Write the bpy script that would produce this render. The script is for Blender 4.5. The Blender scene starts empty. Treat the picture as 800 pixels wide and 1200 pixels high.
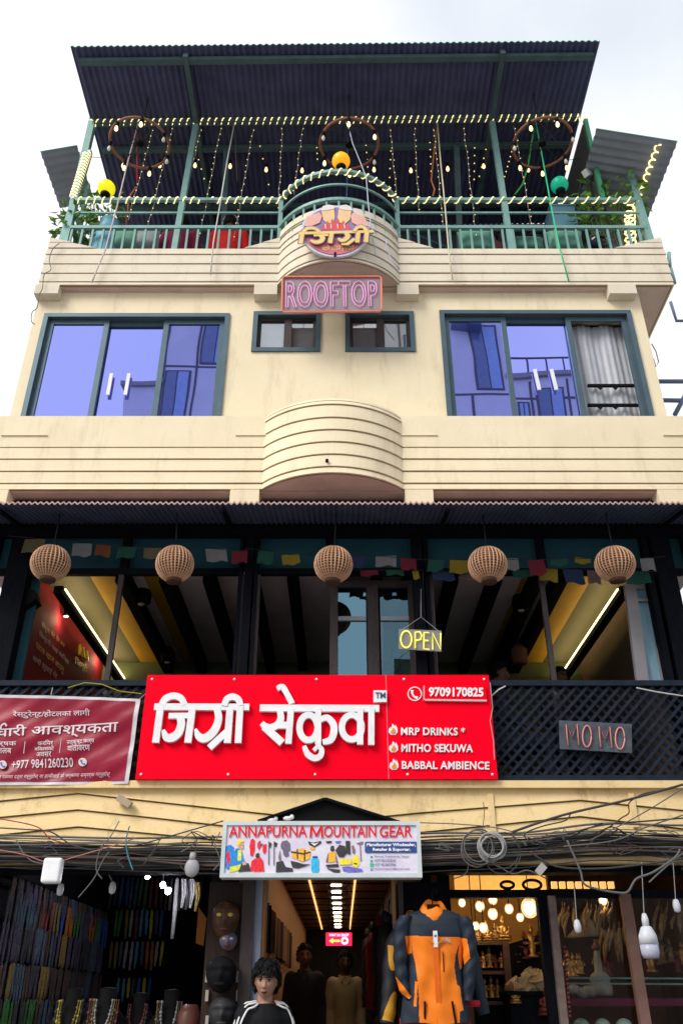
import bpy, bmesh, math, random
from mathutils import Vector, Matrix
R = math.radians
random.seed(11)
scene = bpy.context.scene
COL = scene.collection

# ------------------------------------------------------------ camera, sky, sun, exposure
PITCH = R(30.0); EYE = 1.6; FPX = 1000.0
cam = bpy.data.objects.new('camera', bpy.data.cameras.new('camera')); COL.objects.link(cam)
cam.location = (0, 0, EYE); cam.rotation_euler = (R(90) + PITCH, 0, 0)
cam.data.sensor_fit = 'VERTICAL'; cam.data.sensor_height = 36.0; cam.data.sensor_width = 24.0
cam.data.lens = 30.0; cam.data.clip_start = 0.05; cam.data.clip_end = 2000
scene.camera = cam

SUN_EL, SUN_AZ = R(42), R(-46)          # azimuth measured from straight behind the camera
world = bpy.data.worlds.new('World'); scene.world = world; world.use_nodes = True
nt = world.node_tree; nd = nt.nodes; lk = nt.links
bg = nd['Background']; bg.inputs['Strength'].default_value = 0.10
skyt = nd.new('ShaderNodeTexSky'); skyt.sky_type = 'NISHITA'; skyt.sun_disc = False
skyt.sun_elevation = SUN_EL; skyt.sun_rotation = R(180) - SUN_AZ
tc = nd.new('ShaderNodeTexCoord')
n1 = nd.new('ShaderNodeTexNoise'); n1.inputs['Scale'].default_value = 1.7; n1.inputs['Detail'].default_value = 6; n1.inputs['Roughness'].default_value = 0.55
lk.new(tc.outputs['Generated'], n1.inputs['Vector'])
sx = nd.new('ShaderNodeSeparateXYZ'); lk.new(tc.outputs['Generated'], sx.inputs[0])
ma = nd.new('ShaderNodeMath'); ma.operation = 'MULTIPLY_ADD'; ma.inputs[1].default_value = -0.30; lk.new(sx.outputs['X'], ma.inputs[0]); lk.new(n1.outputs['Fac'], ma.inputs[2])
cr = nd.new('ShaderNodeValToRGB'); cr.color_ramp.elements[0].position = 0.30; cr.color_ramp.elements[0].color = (.72, .72, .72, 1)
cr.color_ramp.elements[1].position = 0.60; cr.color_ramp.elements[1].color = (1, 1, 1, 1)
lk.new(ma.outputs[0], cr.inputs['Fac'])
cr2 = nd.new('ShaderNodeValToRGB'); cr2.color_ramp.elements[0].position = 0.28; cr2.color_ramp.elements[0].color = (4.9, 5.1, 5.3, 1)
cr2.color_ramp.elements[1].position = 0.62; cr2.color_ramp.elements[1].color = (5.6, 5.6, 5.65, 1)
lk.new(ma.outputs[0], cr2.inputs['Fac'])
mx = nd.new('ShaderNodeMix'); mx.data_type = 'RGBA'
lk.new(cr.outputs['Color'], mx.inputs['Factor']); lk.new(skyt.outputs['Color'], mx.inputs['A']); lk.new(cr2.outputs['Color'], mx.inputs['B'])
lk.new(mx.outputs['Result'], bg.inputs['Color'])

sl = bpy.data.lights.new('sun', 'SUN'); sl.energy = 1.5; sl.angle = R(28); sl.color = (1.0, 0.955, 0.88)
sun = bpy.data.objects.new('sun', sl); COL.objects.link(sun)
sd = Vector((math.sin(SUN_AZ) * math.cos(SUN_EL), -math.cos(SUN_AZ) * math.cos(SUN_EL), math.sin(SUN_EL)))
sun.rotation_euler = sd.to_track_quat('Z', 'Y').to_euler(); sun.location = (-4, -20, 40)
vs = scene.view_settings; vs.view_transform = 'Standard'; vs.look = 'None'; vs.gamma = 1.0; vs.use_curve_mapping = False
vs.exposure = 1.10

# ------------------------------------------------------------ photograph pixel -> point of the place
cP, sP = math.cos(PITCH), math.sin(PITCH)
def ray(px, py):
    a = (px - 400) / FPX; b = (600 - py) / FPX
    return (a, cP - b * sP, sP + b * cP)
def W(px, py, Y):
    d = ray(px, py); t = Y / d[1]; return Vector((d[0] * t, Y, EYE + d[2] * t))
def WX(px, py, X):
    d = ray(px, py); t = X / d[0]; return Vector((X, d[1] * t, EYE + d[2] * t))
def WZ(px, py, Z):
    d = ray(px, py); t = (Z - EYE) / d[2]; return Vector((d[0] * t, d[1] * t, Z))
def Zat(py, Y): return W(400, py, Y).z
def Xat(px, py, Y): return W(px, py, Y).x
def mpp(py, Y):                          # metres per photograph pixel, sideways
    return (W(401, py, Y) - W(400, py, Y)).length

# ------------------------------------------------------------ materials
MATS = {}
def mat(name, col, rough=0.6, metal=0.0, col2=None, nscale=6.0, nstretch=(1, 1, 1), bump=0.0, bscale=40.0, emit=None, estr=0.0, spec=0.22, alpha=1.0, trans=0.0, coat=0.0, dirt=None):
    if name in MATS: return MATS[name]
    m = bpy.data.materials.new(name); m.use_nodes = True
    n = m.node_tree.nodes; l = m.node_tree.links; p = n['Principled BSDF']
    p.inputs['Base Color'].default_value = (*col, 1); p.inputs['Roughness'].default_value = rough; p.inputs['Metallic'].default_value = metal
    p.inputs['Specular IOR Level'].default_value = spec; p.inputs['Alpha'].default_value = alpha
    p.inputs['Transmission Weight'].default_value = trans; p.inputs['Coat Weight'].default_value = coat
    t = n.new('ShaderNodeTexCoord'); mp = n.new('ShaderNodeMapping'); mp.inputs['Scale'].default_value = nstretch
    l.new(t.outputs['Object'], mp.inputs['Vector'])
    if col2 is None and estr == 0: col2 = tuple(c * 0.86 for c in col)
    if col2 is not None:
        no = n.new('ShaderNodeTexNoise'); no.inputs['Scale'].default_value = nscale; no.inputs['Detail'].default_value = 5; no.inputs['Roughness'].default_value = 0.65
        l.new(mp.outputs[0], no.inputs['Vector'])
        ra = n.new('ShaderNodeValToRGB'); ra.color_ramp.elements[0].position = 0.35; ra.color_ramp.elements[1].position = 0.68
        ra.color_ramp.elements[0].color = (*col2, 1); ra.color_ramp.elements[1].color = (*col, 1)
        l.new(no.outputs['Fac'], ra.inputs['Fac'])
        out = ra.outputs['Color']
        if dirt is not None:             # streaks and blotches of grime
            d1 = n.new('ShaderNodeTexNoise'); d1.inputs['Scale'].default_value = dirt[1]; d1.inputs['Detail'].default_value = 8; d1.inputs['Roughness'].default_value = 0.7
            mp2 = n.new('ShaderNodeMapping'); mp2.inputs['Scale'].default_value = dirt[2]; l.new(t.outputs['Object'], mp2.inputs['Vector']); l.new(mp2.outputs[0], d1.inputs['Vector'])
            r2 = n.new('ShaderNodeValToRGB'); r2.color_ramp.elements[0].position = dirt[3]; r2.color_ramp.elements[1].position = dirt[3] + 0.2
            r2.color_ramp.elements[0].color = (0, 0, 0, 1); r2.color_ramp.elements[1].color = (dirt[4],) * 3 + (1,)
            l.new(d1.outputs['Fac'], r2.inputs['Fac'])
            mm = n.new('ShaderNodeMix'); mm.data_type = 'RGBA'; mm.inputs['B'].default_value = (*dirt[0], 1)
            l.new(r2.outputs['Color'], mm.inputs['Factor']); l.new(out, mm.inputs['A']); out = mm.outputs['Result']
        l.new(out, p.inputs['Base Color'])
        mr = n.new('ShaderNodeMapRange'); mr.inputs['To Min'].default_value = max(0, rough - 0.08); mr.inputs['To Max'].default_value = min(1, rough + 0.08)
        l.new(no.outputs['Fac'], mr.inputs['Value'])
        if rough > 0.15: l.new(mr.outputs[0], p.inputs['Roughness'])
    if bump > 0:
        bn = n.new('ShaderNodeTexNoise'); bn.inputs['Scale'].default_value = bscale; bn.inputs['Detail'].default_value = 4
        l.new(mp.outputs[0], bn.inputs['Vector'])
        bu = n.new('ShaderNodeBump'); bu.inputs['Strength'].default_value = bump; bu.inputs['Distance'].default_value = 0.02
        l.new(bn.outputs['Fac'], bu.inputs['Height']); l.new(bu.outputs[0], p.inputs['Normal'])
    if estr > 0:
        p.inputs['Emission Color'].default_value = (*(emit or col), 1); p.inputs['Emission Strength'].default_value = estr
    MATS[name] = m; return m
def halo_shell(name, col, e, clear):  # see-through emissive shell that stands for a bulb's halo
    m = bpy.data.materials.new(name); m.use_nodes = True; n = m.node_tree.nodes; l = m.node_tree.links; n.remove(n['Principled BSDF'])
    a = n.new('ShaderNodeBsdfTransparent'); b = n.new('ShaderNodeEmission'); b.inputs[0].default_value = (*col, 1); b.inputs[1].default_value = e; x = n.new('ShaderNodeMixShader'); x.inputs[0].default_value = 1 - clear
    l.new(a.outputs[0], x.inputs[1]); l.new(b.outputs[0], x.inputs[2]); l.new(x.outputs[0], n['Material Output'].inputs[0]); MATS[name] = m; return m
def glass(name, tint, gloss=0.5, rough=0.0, refl=None):
    if name in MATS: return MATS[name]
    m = bpy.data.materials.new(name); m.use_nodes = True
    n = m.node_tree.nodes; l = m.node_tree.links; n.remove(n['Principled BSDF'])
    tr = n.new('ShaderNodeBsdfTransparent'); tr.inputs[0].default_value = (*tint, 1)
    gl = n.new('ShaderNodeBsdfGlossy'); gl.inputs['Roughness'].default_value = rough; gl.inputs['Color'].default_value = (*(refl or (1, 1, 1)), 1)
    mxs = n.new('ShaderNodeMixShader'); mxs.inputs[0].default_value = gloss
    no = n.new('ShaderNodeTexNoise'); no.inputs['Scale'].default_value = 0.9; no.inputs['Detail'].default_value = 1
    t = n.new('ShaderNodeTexCoord'); l.new(t.outputs['Object'], no.inputs['Vector'])
    bu = n.new('ShaderNodeBump'); bu.inputs['Strength'].default_value = 0.10; bu.inputs['Distance'].default_value = 0.05
    l.new(no.outputs['Fac'], bu.inputs['Height']); l.new(bu.outputs[0], gl.inputs['Normal'])
    l.new(tr.outputs[0], mxs.inputs[1]); l.new(gl.outputs[0], mxs.inputs[2]); l.new(mxs.outputs[0], n['Material Output'].inputs[0])
    MATS[name] = m; return m

# ------------------------------------------------------------ mesh builder
ORG = {}
class MB:
    def __init__(s): s.v = []; s.f = []; s.fm = []; s.sm = []; s.cur = 0; s.smooth = False
    def mat(s, i): s.cur = i; return s
    def add(s, vs, fs, smooth=None):
        b = len(s.v); s.v += [tuple(v) for v in vs]
        for f in fs: s.f.append([b + i for i in f]); s.fm.append(s.cur); s.sm.append(s.smooth if smooth is None else smooth)
    def box(s, x0, x1, y0, y1, z0, z1):
        s.add([(x0,y0,z0),(x1,y0,z0),(x1,y1,z0),(x0,y1,z0),(x0,y0,z1),(x1,y0,z1),(x1,y1,z1),(x0,y1,z1)],
              [(0,3,2,1),(4,5,6,7),(0,1,5,4),(1,2,6,5),(2,3,7,6),(3,0,4,7)], False); return s
    def bar(s, p, q, w, h=None, up=(0,0,1)):           # square bar from p to q
        p = Vector(p); q = Vector(q); h = h or w; d = (q - p).normalized(); u = Vector(up)
        if abs(d.dot(u)) > 0.95: u = Vector((0, 1, 0))
        a = d.cross(u).normalized(); b = a.cross(d).normalized(); vs = []
        for c in (p, q):
            for i, j in ((-1,-1),(1,-1),(1,1),(-1,1)): vs.append(c + a * (i * w / 2) + b * (j * h / 2))
        s.add(vs, [(3,2,1,0),(4,5,6,7),(0,1,5,4),(1,2,6,5),(2,3,7,6),(3,0,4,7)], False); return s
    def tube(s, pts, r, seg=6, closed=False, cap=True):
        pts = [Vector(p) for p in pts]; n = len(pts); rs = r if isinstance(r, (list, tuple)) else [r] * n
        vs = []; prev = None
        for i, p in enumerate(pts):
            if closed: t = pts[(i + 1) % n] - pts[i - 1]
            else: t = pts[min(i + 1, n - 1)] - pts[max(i - 1, 0)]
            if t.length < 1e-9: t = Vector((0, 0, 1))
            t.normalize()
            if prev is None:
                u = Vector((0, 0, 1)) if abs(t.z) < 0.9 else Vector((1, 0, 0)); a = t.cross(u).normalized()
            else: a = (prev - t * prev.dot(t)); a = a.normalized() if a.length > 1e-6 else t.orthogonal().normalized()
            prev = a; b = t.cross(a)
            for k in range(seg):
                an = 2 * math.pi * k / seg; vs.append(p + (a * math.cos(an) + b * math.sin(an)) * rs[i])
        fs = []
        for i in range(n if closed else n - 1):
            j = (i + 1) % n
            for k in range(seg): k2 = (k + 1) % seg; fs.append((i*seg+k, i*seg+k2, j*seg+k2, j*seg+k))
        if cap and not closed: fs.append(tuple(range(seg))[::-1]); fs.append(tuple((n-1)*seg+k for k in range(seg)))
        s.add(vs, fs, seg > 4); return s
    def lathe(s, c, prof, seg=16, axis='z', sx=1.0, sy=1.0):   # prof: (radius, height)
        c = Vector(c); vs = []; n = len(prof)
        for r, h in prof:
            for k in range(seg):
                an = 2 * math.pi * k / seg; a, b = r * math.cos(an) * sx, r * math.sin(an) * sy
                vs.append(c + (Vector((a, b, h)) if axis == 'z' else (Vector((a, h, b)) if axis == 'y' else Vector((h, a, b)))))
        fs = [(i*seg+k, i*seg+(k+1)%seg, (i+1)*seg+(k+1)%seg, (i+1)*seg+k) for i in range(n-1) for k in range(seg)]
        fs.append(tuple(range(seg))[::-1]); fs.append(tuple((n-1)*seg+k for k in range(seg)))
        s.add(vs, fs, True); return s
    def ball(s, c, r, seg=12, ring=8, sx=1, sy=1, sz=1):
        prof = [(max(1e-4, r * math.sin(math.pi * i / ring)), -r * sz * math.cos(math.pi * i / ring)) for i in range(ring + 1)]
        return s.lathe(c, prof, seg, 'z', sx, sy)
    def prism(s, poly, y0, y1):                        # poly of (x, z), extruded from y0 (near) to y1
        n = len(poly); vs = [(x, y0, z) for x, z in poly] + [(x, y1, z) for x, z in poly]
        fs = [tuple(range(n)), tuple(range(n, 2 * n))[::-1]] + [((i + 1) % n, i, i + n, (i + 1) % n + n) for i in range(n)]
        s.add(vs, fs, False); return s
    def ppoly(s, pts, Y, th=0.004):                    # polygon given in photograph pixels, on the plane y = Y
        q = [W(a, b, Y) for a, b in pts]; return s.prism([(p.x, p.z) for p in q], Y, Y + th)
    def pell(s, cx, cy, rx, ry, Y, th=0.004, n=16):
        return s.ppoly([(cx + rx * math.cos(2*math.pi*i/n), cy + ry * math.sin(2*math.pi*i/n)) for i in range(n)], Y, th)
    def stroke(s, pts, w, Y, th):                      # thick polyline in photograph pixels; w one width or one per point
        P = [W(a, b, Y) for a, b in pts]; n = len(P); sc = mpp(sum(p[1] for p in pts) / n, Y)
        L = []; Rr = []
        for i in range(n):
            t = P[min(i+1, n-1)] - P[max(i-1, 0)]; t = Vector((t.x, t.z)).normalized(); nn = Vector((-t.y, t.x))
            ww = (w[i] if isinstance(w, (list, tuple)) else w) * sc / 2
            L.append((P[i].x + nn.x * ww, P[i].z + nn.y * ww)); Rr.append((P[i].x - nn.x * ww, P[i].z - nn.y * ww))
        vs = []; fs = []
        for i in range(n):
            (a, b), (c, d) = L[i], Rr[i]; vs += [(a, Y, b), (c, Y, d), (a, Y + th, b), (c, Y + th, d)]
        for i in range(n - 1):
            k = 4 * i; fs += [(k, k+1, k+5, k+4), (k+2, k+6, k+7, k+3), (k, k+4, k+6, k+2), (k+1, k+3, k+7, k+5)]
        fs += [(0, 2, 3, 1), (4*n-4, 4*n-3, 4*n-1, 4*n-2)]
        s.add(vs, fs, False); return s
    def sweep(s, path, prof, smooth=False):            # path of (x, y), outward = right hand of travel reversed; prof closed of (out, z)
        n = len(path); m = len(prof); vs = []
        for i, (x, y) in enumerate(path):
            a = Vector(path[max(i-1, 0)]); b = Vector(path[min(i+1, n-1)]); t = (b - a).normalized(); o = Vector((t.y, -t.x))
            for q, z in prof: vs.append((x + o.x * q, y + o.y * q, z))
        fs = [(i*m+k, (i+1)*m+k, (i+1)*m+(k+1)%m, i*m+(k+1)%m) for i in range(n-1) for k in range(m)]
        fs += [tuple(range(m)), tuple((n-1)*m+k for k in range(m))[::-1]]
        s.add(vs, fs, smooth); return s
    def build(s, name, mats, parent=None, auto=False):
        me = bpy.data.meshes.new(name); o0 = ORG.get(parent.name, Vector((0, 0, 0))) if parent else Vector((0, 0, 0))
        me.from_pydata([(v[0]-o0.x, v[1]-o0.y, v[2]-o0.z) for v in s.v], [], s.f)
        for m in (mats if isinstance(mats, (list, tuple)) else [mats]): me.materials.append(m)
        for i, p in enumerate(me.polygons): p.material_index = s.fm[i]; p.use_smooth = s.sm[i]
        bm = bmesh.new(); bm.from_mesh(me); bmesh.ops.recalc_face_normals(bm, faces=bm.faces); bm.to_mesh(me); bm.free()
        me.update(); o = bpy.data.objects.new(name, me); COL.objects.link(o)
        if parent: o.parent = parent; ORG[o.name] = o0
        return o

def tag(o, label=None, cat=None, group=None, kind=None):
    if label: o['label'] = label
    if cat: o['category'] = cat
    if group: o['group'] = group
    if kind: o['kind'] = kind
    return o
def thing(name, label, cat, loc=(0, 0, 0), group=None):
    o = bpy.data.objects.new(name, None); COL.objects.link(o); o.location = loc; o.empty_display_size = 0.1
    ORG[o.name] = Vector(loc); return tag(o, label, cat, group)
def struct(o): o['kind'] = 'structure'; return o
def recentre(o, loc):                                   # put a one-mesh thing's origin at its base
    loc = Vector(loc); o.data.transform(Matrix.Translation(-loc)); o.location = loc; ORG[o.name] = loc; return o
def dup(o, loc, label=None, group=None, rz=None):
    def cp(a, par):
        c = a.copy(); COL.objects.link(c)
        if par: c.parent = par
        for ch in a.children: cp(ch, c)
        return c
    c = cp(o, None); c.location = loc
    if rz is not None: c.rotation_euler.z = rz
    if label: c['label'] = label
    if group: c['group'] = group
    return c

def text_geo(body, offset=0.0, shear=0.0, extr=0.0, space=1.0):
    c = bpy.data.curves.new('t', 'FONT'); c.body = body; c.offset = offset; c.shear = shear; c.resolution_u = 3; c.space_character = space
    c.extrude = extr
    o = bpy.data.objects.new('t', c); COL.objects.link(o); bpy.context.view_layer.update()
    dg = bpy.context.evaluated_depsgraph_get(); me = bpy.data.meshes.new_from_object(o.evaluated_get(dg))
    vs = [v.co.copy() for v in me.vertices]; fs = [list(p.vertices) for p in me.polygons]
    bpy.data.objects.remove(o); bpy.data.curves.remove(c); bpy.data.meshes.remove(me)
    par = list(range(len(vs)))
    def find(a):
        while par[a] != a: par[a] = par[par[a]]; a = par[a]
        return a
    for f in fs:
        for q in f[1:]: par[find(q)] = find(f[0])
    ids = {}
    for i, v in enumerate(vs):
        k = ids.setdefault(find(i), len(ids)); v.z += (k % 5) * 0.0008
    return vs, fs
def text(mb, body, quad, plane, out, offset=0.0, shear=0.0, extr=0.0, space=1.0):
    """fit the writing into a quad of photograph pixels (tl, tr, br, bl) lying on a plane; plane(px,py)->point, out = offset direction*gap"""
    vs, fs = text_geo(body, offset, shear, extr, space)
    x0 = min(v.x for v in vs); x1 = max(v.x for v in vs); y0 = min(v.y for v in vs); y1 = max(v.y for v in vs)
    tl, tr, br, bl = [plane(*q) for q in quad]; out = Vector(out); od = out.normalized(); res = []
    for v in vs:
        u = (v.x - x0) / max(1e-6, x1 - x0); w = (v.y - y0) / max(1e-6, y1 - y0)
        res.append((bl.lerp(br, u)).lerp(tl.lerp(tr, u), w) + out + od * v.z)
    mb.add(res, fs, False)
def rect(x0, y0, x1, y1, dy=0): return [(x0, y0), (x1, y0 + dy), (x1, y1 + dy), (x0, y1)]

# ------------------------------------------------------------ palette
M = {}
M['cream'] = mat('cream_paint', (.81, .705, .505), .75, col2=(.76, .655, .455), nscale=2.2, bump=.16, bscale=60, dirt=((.40, .33, .24), 2.6, (2.2, 2.2, .45), .53, .38))
M['cream_up'] = mat('cream_paint_band', (.72, .65, .53), .75, col2=(.66, .585, .46), nscale=2.0, bump=.12, bscale=60, dirt=((.36, .31, .25), 2.8, (2.6, 2.6, .5), .53, .42))
M['yellow'] = mat('ochre_paint', (.84, .65, .35), .7, col2=(.77, .57, .28), nscale=2.4, bump=.15, bscale=50, dirt=((.30, .20, .10), 3.4, (1.4, 1.4, .8), .53, .7))
M['groove'] = mat('groove_paint', (.36, .25, .12), .9)
M['soffit'] = mat('soffit_plaster', (.62, .50, .44), .85, col2=(.52, .40, .36), nscale=3)
M['frame'] = mat('window_alu', (.085, .135, .165), .4, metal=.3)
M['mirror'] = glass('violet_mirror_glass', (.10, .10, .25), gloss=.93, refl=(.31, .355, .87))
M['mirror2'] = glass('smoky_glass', (.45, .48, .5), gloss=.40, refl=(.9, .92, .95))
M['clear'] = glass('clear_glass', (.86, .88, .9), gloss=.012)
M['tealglass'] = glass('teal_glass', (.25, .42, .5), gloss=.34, refl=(.32, .6, .75))
M['white'] = mat('white_paint', (.80, .80, .80), .45)
M['rail'] = mat('rail_green', (.22, .39, .365), .5, metal=.1, col2=(.17, .31, .29), nscale=9, dirt=((.20, .13, .08), 9, (1, 1, .5), .60, .8))
M['steel'] = mat('post_steel_green', (.08, .13, .14), .55, col2=(.055, .095, .10), nscale=8)
M['sheet'] = mat('roof_sheet_underside', (.088, .096, .195), .55, col2=(.06, .066, .135), nscale=3)
M['sheet_edge'] = mat('roof_sheet_green', (.07, .30, .16), .5)
M['sidesheet'] = mat('side_sheet_grey', (.28, .31, .38), .5, metal=.1, col2=(.22, .25, .31), nscale=3)
M['panelgrey'] = mat('panel_grey', (.085, .085, .09), .7)
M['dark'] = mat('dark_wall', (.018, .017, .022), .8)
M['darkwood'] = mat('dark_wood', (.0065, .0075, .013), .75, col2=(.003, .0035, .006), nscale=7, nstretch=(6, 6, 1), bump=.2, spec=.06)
M['greywood'] = mat('grey_brown_wood', (.075, .058, .058), .6, col2=(.045, .036, .036), nscale=7, nstretch=(8, 8, 1), bump=.2)
M['teal'] = mat('teal_paint', (.015, .08, .105), .6, col2=(.010, .055, .075), nscale=3)
M['awning'] = mat('awning_underside', (.09, .11, .19), .6, col2=(.06, .075, .13), nscale=5)
M['awning_edge'] = mat('terracotta_edge', (.50, .34, .31), .7, col2=(.36, .23, .21), nscale=14)
M['ceil'] = mat('ceiling_board', (.70, .64, .65), .7, col2=(.58, .53, .54), nscale=3)
M['ceil_glow'] = mat('painted_ceiling_glow', (.42, .26, .02), .6)  # strip light on the pale ceiling, put into the colour
M['redwall'] = mat('red_wall', (.20, .008, .018), .8, col2=(.14, .005, .012), nscale=4)
M['black'] = mat('black_matte', (.006, .006, .007), .65, spec=.08)
M['street'] = mat('street_stone', (.27, .26, .25), .9, bump=.3)
M['paving'] = mat('stone_paving', (.30, .29, .27), .85, bump=.25)
M['led'] = mat('led_warm', (1, .85, .55), .5, emit=(1, .82, .42), estr=1.5)
M['ceiling_fill'] = mat('ceiling_fill_glow', (1, .8, .4), .5, emit=(1, .70, .30), estr=6.5)  # unseen emitter, added to light the ceiling
M['olive'] = mat('olive_panel', (.07, .075, .05), .7)
M['ledrope'] = mat('led_rope_glow', (1, .9, .65), .5, emit=(1, .78, .34), estr=.62)
M['bulbglow'] = mat('bulb_glow', (1, .85, .6), .3, emit=(1, .66, .26), estr=1.1)
M['fairy'] = mat('fairy_glow', (1, .85, .4), .4, emit=(1, .74, .22), estr=.5)
M['wire'] = mat('dark_wire', (.025, .025, .028), .6)
M['palewire'] = mat('pale_wire', (.36, .36, .36), .6)

# ------------------------------------------------------------ ground
g = MB(); g.add([(-60, -60, 0), (60, -60, 0), (60, 60, 0), (-60, 60, 0)], [(0, 1, 2, 3)]); struct(g.build('street', M['street']))
g = MB(); g.box(-12, 12, 5.3, 6.9, -.2, .14); struct(g.build('pavement', M['paving']))

# ------------------------------------------------------------ the building
YB, YW, YL, Y0 = 6.85, 6.95, 6.70, 6.69
B = thing('restaurant_building', 'cream four storey building with purple windows, clapboard balconies and dark timber restaurant floor', 'building', (0, 7, 0))
def arc(xc, hw, sag, ybase, n=24):
    Rr = (hw * hw + sag * sag) / (2 * sag); cy = ybase - sag + Rr; a0 = math.asin(hw / Rr)
    return [(xc + Rr * math.sin(-a0 + 2 * a0 * i / n), cy - Rr * math.cos(-a0 + 2 * a0 * i / n)) for i in range(n + 1)]
def siding(mb, path, zs, gap=.013, depth=.06, lap=.012):       # zs ascending board edges
    for a, b in zip(zs[:-1], zs[1:]):
        mb.sweep(path, [(-depth, a + gap), (lap, a + gap), (0.001, b), (-depth, b)])
def densify(path, step=.12):
    out = []
    for (a, b), (c, d) in zip(path[:-1], path[1:]):
        n = max(1, int(math.hypot(c - a, d - b) / step)) if False else 1
        out.append((a, b))
    return out + [path[-1]]
UX0, UX1 = -3.31, 3.63
uarc = arc(-.03, .665, .355, YB)
upath = [(UX0, 11.0), (UX0, YB)] + uarc + [(UX1, YB), (UX1, 11.0)]
zu = [Zat(y, YB) for y in (335, 331, 321, 310, 299, 291.5)]
zU0, zUt = zu[0], zu[-1]
m = MB(); siding(m, upath, zu)
uz = [zUt, Zat(283, YB), 9.135, 9.255]
siding(m, uarc, uz)
# stepped ends of the parapet, beside the bay and at both corners
def wing(mb, xa, xb, rising):                                   # sloped cut between xa and xb
    zt = [zUt, zUt + .085, zUt + .17]
    for i in range(2):
        za, zb = zt[i] + .011, zt[i + 1]; f0 = i / 2; f1 = (i + 1) / 2
        if rising > 0: pl = [(xa + (xb - xa) * f0, za), (xb, za), (xb, zb), (xa + (xb - xa) * f1, zb)]
        else: pl = [(xa, za), (xb - (xb - xa) * f0, za), (xb - (xb - xa) * f1, zb), (xa, zb)]
        mb.prism(pl, YB - .01, YB + .07)
wing(m, UX0 + .005, Xat(112, 291, YB), -1); wing(m, Xat(287, 291, YB), uarc[0][0], 1)
wing(m, uarc[-1][0], Xat(507, 291, YB), -1); wing(m, Xat(720, 291, YB), UX1 - .005, 1)
m.build('upper_band', M['cream_up'], B)
m = MB()
m.sweep(upath, [(-.16, zU0 + .012), (-.008, zU0 + .012), (-.008, zUt - .01), (-.16, zUt - .01)])
m.sweep(uarc, [(-.16, zUt - .005), (-.008, zUt - .005), (-.008, 9.24), (-.16, 9.24)])
m.build('band_backing', M['groove'], B)
m = MB()                                                        # terrace slab and its soffit
m.add([(x, y + .012, zU0 + .004) for x, y in uarc], [tuple(range(len(uarc)))])
m.box(UX0 + .03, UX1 - .03, YB + .03, 11, zU0 - .001, zU0 + .10)
m.build('terrace_slab', M['soffit'], B)
for a, b, c in ((42, 70, 345), (298, 325, 346), (465, 490, 346), (712, 744, 345)):
    m = MB(); xa, xb = Xat(a, 338, YB), Xat(b, 338, YB); m.box(xa, xb, YB - .018, YW - .003, Zat(c, YB), zU0 + .006)
    m.build('bracket', M['cream_up'], B)

# storey with the purple windows
zS = Zat(487, YL)
WIN = [(-3.195, -1.225, 8.07), (1.08, 3.115, 8.115)]
SM = [(Xat(297.5, 390, YW), Xat(374, 390, YW), 7.575, 8.105), (Xat(406, 390, YW), Xat(484, 390, YW), 7.575, 8.105)]
WX0, WX1, wd = -3.33, 3.27, .2
m = MB(); zb, zt = 5.6, zU0 + .0
xs = sorted([WX0, WX1] + [v for w in WIN for v in w[:2]] + [v for w in SM for v in w[:2]])
def col(x0, x1, z0, z1): m.box(x0, x1, YW, YW + wd, z0, z1)
wb = 6.45
col(WX0, WX1, zb, wb)
col(WX0, WIN[0][0], wb, zt); col(WIN[0][0], WIN[0][1], WIN[0][2], zt)
col(WIN[0][1], SM[0][0], wb, zt)
for q in SM: col(q[0], q[1], wb, q[2]); col(q[0], q[1], q[3], zt)
col(SM[0][1], SM[1][0], wb, zt); col(SM[1][1], WIN[1][0], wb, zt)
col(WIN[1][0], WIN[1][1], WIN[1][2], zt); col(WIN[1][1], WX1, wb, zt)
m.box(WX0, WX0 + .15, YW + wd, 11, zb, zt); m.box(WX1 - .15, WX1, YW + wd, 11, zb, zt); m.box(WX0, WX1, 11, 11.2, zb, zt)
m.build('wall', M['cream'], B)
m = MB(); m.box(WX0 + .2, WX1 - .2, 8.6, 8.7, 6.0, 8.4); m.box(WX0 + .2, WX1 - .2, YW + wd, 8.6, 6.35, 6.4); m.build('room_wall', M['greywood'], B)

def frame_rect(mb, x0, x1, z0, z1, y0, y1, w):
    mb.box(x0, x1, y0, y1, z1 - w, z1); mb.box(x0, x1, y0, y1, z0, z0 + w)
    mb.box(x0, x0 + w, y0, y1, z0 + w, z1 - w); mb.box(x1 - w, x1, y0, y1, z0 + w, z1 - w)
def big_window(x0, x1, z0, z1, cuts, opened):
    f = MB(); frame_rect(f, x0 - .02, x1 + .02, z0, z1 + .02, YW - .022, YW + .11, .05)
    fo = f.build('window', M['frame'], B)
    e = [x0] + cuts + [x1]
    for i in range(3):
        a, b = e[i], e[i + 1]; yy = YW + (.03 if i % 2 == 0 else .065)
        s = MB(); frame_rect(s, a - (.03 if i else -.03), b + (.03 if i < 2 else -.03), z0 + .05, z1 - .035, yy, yy + .03, .055)
        s.build('sash', M['frame'], fo)
        if i == 2 and opened:
            continue
        p = MB(); p.add([(a - .02 if i else a + .05, yy + .016, z0 + .07), (b + .02 if i < 2 else b - .05, yy + .016, z0 + .07), (b + .02 if i < 2 else b - .05, yy + .016, z1 - .06), (a - .02 if i else a + .05, yy + .016, z1 - .06)], [(0, 1, 2, 3)])
        p.build('pane', M['mirror'], fo)
    return fo
fo = big_window(*WIN[0][:2], 6.42, WIN[0][2], [Xat(115, 428, YW), Xat(188, 428, YW)], False)
for a, b in ((131, 126.5), (151.5, 147)):
    h = MB(); h.bar(W(a, 438, YW + .045), W(b, 463, YW + .045), .035, .018); h.build('glass_sticker', M['white'], fo)  # white stickers on the glass, built as thin bars
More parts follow.
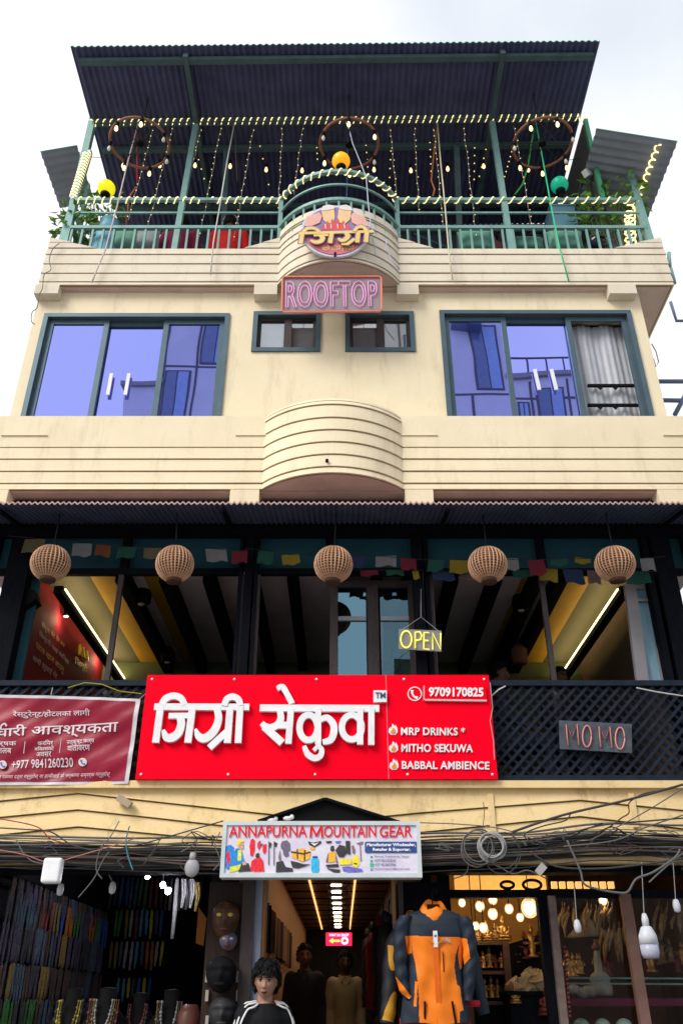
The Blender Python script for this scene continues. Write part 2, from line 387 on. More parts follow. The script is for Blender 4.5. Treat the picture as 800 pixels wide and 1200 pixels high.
fo = big_window(*WIN[1][:2], 6.42, WIN[1][2], [Xat(596, 425, YW), Xat(675, 425, YW)], True)
for a, b in ((626, 631.5), (645.5, 651.5)):
    h = MB(); h.bar(W(a, 433, YW + .045), W(b, 457, YW + .045), .035, .018); h.build('glass_sticker', M['white'], fo)  # second pair of white stickers on the glass
h = MB()
for py in (452, 475):
    p = W(688, py, YW + .10); q = W(752, py, YW + .10); h.bar(p, q, .028)
    for t in (.22, .5): c = p.lerp(q, t); h.prism([(c.x - .04, c.z - .012), (c.x + .04, c.z - .012), (c.x, c.z - .06)], YW + .09, YW + .10)
h.build('security_bar', M['black'], fo)
for q in SM:
    f = MB(); frame_rect(f, q[0] - .015, q[1] + .015, q[2] - .015, q[3] + .015, YW - .02, YW + .10, .05); fo = f.build('window', M['frame'], B)
    s = MB(); xm = (q[0] + q[1]) / 2; s.box(xm - .03, xm + .05, YW + .03, YW + .06, q[2] + .04, q[3] - .04)
    frame_rect(s, q[0] + .035, q[1] - .035, q[2] + .035, q[3] - .035, YW + .04, YW + .07, .035); s.build('sash', M['greywood'], fo)
    bl = MB(); bl.box(q[0] + .05, xm - .05, YW + .085, YW + .095, q[2] + .05, q[3] - .03); bl.box(xm + .07, q[1] - .05, YW + .085, YW + .095, q[2] + .05, q[3] - .03); bl.build('pale_backing', mat('pale_backing_sheet', (.80, .78, .80), .7, col2=(.66, .64, .68), nscale=4), fo)  # pale sheets added behind the glass to lighten the dark panes
    p = MB(); p.add([(q[0] + .03, YW + .055, q[2] + .03), (q[1] - .03, YW + .055, q[2] + .03), (q[1] - .03, YW + .055, q[3] - .03), (q[0] + .03, YW + .055, q[3] - .03)], [(0, 1, 2, 3)]); p.build('pane', M['mirror2'], fo)

# ledge band under the windows, with its bay
LX0, LX1 = -3.35, 3.62
larc = arc(-.08, .65, .285, YL)
lpath = [(LX0, 11.0), (LX0, YL)] + larc + [(LX1, YL), (LX1, 11.0)]
zl = [Zat(y, YL) for y in (575, 567.5, 553.3, 539, 525)]
m = MB(); siding(m, lpath, zl)
sl_, sr_ = lpath[:2] + [larc[0]], [larc[-1]] + lpath[-2:]
zT = Zat(487.5, YL)
for pth in (sl_, sr_): m.sweep(pth, [(-.28, zl[-1] + .011), (.006, zl[-1] + .011), (.0, zT), (-.28, zT)])
zA = [zl[-1], Zat(511, YL), Zat(496, YL), zT - .035]
siding(m, larc, zA); m.sweep(larc, [(-.3, zT - .03), (.004, zT - .03), (-.005, zT), (-.3, zT)])
z5 = Zat(511, YL)
for a, b in ((2, 56), (276, 316), (466, 512), (776, 830)):
    m.box(Xat(a, 511, YL), Xat(b, 511, YL), YL - .016, YL, z5, z5 + .012)
m.build('ledge_band', M['cream'], B)
m = MB(); m.sweep(lpath, [(-.2, zl[0] + .012), (-.008, zl[0] + .012), (-.008, zl[-1] + .02), (-.2, zl[-1] + .02)])
m.sweep(larc, [(-.2, zl[-1] + .01), (-.008, zl[-1] + .01), (-.008, zT - .02), (-.2, zT - .02)])
m.build('band_backing', M['groove'], B)
m = MB(); m.add([(x, y + .012, zl[0] + .004) for x, y in larc], [tuple(range(len(larc)))])
m.box(LX0 + .03, LX1 - .03, YL + .03, 7.3, zl[0], zl[0] + .05); m.build('ledge_soffit', M['soffit'], B)
for a, b in ((-14, 11), (270, 304), (474, 507), (769, 812)):
    m = MB(); m.box(Xat(a, 575, YL), Xat(b, 575, YL), YL - .012, YW + .1, 5.42, zl[0] + .006); m.build('bracket', M['cream'], B)
m = MB(); c = W(383, 541, larc[12][1] - .004); m.lathe((c.x, c.y - .03, c.z), [(.014, 0), (.014, .04)], 10, 'y'); m.build('drain_pipe', M['black'], B)

# ------------------------------------------------------------ restaurant storey: timber frame and room
ZF, ZC, YF, YK = 3.06, 5.10, 6.86, 9.6
m = MB()
zhead = Zat(626, YF); zrod = Zat(668, YF)
m.box(-3.6, 3.6, YF - .04, YF + .16, zhead, 5.66)
def post(px, py, w, y=YF, d=.12, z1=None): x = Xat(px, py, y); m.box(x - w / 2, x + w / 2, y, y + d, ZF, z1 or zhead)
post(8, 725, .20); post(288, 725, .07, YF - .01); post(278, 725, .03); post(297, 725, .03); post(492, 725, .085, YF - .02); post(503, 725, .04); post(792, 725, .17)
post(-40, 725, .3); post(840, 725, .3); post(772, 725, .05)
zt2 = Zat(636, YF)
for a, b in ((-20, 282), (294, 486), (500, 800)): m.box(Xat(a, 664, YF), Xat(b, 664, YF), YF + .02, YF + .07, zrod - .03, zrod + .028)
for px in (147, 386, 634): x = Xat(px, 645, YF); m.box(x - .035, x + .035, YF + .012, YF + .08, zrod, zhead)
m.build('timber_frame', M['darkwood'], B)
m = MB(); m.box(-3.3, 3.3, YF + .085, YF + .10, zrod + .03, zhead); m.build('transom_panel', M['teal'], B)
for px in (134, 641): m = MB(); x = Xat(px, 725, YF); m.box(x - .022, x + .022, YF + .03, YF + .07, ZF, zrod - .03); m.build('mullion', M['greywood'], B)
for px in (279, 298, 507): m = MB(); x = Xat(px, 735, YF); m.box(x - .028, x + .028, YF + .03, YF + .10, ZF, zrod - .03); m.build('mullion', M['greywood'], B)
m = MB(); m.box(-3.3, 3.3, YF + .18, YK, ZC, ZC + .1); m.build('ceiling', M['ceil'], B)
for a, b in ((-2.36, -2.0), (2.0, 2.36), (-1.86, -1.70), (1.70, 1.86)): m = MB(); m.box(a, b, YF + .2, YK - .02, ZC - .012, ZC - .002); m.build('amber_glow_patch', M['ceil_glow'], B)  # amber patches painted where the strip light falls on the ceiling
for x in (-2.02, -1.62, -1.22, -.82, .62, 1.02, 1.42, 1.80, 2.02):
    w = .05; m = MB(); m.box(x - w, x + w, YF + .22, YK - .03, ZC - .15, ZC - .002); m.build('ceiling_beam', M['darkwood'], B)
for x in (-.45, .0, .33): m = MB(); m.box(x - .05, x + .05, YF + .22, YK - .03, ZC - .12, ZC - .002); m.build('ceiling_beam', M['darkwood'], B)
m = MB(); m.box(-3.3, 3.3, YK, YK + .15, ZF, ZC + .1); m.build('back_wall', mat('olive_wall', (.10, .13, .06), .7, col2=(.07, .09, .045), nscale=2), B)
m = MB(); m.box(-2.95, -2.80, YF + .18, YK, ZF, ZC)
redw = m.build('red_wall', M['redwall'], B)
m = MB(); m.box(2.80, 2.95, YF + .18, YK, ZF, ZC); m.build('side_wall', mat('brown_side_wall', (.10, .075, .06), .7), B)
m = MB(); m.box(-3.5, 3.5, Y0 + .03, YK, ZF - .25, ZF); m.build('floor_slab', mat('pale_floor_boards', (.42, .34, .27), .5, col2=(.33, .26, .20), nscale=3, nstretch=(8, 1, 1)), B)
for a, b in ((-2.61, -2.53), (2.53, 2.61)): m = MB(); m.box(a, b, YF + .2, YK, 4.83, 4.90); m.build('cove_beam', M['darkwood'], B)
for s in (-1, 1):
    m = MB(); m.box(s * 2.57 - .03, s * 2.57 + .03, YF + .25, YK - .02, 4.902, 4.910); m.build('hidden_fill_strip', M['ceiling_fill'], B)  # glowing strip added out of view on the beam to brighten the ceiling
    m = MB(); m.box(s * 2.58 - .22, s * 2.58 + .22, YF + .2, YK - .01, ZC - .010, ZC - .003); m.build('olive_panel', M['olive'], B)
    m = MB(); m.box(s * 2.522 - .007, s * 2.522 + .007, YF + .25, YK - .02, 4.885, 4.897); m.build('light_strip', M['led'], B)
m = MB(); x = Xat(32, 740, YF + .14); m.box(x - .045, x + .03, YF + .14, YF + .17, ZF, zrod); m.build('teal_jamb', M['teal'], B)
# writing on the red wall
gold = mat('gold_lettering', (.55, .36, .09), .5); greyt = mat('grey_lettering', (.42, .36, .36), .5)
on_red = lambda a, b: WX(a, b, -2.80)
for i, (body, q, gm) in enumerate((("सेकुवा मेट हेर अब", [(49, 727), (76, 753), (75, 761), (48, 736)], gold), ("िजन्दगी चाख पनि एक", [(46, 738), (81, 773), (80, 781), (45, 747)], greyt),
        ("पटक खान आउनु", [(42, 752), (75, 783), (74, 791), (41, 761)], gold), ("साथी हरुलाई भेट", [(39, 766), (68, 789), (66, 798), (37, 775)], greyt))):
    m = MB(); text(m, body, q, on_red, (.004, 0, 0), .01); m.build('wall_lettering', gm, redw)
m = MB(); text(m, "िजग्री", [(88, 768), (103, 780), (102, 791), (87, 780)], on_red, (.004, 0, 0), .02)
for (a, b) in ((93, 760), (97, 763), (101, 767)):
    p, q = on_red(a, b - 5), on_red(a - 1, b + 8); m.tube([p + Vector((.01, 0, 0)), q + Vector((.01, 0, 0))], [.012, .03], 6)
m.build('wall_emblem', mat('yellow_emblem', (.62, .50, .05), .5), redw)
for px, py in ((78, 720), (121, 769)):
    p = WX(px, py, -2.74)
    m = MB(); m.lathe((p.x, p.y, p.z - .02), [(.028, 0), (.03, .01), (.03, .09), (.02, .1)], 10); o = m.build('wall_spotlight', M['black'], B)
    m = MB(); m.lathe((p.x, p.y, p.z - .026), [(.02, 0), (.024, .005)], 10); m.build('lens', M['bulbglow'], o)
    l = bpy.data.lights.new('spot_glow', 'POINT'); l.energy = 1.3; l.color = (1, .72, .45); l.shadow_soft_size = .015
    lo = bpy.data.objects.new('spot_glow', l); COL.objects.link(lo); lo.location = (p.x + .02, p.y - .02, p.z - .06)
# glazed double door of the restaurant in the middle, casement at the right
YD = 7.05
m = MB(); zdt = Zat(680, YD)
for px, w in ((391, .07), (437, .10), (484, .07)): x = Xat(px, 735, YD); m.box(x - w / 2, x + w / 2, YD, YD + .06, ZF, zdt)
m.box(Xat(388, 735, YD), Xat(487, 735, YD), YD + .004, YD + .056, zdt - .06, zdt)
door = m.build('glazed_door', M['greywood'], B)
for a, b in ((396, 429), (446, 480)):
    xa, xb = Xat(a, 735, YD), Xat(b, 735, YD)
    p = MB(); p.add([(xa, YD + .03, ZF), (xb, YD + .03, ZF), (xb, YD + .03, zdt - .05), (xa, YD + .03, zdt - .05)], [(0, 1, 2, 3)]); p.build('pane', M['tealglass'], door)
    h = MB(); z = Zat(724, YD); h.box(xa, xb, YD + .01, YD + .04, z - .02, z + .02); h.build('push_bar', mat('pale_alu', (.32, .36, .40), .4, metal=.4), door)
YC = 6.99
m = MB()
m.bar(W(737, 686, YC), W(752, 800, YC), .10, .05, (0, 1, 0)); m.bar(W(775, 686, YC), W(796, 800, YC), .05, .05, (0, 1, 0))
m.bar(W(735, 688, YC), W(778, 688, YC), .05, .045, (0, 1, 0)); m.bar(W(743, 704, YC), W(776, 704, YC), .025, .04, (0, 1, 0))
m.bar(W(762, 706, YC), W(777, 800, YC), .03, .04, (0, 1, 0))
cas = m.build('casement_window', mat('pale_frame', (.30, .28, .30), .5), B)
p = MB(); p.add([W(741, 690, YC + .02), W(776, 690, YC + .02), W(795, 800, YC + .02), W(756, 800, YC + .02)], [(0, 1, 2, 3)]); p.build('pane', mat('frosted_blue_pane', (.36, .55, .64), .25, col2=(.20, .42, .54), nscale=3, nstretch=(4, 1, 1)), cas)

# ------------------------------------------------------------ ground storey: chevron boards, beam, shop fronts
L = [[(-60, 922.5), (860, 922.5)], [(-60, 945), (92, 930), (320, 955), (400, 962), (490, 953), (678, 938), (860, 956)],
     [(-60, 964), (95, 949), (262, 968), (400, 981), (490, 976), (680, 957), (860, 979)], [(-60, 985), (90, 969), (260, 985), (400, 1001), (490, 996), (680, 977), (860, 1000)], [(-60, 1012), (860, 1012)]]
def yat(pl, x):
    for (a, b), (c, d) in zip(pl[:-1], pl[1:]):
        if a <= x <= c: return b + (d - b) * (x - a) / (c - a)
xsb = [-60, 92, 180, 262, 320, 400, 490, 580, 679, 770, 860]
m = MB()
for a, b in zip(L[:-1], L[1:]):
    top = [W(x, yat(a, x) + .9, Y0) for x in xsb]; bot = [W(x, yat(b, x) - .7, Y0) for x in xsb]; n = len(xsb)
    vs = []
    for t, q in zip(top, bot): vs += [(t.x, Y0 + .001, t.z), (q.x, Y0 - .014, q.z), (t.x, Y0 + .04, t.z), (q.x, Y0 + .04, q.z)]
    fs = []
    for i in range(n - 1): k = 4 * i; fs += [(k, k+1, k+5, k+4), (k+1, k+3, k+7, k+5), (k, k+4, k+6, k+2)]
    m.add(vs, fs, False)
m.box(-3.8, 3.8, YL - .06, Y0 + .12, Zat(923, YL - .06), Zat(914.5, YL - .06))
for px, a, b in ((575, 931, 976), (741, 930, 970)): x = Xat(px, 950, Y0); m.box(x - .022, x + .022, Y0 - .022, Y0, Zat(b, Y0), Zat(a, Y0))
m.build('chevron_boards', M['yellow'], B)
m = MB(); m.box(-3.8, 3.8, Y0 + .02, Y0 + .2, 2.50, ZF + .03); m.build('board_backing', M['groove'], B)
m = MB(); m.box(-4, 4, Y0 + .14, Y0 + .34, 2.455, 2.56); m.box(-4, 4, Y0 + .34, 22, 3.02, 3.06)
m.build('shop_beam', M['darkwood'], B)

# ------------------------------------------------------------ roof terrace: canopy, rails, lights, plants
YR = 6.92
def zroof(x, y): return 11.405 + .018 * x - .03 * (y - 5.95)
CN = thing('terrace_canopy', 'large dark corrugated roof sheet with green edge on steel posts over the rooftop terrace', 'canopy', (0, YR, 8.6))
def corrugated(mb, x0, x1, ys, zf, pitch, amp, th, top=0, side=1):
    n = int((x1 - x0) / pitch * 6); nx = n + 1; vs = []
    for y in ys:
        for i in range(nx):
            x = x0 + (x1 - x0) * i / n; h = amp * math.sin(2 * math.pi * (x - x0) / pitch); vs.append((x, y, zf(x, y) + h))
    k = len(vs); vs += [(a, b, c + th) for a, b, c in vs]; ny = len(ys)
    mb.mat(0); mb.add(vs, [(j*nx+i, (j+1)*nx+i, (j+1)*nx+i+1, j*nx+i+1) for j in range(ny-1) for i in range(n)] , False)
    b = len(mb.v) - len(vs)
    def ext(f): mb.f.append([b + q for q in f]); mb.fm.append(mb.cur); mb.sm.append(False)
    mb.mat(side)
    for j in range(ny-1):
        for i in range(n): ext((k+j*nx+i, k+j*nx+i+1, k+(j+1)*nx+i+1, k+(j+1)*nx+i))
        for i in (0, n): ext((j*nx+i, (j+1)*nx+i, k+(j+1)*nx+i, k+j*nx+i))
    for i in range(n):
        ext((i, i+1, k+i+1, k+i)); q = (ny-1)*nx; ext((q+i, q+i+1, k+q+i+1, k+q+i))
m = MB(); corrugated(m, -3.18, 3.05, [5.95, 7, 8.6], zroof, .076, .014, .012); m.build('roof_sheet', [M['sheet'], M['sheet_edge']], CN)
PT = [(-1.91, -1.84), (1.93, 1.91)]
for (xb, xt) in PT:
    m = MB(); m.bar((xb, YR, 8.56), (xt, YR, 11.36), .066, .066, (0, 1, 0)); m.build('post', M['rail'], CN)
    m = MB(); m.bar((xt, 6.02, zroof(xt, 6.02) - .06), (xt, 8.5, zroof(xt, 8.5) - .06), .06, .08); m.build('rafter', M['steel'], CN)
m = MB(); m.bar((-3.16, YR, 8.56), (-3.16, YR, 11.36), .08); m.build('post', M['rail'], CN)
for y, h, w in ((6.10, .06, .07), (YR - .03, .09, .06), (7.28, .08, .06), (8.2, .08, .06)):
    m = MB(); m.bar((-3.1, y, zroof(-3.1, y) - .055), (3.0, y, zroof(3.0, y) - .055), w, h); m.build('purlin', M['steel'], CN)
m = MB(); zt_ = 11.0
m.bar((-3.1, 8.05, 10.62), (3.05, 8.05, 10.62), .06, .09); m.bar((-3.1, 8.05, 10.1), (3.05, 8.05, 10.1), .06, .07)
for x in (-2.3, -1.5, -.7, .1, .9, 1.7, 2.5): m.bar((x, 8.05, 10.14), (x, 8.05, 10.58), .06); m.bar((x + .06, 8.06, 10.56), (x + .74, 8.06, 10.16), .035)
m.build('truss', M['steel'], CN)
for x in (-1.5, 1.5): m = MB(); m.bar((x, 7.28, 11.3), (x * .96, 7.7, 8.6), .07); m.build('inner_post', M['steel'], CN)
m = MB(); m.box(-2.55, 3.1, 8.62, 8.68, 8.55, 11.4); m.build('back_panel', mat('terrace_back', (.075, .075, .11), .8), CN)
m = MB(); m.box(3.08, 3.11, YR + .06, 8.6, 9.95, 11.36); m.build('side_panel', M['panelgrey'], CN)
m = MB(); m.bar((3.10, YR, 9.9), (3.10, YR, 11.36), .05); m.build('post', M['sheet_edge'], CN)
def side_canopy(x0, z0, x1, z1, y0, y1, label, pitch=.11):
    t = thing('side_canopy', label, 'canopy', (x0, (y0 + y1) / 2, 8.6)); mb = MB(); n = int((y1 - y0) / pitch * 6); vs = []
    for i in range(n + 1):
        y = y0 + (y1 - y0) * i / n; h = .012 * math.sin(2 * math.pi * (y - y0) / pitch)
        vs += [(x0, y, z0 + h), (x1, y, z1 + h), (x0, y, z0 + h + .012), (x1, y, z1 + h + .012)]
    fs = []; 
    for i in range(n): k = 4 * i; fs.append((k, k+1, k+5, k+4))
    mb.add(vs, fs, False); b = len(mb.v) - len(vs); mb.mat(1)
    for i in range(n):
        k = 4 * i
        for f in ((k+2, k+6, k+7, k+3), (k+1, k+3, k+7, k+5)): mb.f.append([b+q for q in f]); mb.fm.append(1); mb.sm.append(False)
    for f in ((0, 1, 3, 2), (4*n, 4*n+2, 4*n+3, 4*n+1)): mb.f.append([b+q for q in f]); mb.fm.append(1); mb.sm.append(False)
    mb.build('roof_sheet', [M['sidesheet'], M['sheet_edge']], t)
    return t
sc_r = side_canopy(2.98, 10.47, 3.88, 10.24, 6.4, 8.3, 'grey corrugated side roof sloping down beyond the right end of the terrace')
m = MB(); m.bar((3.55, YR, 8.6), (3.49, YR, 10.32), .075); m.build('post', M['rail'], sc_r)
sc_l = side_canopy(-3.34, 11.0, -3.78, 10.88, 7.02, 7.9, 'small grey side roof sloping down beyond the left end of the terrace')
m = MB(); m.bar((-3.22, YR, 8.6), (-3.12, YR, 10.75), .07); m.build('post', M['rail'], sc_l)
m = MB(); m.bar((-3.3, 7.6, 8.6), (-3.34, 7.6, 10.98), .05); m.build('post', M['rail'], sc_l)

# railing
ZR1, ZR2, ZR3 = 9.845, 9.625, 9.375
rarc = arc(-.03, .68, .40, YR - .02)
RL = thing('terrace_railing', 'green steel railing of the roof terrace bulging round the bay', 'railing', (0, YR, 8.95))
x0r, x1r = -3.2, 3.52
for z, w in ((ZR1, .043), (ZR2, .022), (ZR3, .043)):
    m = MB(); m.bar((x0r, YR - .02, z), (rarc[0][0], YR - .02, z), w); m.build('rail_bar', M['rail'], RL); m = MB(); m.bar((rarc[-1][0], YR - .02, z), (x1r, YR - .02, z), w); m.build('rail_bar', M['rail'], RL); m = MB()
    for (a, b), (c, d) in zip(rarc[:-1], rarc[1:]): m.bar((a, b, z), (c, d, z), w)
    m.build('curved_rail', M['rail'], RL)
    for xx in (x0r, x1r): m = MB(); m.bar((xx, YR, z), (xx, 8.3, z), w); m.build('rail_bar', M['rail'], RL)
for x in (rarc[0][0], rarc[-1][0]):
    m = MB(); m.bar((x, YR - .02, 8.97), (x, YR - .02, ZR1 + .02), .05); m.build('rail_post', M['rail'], RL)
bal = None
def baluster(x, y):
    global bal
    if bal is None:
        mb = MB(); mb.bar((x, y, 8.90), (x, y, ZR3 - .025), .024); bal = mb.build('baluster', M['rail'], RL); bal['_x'] = 0; del bal['_x']; baluster.p = (x, y)
    else:
        c = bal.copy(); COL.objects.link(c); c.location = (x - baluster.p[0], y - baluster.p[1], 0)
x = x0r + .1
while x < rarc[0][0] - .05: baluster(x, YR - .02); x += .121
x = rarc[-1][0] + .11
while x < x1r - .05: baluster(x, YR - .02); x += .121
for i in range(2, 24, 2): baluster(*rarc[i])

def helix(mb, pts, r, pitch, tr, per=8):
    P = [Vector(p) for p in pts]; out = []; s = 0
    for a, b in zip(P[:-1], P[1:]):
        d = b - a; Ln = d.length; d.normalize(); u = d.orthogonal().normalized() if abs(d.z) > .9 else d.cross(Vector((0, 0, 1))).normalized(); v = u.cross(d)
        n = max(2, int(Ln / pitch * per))
        for i in range(n): ph = 2 * math.pi * (s + Ln * i / n) / pitch; out.append(a.lerp(b, i / n) + (u * math.cos(ph) + v * math.sin(ph)) * r)
        s += Ln
    mb.tube(out, tr, 5)
def rope(label, pts, r, pitch, tr=.0062, mt='ledrope'):
    m = MB(); helix(m, pts, r, pitch, tr); o = m.build('rope_light', M[mt]); tag(o, label, 'rope light', 'rope lights wound round the terrace steelwork'); return recentre(o, pts[0])
yb = YR - .03
rope('warm rope light wound along the beam under the dark canopy', [(Xat(107, 143, yb), yb, zroof(-3, yb) - .06), (Xat(690, 139, yb), yb, zroof(3, yb) - .06)], .042, .088, .0068)
rope('warm rope light wound on the left straight top rail', [(x0r + .02, YR - .02, ZR1), (Xat(236, 236, YR), YR - .02, ZR1)], .037, .095)
rope('short warm rope light on the top rail just left of the bay', [(Xat(249, 236, YR), YR - .02, ZR1), (rarc[0][0], YR - .02, ZR1)], .037, .10)
rope('warm rope light curling over the bulging rail above the round logo', [(a, b, ZR1) for a, b in rarc], .037, .105)
rope('warm rope light wound on the right straight top rail', [(rarc[-1][0], YR - .02, ZR1), (x1r, YR - .02, ZR1)], .037, .125)
rope('tight yellow rope light coiled round the left corner post', [(-3.175, YR - .02, 9.88), (-3.13, YR - .02, 10.70)], .045, .05, .0085)
rope('orange rope light looping down the outer edge of the right side roof', [(3.68, 6.46, 10.26), (3.66, 7.75, 10.25)], .03, .10, .010)
rope('coiled rope light hanging beside the right corner post', [(3.42, YR + .06, 9.80), (3.30, YR + .06, 9.0)], .06, .11, .011)

# festoon bulbs on their wire
FS = thing('festoon_lights', 'string of warm hanging bulbs stretched across the dark terrace', 'light string', (0, 7.3, 10.9))
YFs = 7.3; bl = [(104, 190), (145, 191), (188, 191), (229, 191), (270, 192), (312, 196), (354, 197), (438, 196), (481, 197), (524, 195), (566, 192), (618, 196), (663, 194), (692, 190)]
m = MB(); m.tube([W(a, b - 6, YFs) for a, b in [(92, 184)] + bl + [(697, 182)]], .005, 4); m.build('wire', M['wire'], FS)
bulb0 = None
for a, b in bl:
    p = W(a, b, YFs)
    if bulb0 is None:
        m = MB(); m.lathe(p, [(.014, .06), (.02, .055), (.02, 0), (.012, -.005)], 8); s0 = m.build('socket', M['black'], FS)
        m = MB(); m.lathe(p - Vector((0, 0, .07)), [(.004, -.018), (.016, -.008), (.022, .012), (.018, .035), (.011, .064)], 10); b0 = m.build('bulb', M['bulbglow'], FS); bulb0 = (s0, b0, p)
    else:
        for q in bulb0[:2]: c = q.copy(); COL.objects.link(c); c.location = p - bulb0[2]

# strings of tiny fairy lights
fl = [(203, 148, 172, 272), (236, 150, 203, 286), (259, 148, 234, 278), (297, 150, 274, 282), (331, 148, 326, 248), (355, 148, 344, 228), (457, 150, 468, 268), (485, 148, 491, 250), (508, 150, 519, 264), (543, 148, 558, 280), (602, 148, 627, 291), (180, 150, 150, 258)]
for a, b, c, d in fl:
    p, q = W(a, b, 6.98), W(c, d, 6.98); m = MB(); pts = [p.lerp(q, i / 8) + Vector((.008 * math.sin(i * 2.1 + a), 0, 0)) for i in range(9)]
    m.tube(pts, .0035, 4)
    o = m.build('fairy_light_string', M['palewire']); recentre(o, p); tag(o, 'pale wire string of tiny yellow fairy lights hanging from the canopy beam', 'light string', 'fairy light strings hanging over the railing')
    m = MB(); n = int((p - q).length / .11)
    for i in range(n): m.ball(p.lerp(q, (i + .5) / n) + Vector((random.uniform(-.012, .012), -.008, 0)), .0065, 6, 4)
    m.build('tiny_bulb', M['fairy'], o)['kind'] = 'stuff'
for a, b, c, d in ((222, 150, 241, 215), (370, 150, 372, 190), (427, 150, 431, 200), (458, 172, 455, 235), (503, 155, 505, 205), (556, 160, 555, 215), (575, 150, 560, 212), (600, 175, 590, 210), (300, 150, 320, 240)):
    p, q = W(a, b, 7.25), W(c, d, 7.25); m = MB(); m.tube([p, q], .002, 3); o = m.build('fairy_light_string', M['wire']); recentre(o, p); tag(o, 'dark thin string of sparse fairy lights behind the row of bulbs', 'light string', 'sparse fairy light strings deeper under the canopy')
    m = MB()
    for i in range(6): m.ball(p.lerp(q, (i + .5) / 6), .009, 6, 4)
    m.build('tiny_bulb', M['fairy'], o)['kind'] = 'stuff'

# hanging coloured cords
cords = [('white cord turning pink, hanging from the left wheel past the parapet', (.62, .50, .50), [(163, 142), (150, 190), (138, 240), (124, 292), (113, 318), (108, 331)], 6.78, .009),
 ('red cord hanging straight under the left wagon wheel', (.55, .02, .04), [(162, 146), (161, 180), (161, 214)], 7.05, .011),
 ('slack red and brown cord kinked beside the red cord', (.42, .09, .05), [(160, 219), (151, 232), (150, 250), (147, 268)], 7.05, .010),
 ('white cord falling from the canopy left of the red shirted guest', (.62, .64, .60), [(275, 143), (266, 190), (258, 240), (250, 285), (247, 322)], 6.78, .008),
 ('thin brown cord curving behind the white cord left of the bay', (.16, .11, .07), [(276, 150), (276, 180), (278, 212)], 7.1, .006),
 ('pale blue cord falling from the middle wheel over the bay', (.55, .62, .72), [(407, 144), (413, 168), (422, 190), (429, 208), (431, 235), (434, 262), (440, 300)], 6.50, .006),
 ('blue cord hanging straight from the middle wheel', (.10, .16, .42), [(407, 146), (407, 190), (406, 236)], 7.1, .008),
 ('orange cord hanging with a loop right of the middle wheel', (.60, .20, .05), [(512, 146), (508, 180), (505, 212), (509, 222), (507, 230)], 7.05, .010),
 ('cream cord falling straight past the parapet right of the bay', (.70, .62, .45), [(512, 144), (516, 190), (521, 240), (526, 300), (530, 328)], 6.78, .009),
 ('bright green cord falling from the right wheel past the parapet', (.05, .62, .28), [(627, 142), (636, 190), (645, 240), (655, 290), (666, 330)], 6.78, .009),
 ('slack green cord curving under the right wheel', (.06, .50, .10), [(626, 144), (622, 170), (618, 196), (612, 216), (603, 228)], 7.05, .010),
 ('thin lilac cable curling down from the round logo', (.45, .42, .62), [(452, 280), (453, 292), (459, 305), (468, 316)], 6.46, .006)]
for lab, c, pts, Y, r in cords:
    m = MB(); P = [W(a, b, Y) for a, b in pts]
    if lab.startswith('white cord') or lab.startswith('cream') or lab.startswith('bright'): P[0] = W(pts[0][0], pts[0][1], YR - .06)
    m.tube(P, r, 5); o = m.build('slack_rope', mat('cord_%.2f_%.2f_%.2f' % c, c, .6)); recentre(o, P[0]); tag(o, lab, 'cord')

# wagon wheel chandeliers
M['wheelwood'] = mat('wheel_wood', (.30, .13, .075), .55, col2=(.21, .085, .05), nscale=12)
def wheel(px, py, Y, lab, nb):
    c = W(px, py, Y); r = .345; t = thing('wheel_chandelier', lab, 'chandelier', c, 'wagon wheel chandeliers under the canopy')
    m = MB(); m.tube([c + Vector((r * math.cos(a * math.pi / 24), r * math.sin(a * math.pi / 24), 0)) for a in range(48)], .0165, 8, True); m.build('rim', M['wheelwood'], t)
    m = MB()
    for k in range(4): a = k * math.pi / 2 + .4; m.tube([c + Vector((r * math.cos(a), r * math.sin(a), 0)), c + Vector((0, 0, .42))], .005, 4)
    for k in range(8): a = k * math.pi / 4; m.tube([c + Vector((r * math.cos(a), r * math.sin(a), 0)), c], .006, 4)
    m.tube([c + Vector((0, 0, .40)), Vector((c.x, c.y, zroof(c.x, c.y)))], .008, 5); m.build('suspension_wire', M['wire'], t)
    m = MB(); m.lathe(c, [(.03, -.03), (.045, -.02), (.045, .02), (.03, .03)], 12); m.build('hub', M['black'], t)
    for k in range(nb):
        a = 2 * math.pi * k / nb + .5; p = c + Vector((r * math.cos(a), r * math.sin(a), -.02))
        m = MB(); m.lathe(p, [(.02, .03), (.024, .02), (.024, -.05), (.015, -.055)], 8); so = m.build('socket', M['black'], t)
        m = MB(); m.lathe(p - Vector((0, 0, .115)), [(.004, -.018), (.016, -.008), (.022, .012), (.018, .035), (.012, .062)], 10)
        m.build('bulb', M['bulbglow'] if (k * 7) % 3 else mat('bulb_off', (.7, .66, .58), .2), so)
wheel(164, 168, 6.6, 'brown wagon wheel chandelier hanging at the left over a red cord', 7)
wheel(409, 169, 6.6, 'brown wagon wheel chandelier hanging in the middle above the orange globe', 6)
wheel(635, 168, 6.6, 'brown wagon wheel chandelier hanging at the right over green cords', 7)

